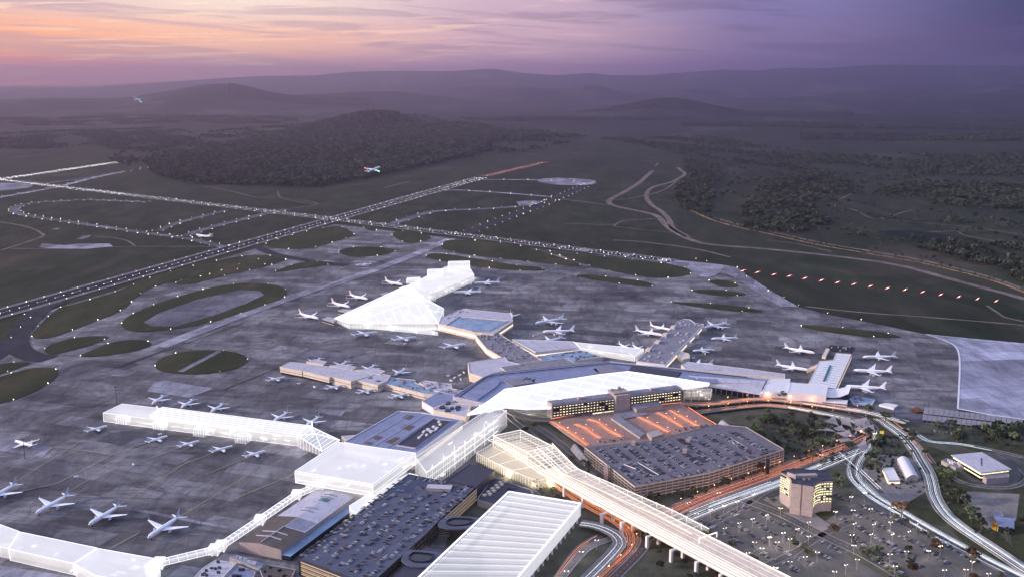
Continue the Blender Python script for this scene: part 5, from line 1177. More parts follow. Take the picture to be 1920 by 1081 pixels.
sheet('verge', [(1700, 830), (1800, 860), (1840, 960), (1950, 1080), (1900, 1090), (1800, 1010), (1755, 935), (1735, 880)], .45, M_VERGE, True)
sheet('verge', [(1905, 905), (1990, 880), (2100, 1000), (1990, 1110), (1900, 1030)], .45, M_VERGE, True)
sheet('verge', [(1800, 826), (1919, 834), (2000, 845), (1990, 862), (1919, 862), (1830, 846)], .45, M_VERGE, True)
sheet('verge', [(1660, 930), (1700, 922), (1745, 940), (1775, 975), (1760, 985), (1700, 960)], .45, M_VERGE, True)
sheet('lawn', [(1526, 966), (1540, 957), (1560, 956), (1572, 964), (1560, 976), (1540, 978)], .5, M_GRASS, True)
sheet('car_lot', [(1270, 985), (1380, 937), (1530, 1003), (1680, 1095), (1500, 1130), (1400, 1060)], .5, M_LOT, False)
sheet('car_lot', [(1560, 1004), (1530, 988), (1580, 952), (1600, 920), (1650, 932), (1750, 990), (1900, 1085), (1960, 1130), (1700, 1105), (1620, 1040)], .5, M_LOT, False)
sheet('paved_forecourt', [(1600, 905), (1640, 850), (1712, 858), (1738, 920), (1690, 948), (1620, 925)], .5, M_PAVE, False)
sheet('paved_forecourt', [(1430, 935), (1475, 925), (1560, 985), (1540, 998)], .5, M_PAVE, False)
sheet('gravel_yard', [(1800, 920), (1912, 925), (1905, 975), (1850, 990), (1815, 960)], .5, M_PAVE, False)
sheet('paved_forecourt', [(1785, 868), (1800, 850), (1900, 850), (1915, 885), (1895, 908), (1830, 905)], .5, M_LOT, True)
sheet('grey_apron_strip', [(1590, 756), (1700, 762), (1800, 780), (1790, 800), (1700, 790), (1600, 775)], .42, M_TAXI, False)
def road(name, px, w, mat=M_ROAD, z=.55, lanes=2, elev=0.0, deck=1.2, columns=0, kerb=True, marks=True):
    pts = [G(p[0], p[1], elev + (p[2] if len(p) > 2 else 0)) for p in px]; ln = curve(pts, 7) if len(pts) > 2 else pts
    zz = z + elev; ln = [Vector((p.x, p.y, zz)) for p in ln]
    b = MB(); b.strip(ln, w, zz, h=deck if elev else None); o = tag(b.build(name, mat), kind='structure')
    if kerb:
        b = MB()
        for s in (-1, 1): b.strip(offset(ln, s * (w / 2 + .3)), .6, zz + (1.0 if elev else .14), h=1.6 if elev else .14)
        k = b.build('kerb', M_KERB, None); k.parent = o
    if marks:
        b = MB()
        for s in range(1, lanes):
            o_ = w * s / lanes - w / 2; L_ = resample(offset(ln, o_), 9)
            for a, c_ in zip(L_, L_[1:]): b.strip([a, lerp(a, c_, .45)], .22, zz + .02)
        for s in (-1, 1): b.strip(offset(ln, s * (w / 2 - .7)), .2, zz + .02)
        if b.v: k = b.build('lane_marking', M_MARK, None); k.parent = o; tag(k, kind='stuff')
    if columns:
        for p in resample(ln, columns)[1:-1]: b = MB(); b.box((p[0], p[1], (zz - deck) / 2), (2.4, 2.4, zz - deck), 0); k = b.build('road_column', M_CON, None); k.parent = o
    return ln
def trail_bars(px, label, mats, offs, z=.75, elev=0.0, w=.9, name='light_trail_bars', group=None, raw=None):  # emissive bars added along the lanes as traffic light trails
    pts = raw or [G(p[0], p[1], elev + z) for p in px]; ln = curve(pts, 7) if len(pts) > 2 and raw is None else pts
    r = random.Random(len(label)); root = None
    e = empty(name, (ln[0][0], ln[0][1], 0)); tag(e, label, 'light trail', group)
    for k, o_ in enumerate(offs):
        L_ = offset([Vector((p[0], p[1], z + elev)) for p in ln], o_); b = MB(); a0 = 0; n = len(L_)
        i0, i1 = (0, n) if r.random() < .45 else sorted((r.randint(0, n // 2), r.randint(n // 2 + 1, n)))
        if i1 - i0 < 3: i0, i1 = 0, n
        ww = w * r.uniform(.25, 1.0)
        LL = L_[i0:i1]; zz = z + elev + .55 + .01 * k
        for a, c_ in zip(LL, LL[1:]): b.bar((a[0], a[1], zz), (c_[0], c_[1], zz), ww * .36, .2)
        part(b, 'trail_bar', mats[k % len(mats)], e)
BLV1 = [(1180, 995), (1262, 958), (1340, 925), (1450, 886), (1520, 858), (1590, 833), (1626, 816)]
BLV2 = [(1200, 1010), (1275, 975), (1345, 946), (1455, 906), (1540, 872), (1612, 842)]
road('boulevard', BLV1, 24, lanes=5); road('boulevard', BLV2, 24, lanes=5)
trail_bars(BLV1, 'orange light lines along the far lanes of the boulevard below the big car park', [M_ORG, M_ORGD, M_ORG2, M_ORGD], (-9.4, -7.4, -5.2, -3.4, -.6, 2.2, 5.0, 8.6), w=.42)
trail_bars(BLV2[1:], 'white light lines along the near lanes of the boulevard', [M_WHD, M_WST, M_BST, M_WHD], (-9, -7, -5, -3.4, -1, 1, 3, 4.5, 6.4, 8.6), w=.55)
LOOP = [(1560, 768, 0), (1600, 778, 0), (1622, 790), (1636, 806), (1633, 824), (1618, 846), (1604, 868), (1602, 890), (1616, 910), (1642, 932), (1680, 955), (1760, 1002), (1850, 1050), (1950, 1100), (2100, 1180)]
road('loop_road', LOOP, 19, lanes=4); trail_bars(LOOP[3:], 'cool white light lines round the loop road and down to the bottom right corner', [M_BST, M_WHD, M_WST], (-7.8, -6, -4.2, -2, 1.2, 3, 5, 7.4), w=.5)
FLY = [(1648, 784), (1668, 798), (1694, 818), (1714, 842), (1728, 866), (1741, 888), (1747, 908), (1752, 930), (1770, 960), (1802, 988), (1865, 1030), (1960, 1092), (2100, 1170)]
road('freeway_ramp', FLY, 17, lanes=3, elev=.4); trail_bars(FLY, 'pale blue light lines on the ramp curving past the barrel roofed shed', [M_WHD, M_WST, M_BST], (-6.4, -4.6, -2.4, -.5, 2.5, 4.2, 6.2), w=.5, elev=.4)
R3 = [(1674, 790), (1700, 812), (1728, 842), (1744, 862), (1757, 880)]
road('side_ramp', R3, 8, lanes=1, marks=False); trail_bars(R3, 'thin amber light line on the narrow ramp beside the freeway ramp', [M_ORG2], (-1, 1.4), w=.4)
R6 = [(1704, 803), (1722, 815), (1745, 827), (1800, 832), (1860, 843), (1925, 858), (2050, 885)]
road('access_road', R6, 9, lanes=2); trail_bars(R6[:5], 'cool light lines on the access road towards the right tree belt', [M_BST], (-2.4, 2.2), w=.45)
road('access_road', [(1700, 824), (1745, 828)], 7, lanes=1, marks=False)
R7 = [(1775, 885), (1800, 902), (1850, 913), (1900, 912), (1927, 896), (1915, 878)]
road('access_road', R7, 8); 
road('cross_road', [(1560, 848), (1607, 880), (1655, 925)], 10, lanes=2); trail_bars([(1575, 846), (1612, 880), (1650, 916)], 'thin white light lines crossing the boulevard junction diagonally', [M_WST], (-2, 2), z=.9, w=.35)
LOTR = [(1380, 932), (1460, 962), (1545, 1004), (1630, 1045), (1730, 1105)]
road('lot_road', LOTR, 15, lanes=2); road('lot_road', [(1395, 1075), (1480, 1040), (1545, 1000), (1600, 975)], 9, lanes=2, marks=False)
road('lot_road', [(1330, 985), (1400, 945), (1440, 920), (1520, 890)], 8, lanes=2, marks=False)
# upper roads past the terminal
U1 = [(1277, 757), (1330, 757), (1424, 748), (1507, 755), (1611, 770), (1650, 778), (1700, 792)]
road('departure_road', U1, 15, elev=6, lanes=3, columns=26); trail_bars(U1[:5], 'orange light lines on the upper departure road in front of the terminals', [M_ORG, M_ORG2], (-5, -2, 1.5, 5), elev=6, w=.6)
U2 = [(1300, 775), (1330, 770), (1424, 760), (1478, 763), (1528, 772), (1580, 783), (1622, 799)]
road('arrival_road', U2, 13, elev=3, lanes=3, columns=30); trail_bars(U2[:5], 'orange light lines on the lower arrival road left of the shade sails', [M_ORG, M_ORG2], (-4, -1, 3), elev=3, w=.6)
trail_bars(U1[3:], 'white light lines where the departure road bends away past the last pier', [M_WST], (-3, 3), elev=6, w=.45); trail_bars(U2[3:], 'white light line on the arrival road bending round the shade sails', [M_WST], (-2, 2), elev=3, w=.5)
road('hotel_ramp', [(952, 768), (972, 778), (1000, 784), (1030, 786)], 17, elev=7, lanes=3, columns=22); road('hotel_ramp', [(946, 763), (958, 784), (985, 806), (1010, 826)], 9, elev=2, lanes=1, marks=False)
# terraced pick-up deck between hotel and car park
DK = [(1030, 790), (1100, 777), (1277, 756), (1342, 797), (1222, 824), (1098, 838)]
q = [Vector((*p.xy, 0)) for p in ccw(at(DK, 7))]; e = thing('pickup_deck', 'raised pick up deck with orange lit lanes between the hotel and its car park', 'road deck', q)
M_DECKO = plain('deck_paving_light_tint', (.30, .20, .17), .8, .2, .08, dirt=(.1, .08, .07))  # paving colour warmed to carry the orange light on the deck
b = MB(); b.poly(q, 7); part(b, 'deck', M_DECKO, e); b = MB(); b.prism(q, 5.6, 6.98, top=False); b.prism(inset(q, 6), 0, 5.6, top=False); part(b, 'deck_edge', M_CON, e)
LN = [[(1034, 790), (1060, 806), (1084, 822), (1100, 835)], [(1078, 795), (1098, 803), (1112, 814), (1126, 822)], [(1102, 786), (1122, 792), (1140, 806), (1165, 819)], [(1196, 781), (1222, 794), (1252, 809)], [(1232, 773), (1256, 786), (1280, 801)], [(1256, 769), (1282, 784), (1308, 799)]]
for k, px in enumerate(LN):
    P = curve(at(px, 7), 6)
    for s_ in (-3.5, 3.5): b = MB(); b.strip([(p[0], p[1], 8.2) for p in offset(P, s_)], .5, 8.3, h=1.25); part(b, 'lane_barrier', M_DECKO, e)
    for s_, mt in ((-4.6, M_ORGE), (-3.2, M_ORGD), (-1.8, M_ORGE), (-.6, M_ORG2), (.8, M_ORGE), (2.2, M_ORGD), (3.8, M_ORGE), (5.2, M_ORGE)): b = MB(); o_ = offset(P, s_); [b.bar((*a[:2], 8.0), (*c_[:2], 8.0), .2, .2) for a, c_ in zip(o_, o_[1:])]; part(b, 'lane_trail_bar', mt, e)  # glowing bars along each lane stand for traffic light trails
for px in ([(1034, 784), (1060, 779), (1075, 777)], [(1290, 762), (1318, 780), (1344, 795)], [(1240, 757), (1277, 754)]):
    P = at(px, 9); b = MB(); b.strip([(p[0], p[1], 9) for p in P], .7, 9.2, h=.2); part(b, 'lane_trail_bar', M_ORG, e)
blockp('covered_walk', 'grey flat roofed walkway stepping down from the hotel tower between the orange lanes', 'walkway', [Vector((*p.xy, 0)) for p in at([(1145, 782), (1160, 779), (1208, 812), (1200, 819)], 10)], 7, 10, M_CON, M_RG, .3)
blockp('pay_kiosk', 'small flat block at the end of the covered walk on the car park edge', 'kiosk', [Vector((*p.xy, 0)) for p in at([(1213, 811), (1232, 806), (1244, 813), (1222, 820)], 13)], 7, 13, M_CONP, M_CONP, .2)
for nm, px, lb in (('arched_shelter', [(1070, 838), (1084, 833), (1108, 862), (1096, 868)], 'ribbed arched shelter at the left corner of the car park'), ('arched_shelter', [(1346, 792), (1362, 788), (1380, 802), (1362, 806)], 'grey arched shelter at the far right corner of the pick up deck')):
    q = at(px, 6); e = thing(nm, lb, 'shelter', q); b = MB(); n = 8
    A_ = [lerp(q[0], q[1], k / n) for k in range(n + 1)]; B_ = [lerp(q[3], q[2], k / n) for k in range(n + 1)]
    for L_ in (A_, B_):
        for k in range(n + 1): L_[k] = Vector((*L_[k].xy, 2 + 7 * math.sin(math.pi * k / n)))
    for k in range(n): b.add([A_[k], A_[k + 1], B_[k + 1], B_[k]], [(0, 1, 2, 3)])
    part(b, 'vault', M_CON, e); b = MB()
    for t in (0, .2, .4, .6, .8, 1):
        for k in range(n): b.bar(lerp(A_[k], B_[k], t) + Vector((0, 0, .25)), lerp(A_[k + 1], B_[k + 1], t) + Vector((0, 0, .25)), .45)
    part(b, 'rib', M_WH, e)
# long retaining road left of the deck
road('hotel_side_road', [(1000, 795), (1040, 822), (1075, 850), (1110, 880), (1165, 915)], 10, lanes=2, marks=False)
# ---- bottom loops
OR1 = [(1022, 880), (1042, 903), (1072, 926), (1110, 950), (1150, 972), (1175, 992), (1182, 1012), (1172, 1032), (1150, 1052), (1115, 1085), (1080, 1130)]
road('orange_loop_road', OR1, 17, lanes=4); trail_bars(OR1, 'deep orange light lines on the loop road passing under the viaduct', [M_ORG, M_ORGD, M_ORG2], (-7, -5.5, -3.4, -1, .8, 3, 5, 7), w=.5)
RP = [(1088, 981), (1110, 984), (1135, 992), (1155, 1004), (1162, 1018), (1150, 1036), (1125, 1062), (1090, 1098), (1060, 1140)]
road('spiral_ramp', RP, 15, mat=M_PAVE, elev=6, lanes=2, columns=20); trail_bars(RP, 'pale light lines on the curved ramp coming out of the louvred hall', [M_WST, M_DECKL] if 'M_DECKL' in globals() else [M_WST], (-3.5, 3), elev=6, w=.4)
R9 = [(1150, 1008), (1120, 1018), (1095, 1032), (1068, 1062), (1040, 1100)]
road('inner_ramp', R9, 10, mat=M_PAVE, z=.6, lanes=2); road('inner_ramp', [(1132, 1000), (1105, 1013), (1080, 1032), (1045, 1081), (1020, 1120)], 6, z=.5, lanes=1, marks=False)
trail_bars([(1128, 1001), (1102, 1015), (1078, 1034), (1043, 1081), (1020, 1120)], 'thin orange light line beside the louvred hall columns', [M_ORG2, M_ORG], (-1, 1.5), w=.5)
road('outer_loop', [(1195, 985), (1210, 1000), (1208, 1022), (1190, 1045), (1150, 1085), (1120, 1120)], 12, lanes=2)
road('service_road', [(955, 905), (985, 912), (1010, 930), (1035, 960)], 7, lanes=1, marks=False)
trail_bars([(1046, 900), (1058, 912), (1075, 922)], 'short orange light strip on the slope below the rail station', [M_ORG2], (-1, 1), w=.5)
# ================================================================== OTHER LANDSIDE BUILDINGS
def tower():
    h = 42; e = thing('office_tower', 'concave office tower with curved rows of yellow lit windows either side of blank panels', 'office tower', at([(1464, 930), (1562, 950)]))
    bl, cl, cr, br, bb = G(1464, 883, h), G(1484, 903, h), G(1526, 909, h), G(1562, 899, h), G(1557, 887, h)
    back = [G(1548, 881, h), G(1510, 879, h), G(1485, 877, h)]
    def arc(a, b_, sag, n=10):
        a, b_ = Vector((*a.xy, 0)), Vector((*b_.xy, 0)); m = b_ - a; nr = Vector((-m.y, m.x, 0)).normalized(); return [a + m * t + nr * sag * 4 * t * (1 - t) for t in (k / n for k in range(n + 1))]
    la, ra = arc(bl, cl, 4.5), arc(cr, br, 6.5)
    pts = la + ra + [Vector((*p.xy, 0)) for p in [bb] + back]
    b = MB(); b.prism(pts, 0, h - 1.4, top=True, mt=0); core = part(b, 'core', M_CONP, e)
    b = MB(); i_ = pts; b.prism(i_, h - 1.4, h + .3, top=False); part(b, 'parapet', M_RD, e); b = MB(); b.poly(ccw(pts), h - .6); rf = part(b, 'roof', M_RD, e)
    b = MB(); c_ = scenter(pts); b.box((c_.x + 1, c_.y + 4, h + 1.2), (28, 7, 3.4), .1); b.box((c_.x - 17, c_.y + 3, h + 2), (2.5, 13, 5), .7); sub(b, 'penthouse', M_CONP, rf); b = MB(); b.box((c_.x - 4, c_.y - 7, h + .8), (3, 3, 2.4)); b.box((c_.x + 2, c_.y - 7, h + .8), (3, 3, 2.4)); sub(b, 'plant_box', M_RG, rf)
    # central blank panels in two leaves with joints
    a, d_ = Vector((*cl.xy, 0)), Vector((*cr.xy, 0)); m = (d_ - a).normalized(); nr = Vector((m.y, -m.x, 0))
    if nr.y > 0: nr = -nr
    W_ = (d_ - a).length; npan = 9
    for s0, s1 in ((.0, .45), (.52, 1.0)):
        for k in range(npan):
            z0, z1 = 1 + k * (h - 2) / npan, 1 + (k + 1) * (h - 2) / npan - .35; p = a + m * W_ * (s0 + s1) / 2 + nr * .7; b = MB(); b.box((p.x, p.y, (z0 + z1) / 2), (W_ * (s1 - s0), 1.2, z1 - z0), math.atan2(m.y, m.x)); part(b, 'panel', M_CONP, e)
    # glazed curves: spandrels and lit windows
    for arcp, sd, z_lo in ((la, 1, 15), (ra, 2, 12)):
        rows = 8; fh = (h - 3 - z_lo) / rows
        for r_ in range(rows):
            z = z_lo + r_ * fh + fh * .5
            for k in range(len(arcp) - 1):
                m2 = arcp[k + 1] - arcp[k]; n2 = Vector((m2.y, -m2.x, 0)).normalized()
                if n2.y > 0: n2 = -n2
                A_, B_ = (arcp[k], arcp[k + 1]); 
                if (B_ - A_).cross(n2).z > 0: A_, B_ = B_, A_
                winrow(e, A_, B_, z, 1, m2.length * .72, fh * .36, .9 if r_ not in (2, 5) else .7, sd * 100 + r_ * 11 + k, (M_LITY, M_GD), out=.35)
            b = MB()
            for k in range(len(arcp) - 1):
                m2 = arcp[k + 1] - arcp[k]; n2 = Vector((m2.y, -m2.x, 0)).normalized(); n2 = -n2 if n2.y > 0 else n2; b.bar(arcp[k] + n2 * .2 + Vector((0, 0, z)), arcp[k + 1] + n2 * .2 + Vector((0, 0, z)), .25, fh * .62)
            part(b, 'glass_band', M_GD, e)
tower()
e, pts = building('training_centre', 'large low building with big overhanging pale roof at the right edge', 'building', [(1788, 853), (1840, 848), (1892, 878), (1840, 884)], 13, M_GD, M_RL, .3, bands=[(4, 5.6, M_LITY), (9, 10.6, M_LITY)])
b = MB(); b.prism(inset(pts, -2.5), 12.2, 13.3, bottom=True); part(b, 'overhang', M_RL, e); b = MB(); p0, p1 = lerp(pts[0], pts[2], .3), lerp(pts[0], pts[2], .7); b.bar((*p0.xy, 13.6), (*p1.xy, 13.6), 1.2, .5); part(b, 'roof_slot', M_RD, e)
building('training_annex', 'plain grey box annex in front of the large low building', 'building', [(1843, 891), (1860, 883), (1892, 887), (1892, 893), (1850, 896)], 9, M_CONP, M_RG, .3)
building('training_annex', 'low annex with rooftop machinery left of the large low building', 'building', [(1765, 862), (1775, 858), (1808, 868), (1812, 874), (1792, 876)], 6, M_CON, M_RG, .6, plant=9, seed=81, psz=(2, 5), pmat=M_WH)
def vault(name, label, px, h, r_):
    q = at(px, h); e = thing(name, label, 'hangar', q); n = 10; A_ = []; B_ = []
    for k in range(n + 1):
        t = k / n; zz = h + r_ * math.sin(math.pi * t) - r_ * .3; a = lerp(q[0], q[1], t); c_ = lerp(q[3], q[2], t); A_.append(Vector((*a.xy, zz))); B_.append(Vector((*c_.xy, zz)))
    b = MB()
    for k in range(n): b.add([A_[k], A_[k + 1], B_[k + 1], B_[k]], [(0, 1, 2, 3)])
    part(b, 'barrel_roof', M_WH, e, smooth=False); b = MB()
    for L_ in (A_, B_): b.add([(L_[0].x, L_[0].y, 0), (L_[-1].x, L_[-1].y, 0)] + L_[::-1], [tuple(range(n + 3))])
    for k in (0, n): b.add([(A_[k].x, A_[k].y, 0), (B_[k].x, B_[k].y, 0), B_[k], A_[k]], [(0, 1, 2, 3)])
    part(b, 'wall', M_CON, e); b = MB()
    for t in np.linspace(0, 1, 12):
        for k in range(n): b.bar(lerp(A_[k], B_[k], t) + Vector((0, 0, .12)), lerp(A_[k + 1], B_[k + 1], t) + Vector((0, 0, .12)), .3)
    tag(part(b, 'rib', M_RL, e), kind='stuff')
vault('barrel_hangar', 'pale barrel roofed hangar between the loop road and the ramp', [(1682, 858), (1703, 857), (1723, 892), (1700, 894)], 8, 4)
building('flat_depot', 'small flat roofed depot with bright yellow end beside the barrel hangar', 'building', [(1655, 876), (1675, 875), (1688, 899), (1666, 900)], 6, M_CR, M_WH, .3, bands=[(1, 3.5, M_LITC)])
e = thing('yellow_lit_house', 'small dark roofed house with yellow green lit end walls, bottom right', 'house', at([(1870, 990), (1900, 1000)]))
q = [Vector((*p.xy, 0)) for p in at([(1866, 968), (1900, 972), (1900, 990), (1872, 985)], 8)]; b = MB(); b.prism(q, 0, 8, top=False); part(b, 'wall', M_GD, e); b = MB(); b.prism(inset(q, -1), 8, 8.6, bottom=True); part(b, 'roof', M_RB, e)
M_YG = glow('yellow_green_wall_glow', (.75, .62, .05), .35)  # wall emission in place of yellow light falling on the end walls
for x, y in ((1877, 992), (1893, 995)): p = G(x, y, 3); b = MB(); b.box((p.x, p.y + 1, 3.4), (7, 1, 6.5), -.1); part(b, 'lit_wall', M_YG, e); b = MB(); b.box((p.x + 1.5, p.y + .3, 1.8), (2, .4, 1.6), -.1); part(b, 'lamp', M_LITY, e)
b = MB(); p = G(1865, 984, 6); b.box((p.x, p.y, 5), (1.5, 7, 10), .3); part(b, 'orange_fin', plain('orange_fin', (.45, .22, .03), .6), e)
building('small_cabin', 'small blue roofed cabin behind the yellow lit house', 'cabin', [(1860, 958), (1876, 957), (1882, 966), (1866, 968)], 5, M_CON, M_RB, .3)
# covered shelters in a long row at the apron corner
M_SHL = plain('shelter_roof', (.26, .25, .27), .7, .2, .1, dirt=(.14, .13, .14))
for r_, (p0, p1, q0, q1) in enumerate((((1733, 762), (1918, 785), (1731, 774), (1917, 795)), ((1731, 776), (1860, 791), (1729, 786), (1858, 801)))):
    n = 19 - r_ * 5; A0, A1, B0, B1 = (G(*p, 4) for p in (p0, p1, q0, q1)); e = thing('parking_shelter', ['long row of grey shelter roofs against the new bright apron, upper row', 'shorter row of grey shelter roofs below the first one'][r_], 'shelter', [A0, A1, B0, B1])
    for k in range(n):
        a, c_, d_, f_ = (Vector((*lerp(s0, s1, t).xy, 0)) for s0, s1, t in ((A0, A1, (k + .03) / n), (A0, A1, (k + .95) / n), (B0, B1, (k + .95) / n), (B0, B1, (k + .03) / n)))
        b = MB(); b.prism([a, c_, d_, f_], 3.7, 4.1, bottom=True); o = part(b, 'roof_panel', M_SHL, e)
        b = MB(); b.box((*f_.xy, 1.85), (.5, .5, 3.7)); b.box((*a.xy, 1.85), (.5, .5, 3.7)); sub(b, 'post', M_STEEL, o)
building('site_hut', 'blue grey hut at the foot of the curved lounge', 'hut', [(1592, 747), (1604, 742), (1640, 748), (1636, 756), (1600, 755)], 4, M_WH, M_RC, .3, plant=4, seed=91)
building('site_hut', 'pale site hut with dark yard left of the rubble heap', 'hut', [(1648, 757), (1660, 754), (1684, 758), (1676, 764)], 4, M_WH, M_WH, .3)
e = thing('rubble_heap', 'reddish heap of earth in the yard left of the long shelters', 'heap', at([(1722, 771)])); g = G(1722, 772); b = MB()
for k in range(14): a = rnd.uniform(0, 6.28); b.tube([(g.x + 9 * math.cos(a) * rnd.random(), g.y + 12 * math.sin(a) * rnd.random(), 0), (g.x + 4 * math.cos(a), g.y + 4 * math.sin(a), rnd.uniform(2, 4.5))], [rnd.uniform(5, 8), .8], 6)
part(b, 'earth', plain('red_earth', (.16, .07, .05), .95, .4, .3), e)
# shade sails
M_SAIL = plain('sail_fabric', (.36, .31, .30), .8, .12, .08)
sails = [[(1545, 786), (1566, 778), (1574, 795), (1552, 793)], [(1572, 778), (1594, 783), (1598, 797), (1578, 796)], [(1596, 781), (1625, 783), (1634, 795), (1604, 799)], [(1532, 802), (1552, 798), (1568, 806), (1548, 808)], [(1552, 798), (1578, 798), (1590, 804), (1572, 808)],
         [(1566, 807), (1592, 806), (1604, 815), (1582, 820)], [(1598, 800), (1636, 798), (1626, 812), (1606, 808)], [(1560, 818), (1582, 812), (1600, 823), (1578, 830)], [(1600, 815), (1618, 803), (1636, 812), (1642, 824), (1614, 822)], [(1606, 830), (1622, 822), (1630, 838), (1612, 848)]]
SL = ['at the far left corner', 'second in the far row', 'third in the far row, widest', 'at the left edge of the middle', 'between the left edge and the crossing', 'in the very middle', 'on the right of the middle', 'at the near left', 'at the right near the road', 'at the nearest tip by the boulevard']
for k, px in enumerate(sails):
    q = at(px, 7); e = thing('shade_sail', 'stretched beige shade sail ' + SL[k] + ' of the group', 'shade sail', q, 'shade sails beside the junction'); c_ = sum(q, Vector()) / 4; c_.z = 5.4; b = MB(); n = 5; vs = []
    q = [Vector((*p.xy, 8.5 if i % 2 else 4.6)) for i, p in enumerate(q)]
    for i in range(n + 1):
        for j in range(n + 1):
            u, v = i / n, j / n; p = lerp(lerp(q[0], q[1], u), lerp(q[3], q[2], u), v); pin = .16 * (u * (1 - u) * 4 * abs(1 - 2 * v) + v * (1 - v) * 4 * abs(1 - 2 * u)); p = lerp(p, c_, pin); vs.append((p.x, p.y, p.z))
    b.add(vs, [(i * (n + 1) + j, (i + 1) * (n + 1) + j, (i + 1) * (n + 1) + j + 1, i * (n + 1) + j + 1) for i in range(n) for j in range(n)]); part(b, 'sail', M_SAIL, e, smooth=True)
    for p in q: b = MB(); b.tube([(p.x, p.y, 0), (p.x, p.y, p.z + .3)], .3, 6); part(b, 'mast', M_STEEL, e)
# ================================================================== CARS
M_TYRE = plain('tyre', (.02, .02, .02), .8); PAINTS = [('white', (.62, .62, .64), 5), ('silver', (.36, .37, .40), 6), ('black', (.025, .025, .03), 5), ('dark blue', (.04, .055, .12), 4), ('grey', (.12, .12, .13), 5), ('red', (.16, .025, .02), 1)]
def car_mesh(name, col):
    m = plain('paint_' + name.replace(' ', '_'), col, .35, .06, 1.0, metal=.2); b = MB(); L_, W_ = 4.5, 1.85
    prof = [(-2.25, .35), (-2.25, .85), (-1.5, .95), (1.3, .92), (2.15, .78), (2.25, .35)]
    vs = [(x, s * W_ / 2, z) for s in (-1, 1) for x, z in prof]; b.add(vs, [(0, 1, 2, 3, 4, 5)[::-1][::-1], (11, 10, 9, 8, 7, 6)] + [(i, i + 6, i + 7, i + 1) for i in range(5)], 0)
    ro = [(-1.75, .93), (-1.2, 1.46), (.35, 1.46), (1.1, .92)]; vs = [(x, s * (W_ / 2 - .06 - (.12 if z > 1 else 0)), z) for s in (-1, 1) for x, z in ro]
    b.add(vs, [(0, 1, 2, 3), (7, 6, 5, 4), (0, 4, 5, 1), (2, 6, 7, 3)], 1); b.add([vs[1], vs[2], vs[6], vs[5]], [(0, 1, 2, 3)], 0)
    for x in (-1.45, 1.4):
        for s in (-1, 1): b.box((x, s * .85, .32), (.64, .24, .64), 0, 2)
    o = b.build(name.replace(' ', '_') + '_car', [m, M_GD, M_TYRE], link=False); return o.data
CM = [(n_, car_mesh(n_, c_)) for n_, c_, w_ in PAINTS]; CW = [w_ for *_, w_ in PAINTS]
CARS = []
def car_rows(area, pxpoly, z, rows, ang_extra=0.0, sp=2.75, occ=.75, seed=0, clump=0):
    """rows: list of ((x0,y0),(x1,y1)) pixel lines; cars stand across the row"""
    r = random.Random(seed)
    for p0, p1 in rows:
        a, c_ = G(*p0, z), G(*p1, z); n = int((c_ - a).length / sp); d = (c_ - a).normalized(); nr = Vector((-d.y, d.x, 0)); ang = math.atan2(nr.y, nr.x); s_ = r.random() * 10
        for k in range(n):
            for side in (-1, 1):
                pr = occ if not clump else occ * (1.5 if math.sin(k * .35 + s_ + side) > .1 else .35)
                if r.random() > pr: continue
                p = a + d * ((k + .5) * sp) + nr * side * 2.7
                CARS.append((p.x + r.uniform(-.2, .2), p.y, z + .03, ang + (0 if r.random() < .5 else math.pi) + r.uniform(-.03, .03), r.choices(range(6), CW)[0], area))
L0, L1, R0, R1 = (1104, 841), (1184, 902), (1396, 803), (1452, 840)
rows = []
for k in range(11):
    t = (k + .25) / 11; top_ = (1112 + (1385 - 1112) * t, 838 - (838 - 803) * t); bot = (1192 + (1458 - 1192) * t, 905 - (905 - 842) * t)
    rows.append(((top_[0] + 4, top_[1] + 3), (top_[0] + (bot[0] - top_[0]) * .46, top_[1] + (bot[1] - top_[1]) * .46))); rows.append(((top_[0] + (bot[0] - top_[0]) * .52, top_[1] + (bot[1] - top_[1]) * .52), (top_[0] + (bot[0] - top_[0]) * .94, top_[1] + (bot[1] - top_[1]) * .94)))
car_rows('big', None, 20, rows, occ=.92, seed=1)
car_rows('big', None, 20, [((1198, 906), (1330, 880)), ((1340, 878), (1455, 842))], occ=.3, seed=2)
car_rows('deck', None, 7, [((1122, 829), (1178, 820)), ((1265, 807), (1340, 795))], occ=.45, seed=3)
rows = []
for k in range(5):
    t = (k + .5) / 5; a = (572 + (700 - 572) * t, 1046 + (1085 - 1046) * t); c_ = (772 + (884 - 772) * t, 892 + (916 - 892) * t); rows.append((a, c_))
car_rows('dark', None, 19, rows, occ=.42, seed=4, clump=1); car_rows('dark', None, 19, [((770, 893), (885, 915)), ((812, 978), (880, 922)), ((566, 1044), (760, 894))], occ=.35, seed=5)
rows = [((1300 + k * 22, 975 - k * 5.5 + (k % 2)), (1400 + k * 24, 1040 - k * 3)) for k in range(5)]; rows += [((1370 + k * 22, 1010 + k * 6), (1480 + k * 20, 1080 + k * 4)) for k in range(-2, 7)]
rows = [((1290 + 36 * k, 984 - 13 * k), (1470 + 42 * k, 1085 - 17 * k)) for k in (0, .7, 1.4, 2.1, 2.8)]
car_rows('near', None, .52, rows, occ=.5, seed=6, clump=1)
rows = [((1565 + 14 * k, 985 - 14 * k), (1700 + 22 * k, 1066 - 18 * k)) for k in (0, 1, 2, 3)]; rows += [((1640 + 34 * k, 1045 - 14 * k), (1700 + 40 * k, 1082 - 12 * k)) for k in (0, 1, 2, 3)]
car_rows('right', None, .52, rows, occ=.46, seed=7, clump=1)
car_rows('yard', None, .46, [((1745, 806), (1790, 814)), ((1560, 925), (1590, 940)), ((1470, 905 + 20), (1440, 935))], occ=.5, seed=8)
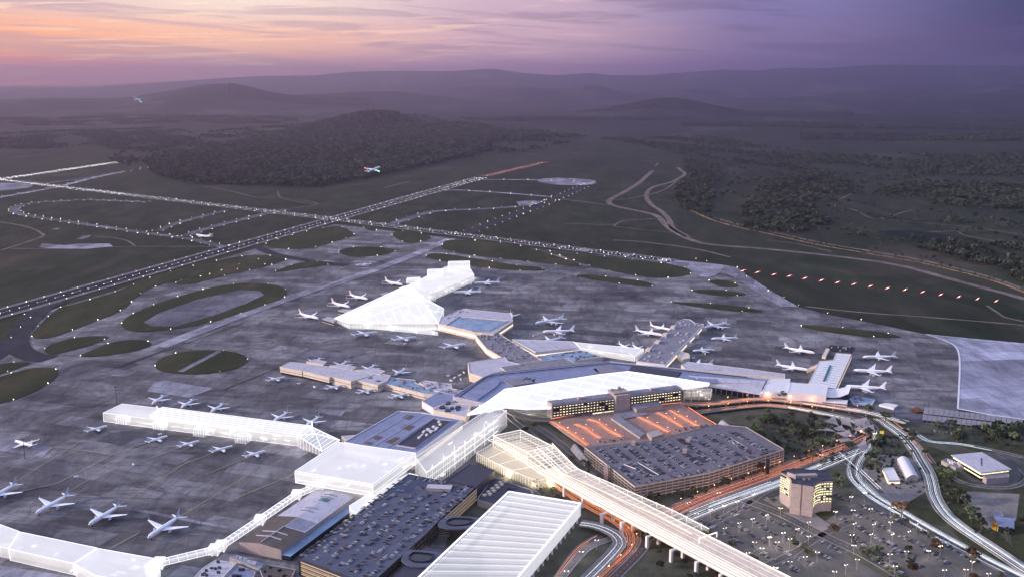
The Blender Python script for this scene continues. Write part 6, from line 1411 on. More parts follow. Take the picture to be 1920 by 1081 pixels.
AREA = {'big': ('parked on the roof of the large car park before the hotel', 'cars on the roof of the large car park'), 'deck': ('parked at the edge of the orange lit pick up deck', 'cars at the edge of the pick up deck'), 'dark': ('parked on the roof of the dark slatted car park', 'cars on the roof of the dark car park'),
        'near': ('parked in the open lot below the boulevard', 'cars in the lot below the boulevard'), 'right': ('parked in the open lot right of the office tower', 'cars in the lot right of the tower'), 'yard': ('parked in a small yard near the landside roads', 'cars in small yards')}
rnd2 = random.Random(99)
def near_key(c_): return c_[0] ** 2 + c_[1] ** 2
vis = [c_ for c_ in CARS]; vis.sort(key=near_key)
for x, y, z, a, ci, ar in vis[:300]:
    o = bpy.data.objects.new(('parked_car'), CM[ci][1]); COL.objects.link(o); o.location = (x, y, z); o.rotation_euler = (0, 0, a); tag(o, CM[ci][0] + ' car ' + AREA[ar][0], 'car', AREA[ar][1])
b = None
for ci in range(6):
    me = CM[ci][1]; vs = np.array([v.co[:] for v in me.vertices]); fs = [tuple(p.vertices) for p in me.polygons]; mi = [p.material_index for p in me.polygons]; b = MB()
    for x, y, z, a, c2, ar in vis[300:]:
        if c2 != ci: continue
        ca, sa = math.cos(a), math.sin(a); o_ = len(b.v); b.v += [(v[0] * ca - v[1] * sa + x, v[0] * sa + v[1] * ca + y, v[2] + z) for v in vs]; b.f += [tuple(i + o_ for i in f) for f in fs]; b.m += mi
    if b.v:
        o = b.build('distant_cars', list(me.materials)); tag(o, kind='stuff')
print('cars', len(CARS))
# bay lines
b = MB(); done = 0
for x, y, z, a, c2, ar in CARS:
    ca, sa = math.cos(a), math.sin(a)
    for s in (-1,): px_, py_ = x - sa * 1.35 * s, y + ca * 1.35 * s; b.bar((px_ - ca * 2.4, py_ - sa * 2.4, z + .01), (px_ + ca * 2.4, py_ + sa * 2.4, z + .01), .12, .03)
tag(b.build('bay_lines', M_MARK), kind='stuff')
# traffic on the roads
def traffic(px, offs, n, label, group, elev=0, seed=0, rev=False):
    r = random.Random(seed); pts = [G(p[0], p[1], elev) for p in px]; ln = curve(pts, 8); P = resample(offset(smooth_line(ln), 0), 6)
    for k in range(n):
        i = r.randint(2, len(P) - 3); o_ = r.choice(offs); d = (Vector(P[i + 1]) - Vector(P[i])).normalized(); p = Vector(P[i]) + Vector((-d.y, d.x, 0)) * o_; ci = r.choices(range(6), CW)[0]
        o = bpy.data.objects.new('car', CM[ci][1]); COL.objects.link(o); o.location = (p.x, p.y, elev + .6); o.rotation_euler = (0, 0, math.atan2(d.y, d.x) + (math.pi if rev else 0)); tag(o, CM[ci][0] + ' ' + label, 'car', group)
traffic(LOOP[6:], (-6, -3, 3, 6), 9, 'car driving on the loop road', 'cars on the loop road', seed=1); traffic(BLV1, (-5, 0, 5), 5, 'car driving on the boulevard', 'cars on the boulevard', seed=2); traffic(RP, (2,), 1, 'car driving on the curved ramp', None, elev=6, seed=3)
# ================================================================== LAMP POSTS
M_HEAD = glow('street_lamp_head', (1.0, .82, .60), 13, True)
q = MB(); q.tube([(0, 0, 0), (0, 0, 12)], [.22, .14], 6); LPm = q.build('pole', M_STEEL, link=False).data
q = MB(); q.bar((-1.8, 0, 12), (1.8, 0, 12), .16); LAm = q.build('arm', M_STEEL, link=False).data
q = MB(); q.box((0, 0, 11.95), (.66, .34, .18)); LHm = q.build('lamp_head', M_HEAD, link=False).data
HE = [(1440 + x / 4, 811 + y / 4) for x, y in ((95, 565), (305, 670), (220, 720), (115, 750), (10, 780), (70, 820), (165, 795), (305, 775), (370, 895), (280, 930), (165, 965), (60, 1010), (500, 1040), (585, 990), (670, 950), (645, 845), (630, 765), (650, 680), (640, 580), (625, 480), (770, 570), (795, 685), (775, 760), (935, 760), (920, 670), (920, 560), (725, 450), (1115, 685), (1060, 740), (1040, 890), (915, 910), (955, 1000), (1205, 885), (1295, 850), (1325, 1030), (1485, 1025), (1535, 965), (1655, 1055), (505, 590))]
HE += [(1100 + x / 4, 811 + y / 4) for x, y in ((990, 450), (1250, 460), (1130, 515), (1030, 545), (930, 575), (765, 525), (825, 605), (1350, 615), (1245, 645), (1145, 675), (1035, 715), (1475, 750), (1375, 785), (1260, 820), (1210, 900), (1315, 865), (1415, 1010))] + [(1090, 1034), (1062, 1070), (1119, 1012), (1540, 852), (1640, 812)]
for x, y in HE:
    p = G(x, y, 12); e = empty('street_lamp', (p.x, p.y, .5), rnd.uniform(-.3, .6)); tag(e, 'tall twin headed street lamp over the landside parking and roads', 'street lamp', 'twin headed street lamps')
    for nm, me, xx in (('pole', LPm, 0), ('arm', LAm, 0), ('lamp_head', LHm, -1.9), ('lamp_head', LHm, 1.9)): o = bpy.data.objects.new(nm, me); COL.objects.link(o); o.parent = e; o.location = (xx, 0, 0)
    l = point_light(None, (0, 0, 11.5), 2600, (1, .80, .56), .5); l.parent = e
q = MB(); q.tube([(0, 0, 0), (0, 0, 7)], [.16, .1], 5); DPm = q.build('pole', M_STEEL, link=False).data; q = MB(); q.box((0, 0, 7.1), (.8, .4, .25)); DHm = q.build('lamp_head', glow('sodium_head', (1, .42, .16), 12), link=False).data
SOD = []
for px in LN:
    for p in resample(curve(at(px, 7), 6), 26)[1:]: SOD.append((p.x, p.y, 7.2, 'orange deck lamp post standing between the lanes of the pick up deck', 'orange lamps on the pick up deck', 2600))
for px, zz in ((U1[1:5], 6.6), (U2[1:5], 3.6)):
    for p in resample(curve(at(px, zz), 6), 36): SOD.append((p.x, p.y + 6, zz, 'added orange lamp post along the terminal front roads', 'added orange lamps along the terminal roads', 2600))  # posts added for warm glow on the terminal roads
for p in resample(curve(at(OR1, .6), 6), 30): SOD.append((p.x + 7, p.y, .6, 'added orange lamp post beside the loop road under the viaduct', 'added orange lamps on the loop road', 2600))  # more added posts, lighting the loop road orange
for p in resample(curve(at(BLV1, .6), 6), 34): SOD.append((p.x, p.y + 12, .6, 'added orange lamp post on the far kerb of the boulevard', 'added orange lamps along the boulevard', 2400))  # added posts giving the boulevard its orange glow
for x, y, zz, lb, gr, pw in SOD:
    e = empty('orange_lamp_post', (x, y, zz)); tag(e, lb, 'street lamp', gr)
    for nm, me in (('pole', DPm), ('lamp_head', DHm)): o = bpy.data.objects.new(nm, me); COL.objects.link(o); o.parent = e
    l = point_light(None, (0, 0, 6.6), pw, (1, .36, .13), .4); l.parent = e
e = empty('road_sign', G(1653, 818)); tag(e, 'small yellow road sign above the trees by the loop road', 'road sign'); b = MB(); b.box((0, 0, 7), (6, .4, 5)); child(b.build('sign_board', glow('sign_yellow', (.8, .55, .05), .5)), e); b = MB(); b.box((-2, 0, 2.5), (.3, .3, 5)); b.box((2, 0, 2.5), (.3, .3, 5)); child(b.build('sign_post', M_STEEL), e)
# ================================================================== JETS
M_JET = plain('jet_white', (.92, .92, .94), .35, .04, .2); M_JETB = plain('jet_pale_blue', (.88, .91, .94), .4, .05, .2); M_JETP = plain('jet_fin_pink', (.72, .58, .54), .45, .05, .2); M_JETG = plain('jet_fin_grey', (.50, .53, .60), .45, .05, .2); M_ENG = plain('engine_grey', (.55, .57, .62), .35, .1, .5)
def jet(name, Ln, span, rad, eng, fin_mat, body=None, hump=False):
    """nose towards +x, wheels on z = 0"""
    body = body or M_JET; e = empty(name, (0, 0, 0)); zc = rad * 2.05
    st = [(-.5, .06, .75), (-.46, .22, .6), (-.38, .5, .38), (-.26, .85, .13), (-.16, 1, 0), (.32, 1, 0), (.40, .94, -.03), (.455, .72, -.12), (.485, .42, -.24), (.5, .08, -.34)]
    b = MB(); n = 12; vs = []
    for x, r_, dz in st:
        for k in range(n): t = 2 * math.pi * k / n; hz = 1.0 + (.28 if hump and x > -.2 and math.sin(t) > 0 else 0); vs.append((x * Ln, math.cos(t) * rad * r_, zc + dz * rad + math.sin(t) * rad * r_ * hz))
    fs = [(i * n + k, (i + 1) * n + k, (i + 1) * n + (k + 1) % n, i * n + (k + 1) % n)[::-1] for i in range(len(st) - 1) for k in range(n)] + [tuple(range(n)), tuple((len(st) - 1) * n + k for k in range(n))[::-1]]
    b.add(vs, fs); fu = child(b.build('fuselage', body, smooth=True), e)
    b = MB(); b.box((.468 * Ln, 0, zc + .22 * rad), (.018 * Ln, rad * .95, rad * .2)); child(b.build('cockpit_glass', M_GD), fu)
    for s in (-1, 1):
        b = MB()
        for k in range(1): b.box((.08 * Ln, s * rad * .975, zc + rad * .28), (.62 * Ln, .08, rad * .13))
        child(b.build('window_line', plain('cabin_window_line', (.16, .18, .22), .3) if 'WLM' not in globals() else WLM, None), fu)
    def foil(nm, root, tip, cr, ct, th, mat, par):
        b = MB(); rt, tp = Vector(root), Vector(tip); vert = abs(tp.z - rt.z) > abs(tp.y - rt.y); o = Vector((0, th, 0)) if vert else Vector((0, 0, th)); vs = []
        for p, c_, f in ((rt, cr, 1), (tp, ct, .35)):
            for x, t in ((.5, 0), (.22, 1), (-.2, .8), (-.5, 0)): vs.append(p + Vector((x * c_, 0, 0)) + o * t * f * .5)
            for x, t in ((-.2, .8), (.22, 1)): vs.append(p + Vector((x * c_, 0, 0)) - o * t * f * .5)
        b.add(vs, [(i, (i + 1) % 6, 6 + (i + 1) % 6, 6 + i) for i in range(6)] + [(5, 4, 3, 2, 1, 0), (6, 7, 8, 9, 10, 11)]); return child(b.build(nm, mat, smooth=False), par)
    hs = span / 2
    for s in (-1, 1):
        w = foil('wing', (.035 * Ln, s * rad * .6, zc - rad * .45), (-.125 * Ln, s * hs, zc - rad * .45 + span * .045), .21 * Ln, .045 * Ln, rad * .42, body, e)
        foil('winglet', (-.128 * Ln, s * hs, zc - rad * .45 + span * .045), (-.155 * Ln, s * (hs + .4), zc - rad * .45 + span * .045 + rad * 1.0), .045 * Ln, .02 * Ln, rad * .12, fin_mat, w)
        for q in ((.33,) if eng == 2 else (.36, .66)):
            ex = .035 * Ln + (-.16 * Ln) * q + .075 * Ln; ey = s * (rad * .6 + (hs - rad * .6) * q); ez = zc - rad * .45 + span * .045 * q - rad * .72; er = rad * (.60 if eng == 2 else .50)
            b = MB(); b.tube([(ex + .035 * Ln, ey, ez), (ex + .025 * Ln, ey, ez), (ex - .02 * Ln, ey, ez), (ex - .045 * Ln, ey, ez)], [er * .88, er, er * .95, er * .5], 10); en = child(b.build('engine', M_ENG, smooth=False), w); b = None
        foil('tailplane', (-.42 * Ln, s * rad * .25, zc + rad * .35), (-.485 * Ln, s * span * .185, zc + rad * .6), .095 * Ln, .035 * Ln, rad * .2, body, e)
    foil('tail_fin', (-.40 * Ln, 0, zc + rad * .7), (-.49 * Ln, 0, zc + rad * (4.15 if rad < 2.5 else 3.9)), .135 * Ln, .05 * Ln, rad * .25, fin_mat, e)
    for x, y in ((.40 * Ln, 0), (-.02 * Ln, rad * 1.1), (-.02 * Ln, -rad * 1.1)): b = MB(); b.box((x, y, zc * .35), (.35, .35, zc * .6)); b.box((x, y, rad * .22), (rad * .5, rad * .4, rad * .44)); child(b.build('landing_gear', M_TYRE), e)
    return e
WLM = plain('cabin_window_line', (.16, .18, .22), .3)
PROTO = {}
TYPES = {'n': ('narrowbody_jet', 39.5, 36, 2.05, 2, M_JETG, None), 'p': ('narrowbody_jet', 39.5, 36, 2.05, 2, M_JETP, None), 'w': ('widebody_jet', 62, 59, 2.9, 2, M_JETG, None), 'q': ('widebody_jet', 60, 56, 2.9, 2, M_JETP, None), 'j': ('four_engined_jet', 73, 76, 3.5, 4, M_JET, None), 'b': ('widebody_jet', 60, 58, 2.9, 2, M_JETB, M_JETB)}
JETS = [('w', (277, 1007), (338, 968), 'large white twin jet on the near left apron, rightmost of its row of four', 'big jets on the near left apron'), ('w', (166, 982), (226, 947), 'large white twin jet on the near left apron, second from the right of its row', 'big jets on the near left apron'),
 ('w', (67, 961), (130, 927), 'large white twin jet on the near left apron, second from the frame edge', 'big jets on the near left apron'), ('w', (-32, 940), (32, 907), 'large white twin jet cut off by the left frame edge', 'big jets on the near left apron'),
 ('p', (24, 825), (66, 838), 'pink tinted jet taxiing alone on the left apron', None), ('n', (282, 759), (312, 740), 'white jet behind the left glowing pier, first from the left', 'jets behind the left pier'), ('n', (337, 766), (366, 748), 'white jet behind the left glowing pier, second from the left', 'jets behind the left pier'),
 ('n', (393, 774), (422, 756), 'white jet behind the left glowing pier, third from the left', 'jets behind the left pier'), ('n', (201, 797), (160, 809), 'lone white jet just beyond the left tip of the glowing pier', None), ('n', (512, 790), (541, 773), 'white jet behind the left glowing pier, fourth from the left', 'jets behind the left pier'),
 ('n', (573, 799), (600, 781), 'white jet behind the left glowing pier next to the funnel roof', 'jets behind the left pier'), ('n', (314, 816), (275, 829), 'white jet before the left glowing pier, leftmost of four', 'jets before the left pier'), ('n', (374, 825), (334, 837), 'white jet before the left glowing pier, second of four', 'jets before the left pier'),
 ('n', (436, 835), (394, 847), 'white jet before the left glowing pier, third of four', 'jets before the left pier'), ('n', (499, 844), (457, 856), 'white jet before the left glowing pier, rightmost of four', 'jets before the left pier'), ('n', (536, 706), (500, 714), 'small jet before the stepped pier, leftmost of four', 'jets before the stepped pier'),
 ('n', (644, 721), (610, 729), 'small jet before the stepped pier, second of four', 'jets before the stepped pier'), ('n', (702, 729), (669, 737), 'small jet before the stepped pier, third of four', 'jets before the stepped pier'), ('n', (765, 737), (731, 746), 'small jet before the stepped pier, rightmost of four', 'jets before the stepped pier'),
 ('n', (579, 684), (605, 671), 'small jet behind the stepped pier, leftmost of four', 'jets behind the stepped pier'), ('n', (628, 690), (654, 677), 'small jet behind the stepped pier, second of four', 'jets behind the stepped pier'), ('n', (680, 697), (706, 684), 'small jet behind the stepped pier, third of four', 'jets behind the stepped pier'),
 ('n', (738, 704), (763, 691), 'small jet behind the stepped pier, rightmost of four', 'jets behind the stepped pier'), ('w', (709, 622), (660, 628), 'white jet before the glowing hall, leftmost of three', 'jets before the glowing hall'), ('w', (781, 631), (737, 637), 'white jet before the glowing hall, middle of three', 'jets before the glowing hall'),
 ('w', (874, 644), (828, 652), 'white jet before the courtyard terminal, rightmost of three', 'jets before the glowing hall'), ('q', (602, 598), (556, 588), 'pink tailed jet nosed up to the left tip of the glowing hall', 'pink tailed jets left of the hall'), ('q', (662, 577), (616, 567), 'pink tailed jet left of the hall, second from the near end', 'pink tailed jets left of the hall'),
 ('q', (695, 562), (650, 553), 'pink tailed jet left of the hall, third from the near end', 'pink tailed jets left of the hall'), ('q', (760, 535), (717, 527), 'pink tailed jet left of the hall, farthest of four', 'pink tailed jets left of the hall'), ('w', (888, 531), (937, 530), 'white jet right of the far glowing pier, farther of two', 'jets right of the glowing pier'),
 ('w', (852, 548), (902, 548), 'white jet right of the far glowing pier, nearer of two', 'jets right of the glowing pier'), ('p', (670, 497), (694, 496), 'small orange tailed jet taxiing beyond the glowing hall', None), ('n', (868, 590), (877, 577), 'jet hidden behind the courtyard terminal, only tail showing', None), ('n', (963, 597), (956, 585), 'jet tucked behind the right corner of the courtyard terminal', None),
 ('j', (1004, 606), (1057, 598), 'four engined blue white jet right of the courtyard terminal', None), ('j', (1017, 621), (1077, 620), 'four engined white jet just behind the triangular hall', None), ('w', (1012, 642), (1056, 633), 'jet mostly hidden behind the triangular hall roof', None), ('n', (1178, 652), (1160, 644), 'jet hidden behind the white box, left tail fin', None),
 ('n', (1202, 655), (1186, 647), 'jet hidden behind the white box, right tail fin', None), ('q', (1257, 617), (1219, 610), 'white jet left of the rounded pier, farther of two', None), ('w', (1243, 628), (1191, 620), 'white jet left of the rounded pier, nearer of two', None), ('j', (1320, 613), (1363, 606), 'four engined jet at the far right corner of the rounded pier', None),
 ('w', (1336, 634), (1380, 633), 'white jet right of the rounded pier, second from its end', None), ('n', (1298, 658), (1338, 656), 'small white jet right of the rounded pier, third from its end', None), ('w', (1285, 682), (1334, 682), 'jet half hidden behind the mauve roof strip', None), ('w', (1528, 661), (1470, 652), 'white jet left of the last pier, farther of two', None),
 ('w', (1516, 693), (1455, 684), 'white jet left of the last pier, nearer of two', None), ('w', (1617, 669), (1680, 669), 'white twin jet right of the last pier, farthest of three', None), ('j', (1599, 693), (1672, 697), 'white four engined jet right of the last pier, middle of three', None), ('j', (1584, 723), (1661, 728), 'white four engined jet right of the last pier, nearest of three', None)]
def put_jet(t, nose, tail, label, group=None, alt=0, roll=0, pitch=0, zfix=0, size=1.0):
    nm, Ln, sp_, rad, eng, fm, bm_ = TYPES[t]
    if t not in PROTO: PROTO[t] = jet(nm, Ln, sp_, rad, eng, fm, bm_); o = PROTO[t]
    else: o = copy_tree(PROTO[t])
    zz = alt + rad * 2; a, c_ = G(*nose, zz), G(*tail, zz); m = (a + c_) / 2; d = a - c_; L_ = d.length; s = min(1.12, max(.9, L_ / Ln)) * size
    o.scale = (s,) * 3; o.location = (m.x, m.y, alt + (.3 if alt == 0 else 0)); o.rotation_euler = (roll, pitch, math.atan2(d.y, d.x)); tag(o, label, 'airliner', group)
    for k in ('group',):
        if not group and k in o: del o[k]
    return o
for t, n_, tl, lab, grp in JETS: put_jet(t, n_, tl, lab, grp, alt=1.6 if n_ == (670, 497) else 0, size=1.25 if n_ == (670, 497) else 1)
put_jet('q', (366, 441), (396, 444), 'orange tailed jet coming in low over the taxiway left of the long runway', None, alt=9, pitch=-.05)
# climbing jets
o = put_jet('b', (708, 316), (697, 327), 'pale blue jet climbing away in front of the wooded hill', None, alt=250, size=1.0); o.rotation_euler = (.12, -.22, R(52)); o.location = G(701, 321, 255); o.scale = (1, 1, 1)
b = MB(); b.tube([(-8, 29.5, 7), (-8, 31, 7.4)], .9, 6); child(b.build('red_wing_light', M_RL_ if 'M_RL_' in globals() else glow('wing_red', (1, .05, .03), 14)), o); b = MB(); b.tube([(-8, -29.5, 7), (-8, -31, 7.4)], .9, 6); child(b.build('green_wing_light', glow('wing_green', (.1, 1, .1), 10)), o)
o = put_jet('b', (262, 185), (255, 189), 'tiny jet far off in the pink mist with a red wing light', None, alt=390); o.location = G(259, 188, 400); o.rotation_euler = (.5, -.2, R(60)); b = MB(); b.tube([(-8, 29, 7), (-8, 31, 7.4)], 1.0, 6); child(b.build('red_wing_light', bpy.data.materials['wing_red']), o)
# small service vehicles scattered beside the stands
q = MB(); q.box((0, 0, 1.2), (6, 2.4, 1.8)); q.box((2.2, 0, 1.5), (1.6, 2.3, 2.6)); q.box((-1.8, 0, .4), (.8, 2.5, .8)); q.box((1.8, 0, .4), (.8, 2.5, .8)); SV = q.build('service_truck', M_WH, link=False).data
rs = random.Random(12)
SRV = [(330, 800, 'left glowing pier'), (400, 812, 'left glowing pier'), (470, 822, 'left glowing pier'), (300, 815, 'left glowing pier'), (840, 705, 'bent terminal corner'), (852, 709, 'bent terminal corner'), (862, 704, 'bent terminal corner'), (846, 714, 'bent terminal corner'), (870, 699, 'bent terminal corner'), (864, 712, 'bent terminal corner'), (1000, 630, 'triangular hall'), (1040, 628, 'triangular hall'), (1300, 672, 'rounded pier'), (1322, 664, 'rounded pier'), (760, 645, 'glowing hall'), (1540, 705, 'last pier'), (560, 720, 'stepped pier'), (590, 726, 'stepped pier'), (143, 895, 'near left jets'), (250, 872, 'near left jets')]
for x, y, w_ in SRV: o = bpy.data.objects.new('service_truck', SV); COL.objects.link(o); p = G(x, y); o.location = (p.x, p.y, .3); o.rotation_euler = (0, 0, rs.uniform(0, 3)); tag(o, 'small white service truck on the apron near the ' + w_, 'truck', 'service trucks near the ' + w_)
# apron flood masts
for x, y, lb in ((219, 757, 'slim dark floodlight mast behind the left tip of the glowing pier'), (505, 512, 'slim floodlight mast beside the grass islands'), (47, 860, 'slim dark floodlight mast near the taxiing pink jet')):
    p = G(x, y); e = empty('floodlight_mast', p); tag(e, lb, 'mast'); b = MB(); b.tube([(0, 0, 0), (0, 0, 30)], [.5, .25], 6); child(b.build('pole', M_RD), e); b = MB(); b.box((0, 0, 30.3), (5, .6, 1)); child(b.build('lamp_frame', M_RD), e)
# ================================================================== TREES
def leaf_mat(name, c0, c1, c2):
    m, t, b = new_mat(name); oi = t.nodes.new('ShaderNodeObjectInfo'); n = noise_node(t, .35, 4, .7, coords(t))
    base = tramp(t, n, [(.3, c0), (.5, c1), (.72, c2)]); hv = t.nodes.new('ShaderNodeHueSaturation'); t.links.new(base, hv.inputs['Color'])
    mr_ = t.nodes.new('ShaderNodeMapRange'); t.links.new(oi.outputs['Random'], mr_.inputs[0]); mr_.inputs[3].default_value = .45; mr_.inputs[4].default_value = 1.9; t.links.new(mr_.outputs[0], hv.inputs['Value'])
    t.links.new(hv.outputs[0], b.inputs['Base Color']); b.inputs['Roughness'].default_value = .9; b.inputs['Specular IOR Level'].default_value = .15; return m
M_LEAF = leaf_mat('eucalypt_leaves', (.030, .046, .020), (.075, .098, .048), (.16, .165, .095)); M_LEAFB = leaf_mat('rusty_leaves', (.05, .030, .018), (.11, .068, .04), (.16, .11, .065)); M_LEAFD = leaf_mat('dark_leaves', (.018, .026, .016), (.050, .064, .040), (.13, .13, .09))
M_BARK = plain('bark', (.16, .12, .09), .9, .3, 1.0)
def tree_meshes(seed, hgt=11, spread=4.6, n=150, lsz=1.0, flat=.55):
    r = random.Random(seed); t = MB(); lobes = []
    t.tube([(0, 0, 0), (r.uniform(-.3, .3), r.uniform(-.3, .3), hgt * .3), (r.uniform(-.6, .6), r.uniform(-.6, .6), hgt * .62)], [.38, .27, .14], 5)
    for k in range(r.randint(5, 7)):
        a = k * 1.05 + r.uniform(-.4, .4); d = spread * r.uniform(.35, .78); z = hgt * r.uniform(.55, .86); c_ = Vector((math.cos(a) * d, math.sin(a) * d, z)); lobes.append((c_, spread * r.uniform(.34, .52)))
        t.tube([(0, 0, hgt * .32), tuple(c_ * .6 + Vector((0, 0, hgt * .18))), tuple(c_)], [.17, .11, .05], 4)
    lobes.append((Vector((0, 0, hgt * .86)), spread * .5)); c = MB()
    for k in range(n):
        ce, R_ = r.choice(lobes); v = Vector((r.gauss(0, 1), r.gauss(0, 1), r.gauss(0, 1))).normalized() * R_ * (r.random() ** .35); v.z *= flat; p = ce + v
        u = Vector((r.gauss(0, 1), r.gauss(0, 1), r.gauss(0, .6))).normalized(); w = u.cross(Vector((r.gauss(0, 1), r.gauss(0, 1), r.gauss(0, 1)))).normalized(); s = lsz * r.uniform(.5, 1.15)
        c.add([p - u * s - w * s * .6, p + u * s * .9 - w * s, p + u * s + w * s * .7, p - u * s * .8 + w * s], [(0, 1, 2, 3)])
    return t, c
TREES = []
for k in range(6):
    t, c = tree_meshes(100 + k, hgt=(11, 12, 9, 13, 10, 8)[k], spread=(5, 4.6, 5, 5.5, 3.6, 4.4)[k], n=(190, 180, 170, 210, 150, 150)[k], lsz=.95)
    TREES.append((t.build('trunk', M_BARK, link=False).data, [c.build('crown', mt, link=False).data for mt in (M_LEAF, M_LEAFB, M_LEAFD)]))
def tree(x, y, label, group, kind=0, s=1.0, k=None, rz=None, name='eucalyptus_tree'):
    k = rnd.randrange(6) if k is None else k; p = G(x, y) if y is not None else x; e = empty(name, (p.x, p.y, 0), rnd.uniform(0, 6.28)); e.scale = (s, s, s * rnd.uniform(.9, 1.15)); tag(e, label, 'tree', group)
    for nm, me in (('trunk', TREES[k][0]), ('crown', TREES[k][1][kind])): o = bpy.data.objects.new(nm, me); COL.objects.link(o); o.parent = e
    return e
rt = random.Random(3)
# the row along the orange-tinted creek road
LNc = resample(curve(at(CREEK, 0), 6), 21)
for k, p in enumerate(LNc):
    d = min(1, k / 60); 
    if rt.random() < .2 + (.3 if k > 60 else 0): continue
    q = p + Vector((rt.uniform(-6, 10), rt.uniform(6, 26), 0)); tree(q, None, 'eucalyptus in the long row beside the orange lit creek road', 'trees along the creek road', rt.choice((0, 0, 2)), rt.uniform(.8, 1.35))
# single landside trees
ONE = [((1690, 972), 1, 2.0, 'large dark tree standing on the loop road verge below the depot'), ((1755, 1035), 1, 1.7, 'rusty leaved tree beside the lower bend of the loop road'), ((1822, 1058), 1, 1.7, 'rusty leaved tree near the bottom right corner, beside the road'), ((1563, 1005), 1, 1.5, 'rusty tree on the corner of the lot road below the office tower'),
       ((1645, 1042), 0, 1.3, 'green brown tree inside the right car lot'), ((1712, 1078), 1, 1.4, 'tree at the bottom of the right car lot'), ((1465, 752), 0, 1.35, 'palm shaped tree in front of the white podium'), ((1485, 782), 0, 1.2, 'round tree below the arrival road, left of two'), ((1520, 784), 0, 1.2, 'round tree below the arrival road, right of two'),
       ((1628, 778), 0, 1.6, 'tall pale tree right of the shade sails'), ((1660, 792), 0, 1.9, 'wide tree where the freeway ramp starts'), ((1628, 820), 2, 1.4, 'narrow dark tree inside the loop road bend'), ((1215, 1022), 2, 1.6, 'round dark tree under the viaduct by the outer loop'), ((1592, 838), 0, 1.2, 'umbrella tree in front of the nearest shade sail'),
       ((1352, 745), 2, .9, 'dark shrub like tree between the canopy and the orange road'), ((1370, 746), 2, .8, 'small dark tree right of the shrub by the orange road'), ((985, 812), 2, 1.5, 'dark tree between the hotel ramp and the station'), ((1002, 806), 1, 1.2, 'rusty tree between the hotel ramp and the station')]
for (x, y), kd, s, lb in ONE: tree(x, y, lb, None, kd, s)
def scatter(px, n, label, group, kinds=(0,), smin=.8, smax=1.4, seed=1, name='eucalyptus_tree'):
    r = random.Random(seed); P = at(px); xs = [p.x for p in P]; ys = [p.y for p in P]; k = 0
    while k < n:
        x, y = r.uniform(min(xs), max(xs)), r.uniform(min(ys), max(ys))
        if inside(x, y, P): tree(Vector((x, y, 0)), None, label, group, r.choice(kinds), r.uniform(smin, smax) * 1.3, name=name); k += 1
scatter([(1390, 795), (1450, 775), (1500, 790), (1480, 850), (1440, 850)], 17, 'green tree in the planted ground right of the big car park', 'trees right of the big car park', (0, 0, 2), .7, 1.2, 1)
scatter([(1480, 800), (1540, 790), (1600, 850), (1540, 858), (1490, 850)], 14, 'tree in the grove round the shade sails', 'trees round the shade sails', (0, 2), .8, 1.3, 2)
scatter([(1640, 822), (1665, 815), (1655, 880), (1630, 900), (1620, 870)], 9, 'tree in the dark clump inside the loop road', 'trees inside the loop road', (2, 0), .9, 1.4, 3)
scatter([(1690, 805), (1712, 850), (1745, 900), (1735, 850), (1700, 800)], 6, 'tree squeezed between ramp and depot', 'trees between ramp and depot', (2,), .7, 1.1, 4)
scatter([(1750, 800), (1830, 805), (1990, 810), (1990, 850), (1880, 830), (1780, 828)], 25, 'dark tree in the belt below the long shelters', 'trees below the long shelters', (2, 0), .9, 1.4, 5)
scatter([(1750, 880), (1770, 875), (1800, 920), (1830, 960), (1860, 1000), (1840, 1000), (1790, 950)], 14, 'dark tree on the slope beside the freeway ramp', 'trees beside the freeway ramp', (2, 0, 0), .8, 1.3, 6)
scatter([(1860, 1000), (1940, 960), (2000, 1060), (1920, 1050)], 8, 'dark tree around the yellow lit house', 'trees round the yellow lit house', (2,), .8, 1.2, 7)
scatter([(1205, 905 + 35), (1330, 905), (1330, 918), (1230, 952)], 10, 'small tree at the foot of the big car park', 'trees at the foot of the big car park', (2, 0), .4, .8, 8)
scatter([(1215, 1030), (1260, 1050), (1400, 1100), (1300, 1120), (1220, 1060)], 9, 'dark tree below the viaduct', 'trees below the viaduct', (2, 1), .5, .75, 9)
scatter([(930, 925), (1040, 905), (1090, 965), (1060, 975), (1030, 945), (960, 935)], 14, 'small tree on the bank below the rail station', 'trees below the rail station', (2, 1), .4, .8, 10)
scatter([(1020, 835), (1060, 850), (1140, 905), (1120, 915), (1050, 870)], 9, 'small tree between the viaduct and the big car park', 'trees beside the glass tube', (2, 1), .5, .8, 11)
scatter([(1500, 858), (1560, 862), (1590, 900), (1570, 915)], 5, 'bushy tree behind the office tower', 'trees behind the office tower', (1, 0), .7, 1.1, 12)
scatter([(1330, 920), (1440, 880), (1460, 870), (1470, 858), (1380, 885)], 9, 'low dark tree in the strip between car park and boulevard', 'trees between car park and boulevard', (2,), .4, .8, 13)
scatter([(1290, 975), (1300, 985), (1420, 1060), (1390, 1070)], 6, 'dark tree along the viaduct side of the lower lot', 'trees beside the lower lot', (2,), .6, 1.0, 14)
scatter([(1650, 1020), (1760, 1050), (1830, 1090), (1700, 1090)], 4, 'dark tree scattered in the right lot', 'trees in the right lot', (1, 2), .6, 1.0, 15)
# scattered paddock trees beyond the creek
scatter([(1420, 420), (1540, 440), (1640, 465), (1740, 485), (1740, 450), (1560, 400), (1420, 385)], 31, 'paddock tree beyond the creek road', 'trees beyond the creek road', (0, 2), .8, 1.5, 16)
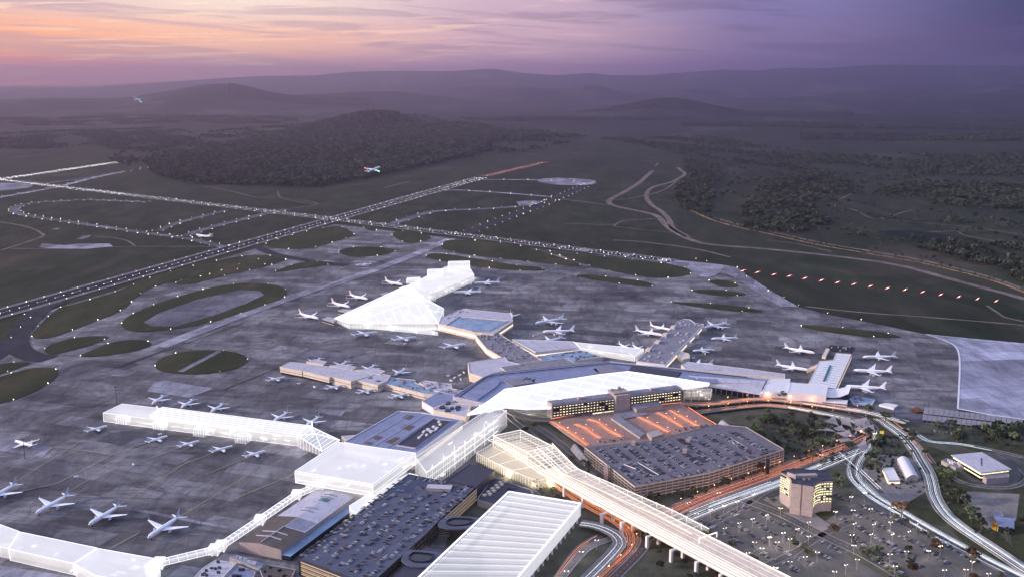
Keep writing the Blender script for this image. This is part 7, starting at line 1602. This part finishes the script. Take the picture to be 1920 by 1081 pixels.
# ---- masses of forest: instanced on points
def forest(name, polys, spacing, seed, smin, smax, kinds, zf=None, thin=None, off=.35):
    r = np.random.default_rng(seed); pts = []
    for px in polys:
        P = at(px); xs = [p.x for p in P]; ys = [p.y for p in P]; n = int((max(xs) - min(xs)) * (max(ys) - min(ys)) / spacing ** 2)
        X_ = r.uniform(min(xs), max(xs), n); Y_ = r.uniform(min(ys), max(ys), n); ins = np.zeros(n, bool); m = len(P)
        for i in range(m):
            x1, y1, x2, y2 = P[i].x, P[i].y, P[i - 1].x, P[i - 1].y
            c_ = ((y1 > Y_) != (y2 > Y_)) & (X_ < (x2 - x1) * (Y_ - y1) / ((y2 - y1) or 1e-9) + x1); ins ^= c_
        X_, Y_ = X_[ins], Y_[ins]
        if thin: keep = (off + np.sin(X_ / thin + 1.3) * np.sin(Y_ / thin * .7) + np.sin(X_ / thin * 2.3 + Y_ / thin * 1.1) * .6 + r.normal(0, .35, len(X_))) > 0; X_, Y_ = X_[keep], Y_[keep]
        pts.append(np.stack([X_, Y_, height(X_, Y_) - .5], 1))
    pts = np.concatenate(pts); me = bpy.data.meshes.new(name); me.from_pydata(pts.tolist(), [], []); o = bpy.data.objects.new(name, me); COL.objects.link(o); tag(o, kind='stuff')
    g = bpy.data.node_groups.new(name + '_nodes', 'GeometryNodeTree'); g.interface.new_socket('Geometry', in_out='INPUT', socket_type='NodeSocketGeometry'); g.interface.new_socket('Geometry', in_out='OUTPUT', socket_type='NodeSocketGeometry')
    gi, go = g.nodes.new('NodeGroupInput'), g.nodes.new('NodeGroupOutput'); ip = g.nodes.new('GeometryNodeInstanceOnPoints'); jn = g.nodes.new('GeometryNodeGeometryToInstance')
    for po in FPROTO[kinds]:
        oi = g.nodes.new('GeometryNodeObjectInfo'); oi.inputs['Object'].default_value = po; oi.transform_space = 'ORIGINAL'; g.links.new(oi.outputs['Geometry'], jn.inputs[0])
    rv = g.nodes.new('FunctionNodeRandomValue'); rv.data_type = 'FLOAT_VECTOR'; rv.inputs[0].default_value = (-.08, -.08, 0); rv.inputs[1].default_value = (.08, .08, 6.28)
    rs_ = g.nodes.new('FunctionNodeRandomValue'); rs_.data_type = 'FLOAT'; rs_.inputs[2].default_value = smin; rs_.inputs[3].default_value = smax
    g.links.new(gi.outputs[0], ip.inputs['Points']); g.links.new(jn.outputs[0], ip.inputs['Instance']); ip.inputs['Pick Instance'].default_value = True; g.links.new(rv.outputs[0], ip.inputs['Rotation']); g.links.new(rs_.outputs[1], ip.inputs['Scale']); g.links.new(ip.outputs[0], go.inputs[0])
    md = o.modifiers.new('trees', 'NODES'); md.node_group = g; print(name, len(pts))
FPROTO = {}
for key, mt in (('d', M_LEAFD), ('g', M_LEAF)):
    L_ = []
    for k in range(4):
        t, c = tree_meshes(300 + k, hgt=13, spread=7.5, n=85, lsz=2.0, flat=.6); o_ = len(t.v); t.m = [1] * len(t.f); c.m = [0] * len(c.f); c.v += t.v; 
        fs_ = [tuple(i + len(c.v) - o_ for i in f) for f in t.f]; c.f += fs_; c.m += [1] * len(fs_); L_.append(c.build('forest_tree', [mt, M_BARK], link=False))
    FPROTO[key] = L_
forest('wooded_hill_forest', [[(285, 322), (300, 333), (350, 343), (480, 349), (590, 351), (680, 336), (760, 320), (850, 300), (920, 284), (915, 268), (1020, 262), (1010, 250), (900, 250), (790, 247), (700, 244), (600, 244), (560, 250), (480, 262), (400, 285), (310, 290), (270, 308)]], 27, 1, 1.1, 2.5, 'd')
forest('creek_woodland', [[(1280, 300), (1345, 310), (1350, 330), (1330, 400), (1290, 396), (1262, 378), (1268, 350), (1290, 330)]], 15, 2, .6, 1.4, 'd', thin=40, off=.5)
forest('right_woodland', [[(1390, 395), (1430, 345), (1500, 322), (1570, 330), (1600, 350), (1560, 375), (1520, 392), (1560, 418), (1500, 438), (1400, 432), (1385, 410)], [(1640, 360), (1700, 342), (1990, 350), (2050, 400), (1919, 392), (1800, 388), (1720, 372)],
                          [(1720, 460), (1780, 452), (1860, 460), (1990, 420), (2050, 540), (1960, 545), (1880, 515), (1800, 490)]], 15, 3, .6, 1.6, 'd', thin=60, off=.15)
forest('plain_woodland', [[(-60, 262), (0, 250), (300, 240), (420, 262), (290, 285), (150, 282), (0, 280)], [(0, 222), (300, 218), (560, 222), (560, 234), (300, 232), (0, 240)], [(1120, 262), (1330, 258), (1600, 300), (1500, 318), (1330, 300)], [(1500, 290), (2000, 290), (2000, 330), (1700, 335)]], 28, 4, .8, 1.6, 'd', thin=210, off=.1)
forest('distant_treelines', [[(860, 222), (1290, 222), (1290, 227), (860, 228)], [(1080, 210), (1600, 214), (1600, 219), (1080, 216)], [(430, 203), (700, 202), (700, 205), (430, 207)], [(1280, 232), (1990, 236), (1990, 246), (1280, 240)], [(280, 188), (420, 189), (420, 190.5), (280, 189.5)], [(1500, 252), (1990, 254), (1990, 268), (1500, 262)]], 36, 5, 1.0, 1.9, 'd')
# low scrub on the landside verges and the creek bank
forest('verge_scrub', [[(1400, 800), (1480, 780), (1600, 860), (1540, 868), (1450, 860)], [(1640, 810), (1700, 812), (1745, 930), (1640, 905)], [(1750, 870), (1780, 900), (1880, 1020), (1840, 1010), (1770, 950)], [(1740, 795), (1990, 820), (1990, 846), (1800, 828)], [(940, 915), (1040, 900), (1085, 960), (1000, 935)], [(1230, 945), (1330, 912), (1470, 862), (1440, 882), (1260, 952)]], 9, 6, .12, .32, 'd')
forest('creek_scrub', [[(x, y - 1.5) for x, y in CREEK[:10]] + [(x, y + 1.5) for x, y in CREEK[:10]][::-1]], 11, 7, .12, .3, 'd')

forest('paddock_trees', [[(1360, 300), (1990, 300), (1990, 520), (1800, 500), (1560, 460), (1400, 430), (1350, 400)]], 46, 8, .5, 1.5, 'd', thin=130, off=-.3)
forest('hill_fringe', [[(200, 300), (300, 262), (560, 236), (1000, 244), (1120, 262), (1000, 285), (860, 300), (600, 353), (340, 347), (270, 325)]], 40, 9, .8, 2.0, 'd', thin=160, off=-.2)
forest('landside_grove', [[(1395, 798), (1450, 776), (1500, 792), (1492, 850), (1440, 858)], [(1480, 796), (1545, 790), (1560, 800), (1545, 850), (1500, 862)], [(1636, 826), (1662, 818), (1656, 880), (1634, 905)], [(1760, 800), (1850, 806), (1990, 812), (1990, 842), (1880, 826), (1790, 824)], [(1752, 880), (1768, 876), (1800, 916), (1850, 985), (1826, 985), (1785, 945)]], 15, 10, .45, .8, 'g', thin=26, off=.2)
forest('lot_edge_trees', [[(1420, 1000), (1440, 996), (1700, 1100), (1660, 1110)], [(1560, 1005), (1575, 1000), (1720, 1085), (1690, 1090)], [(1660, 955), (1690, 972), (1900, 1090), (1870, 1095), (1760, 1030)], [(1280, 985), (1300, 978), (1440, 1062), (1410, 1068)], [(1570, 905), (1600, 905), (1650, 930), (1590, 935)], [(1440, 925), (1462, 930), (1480, 968), (1440, 945)]], 13, 11, .3, .62, 'g', thin=22, off=-.15)
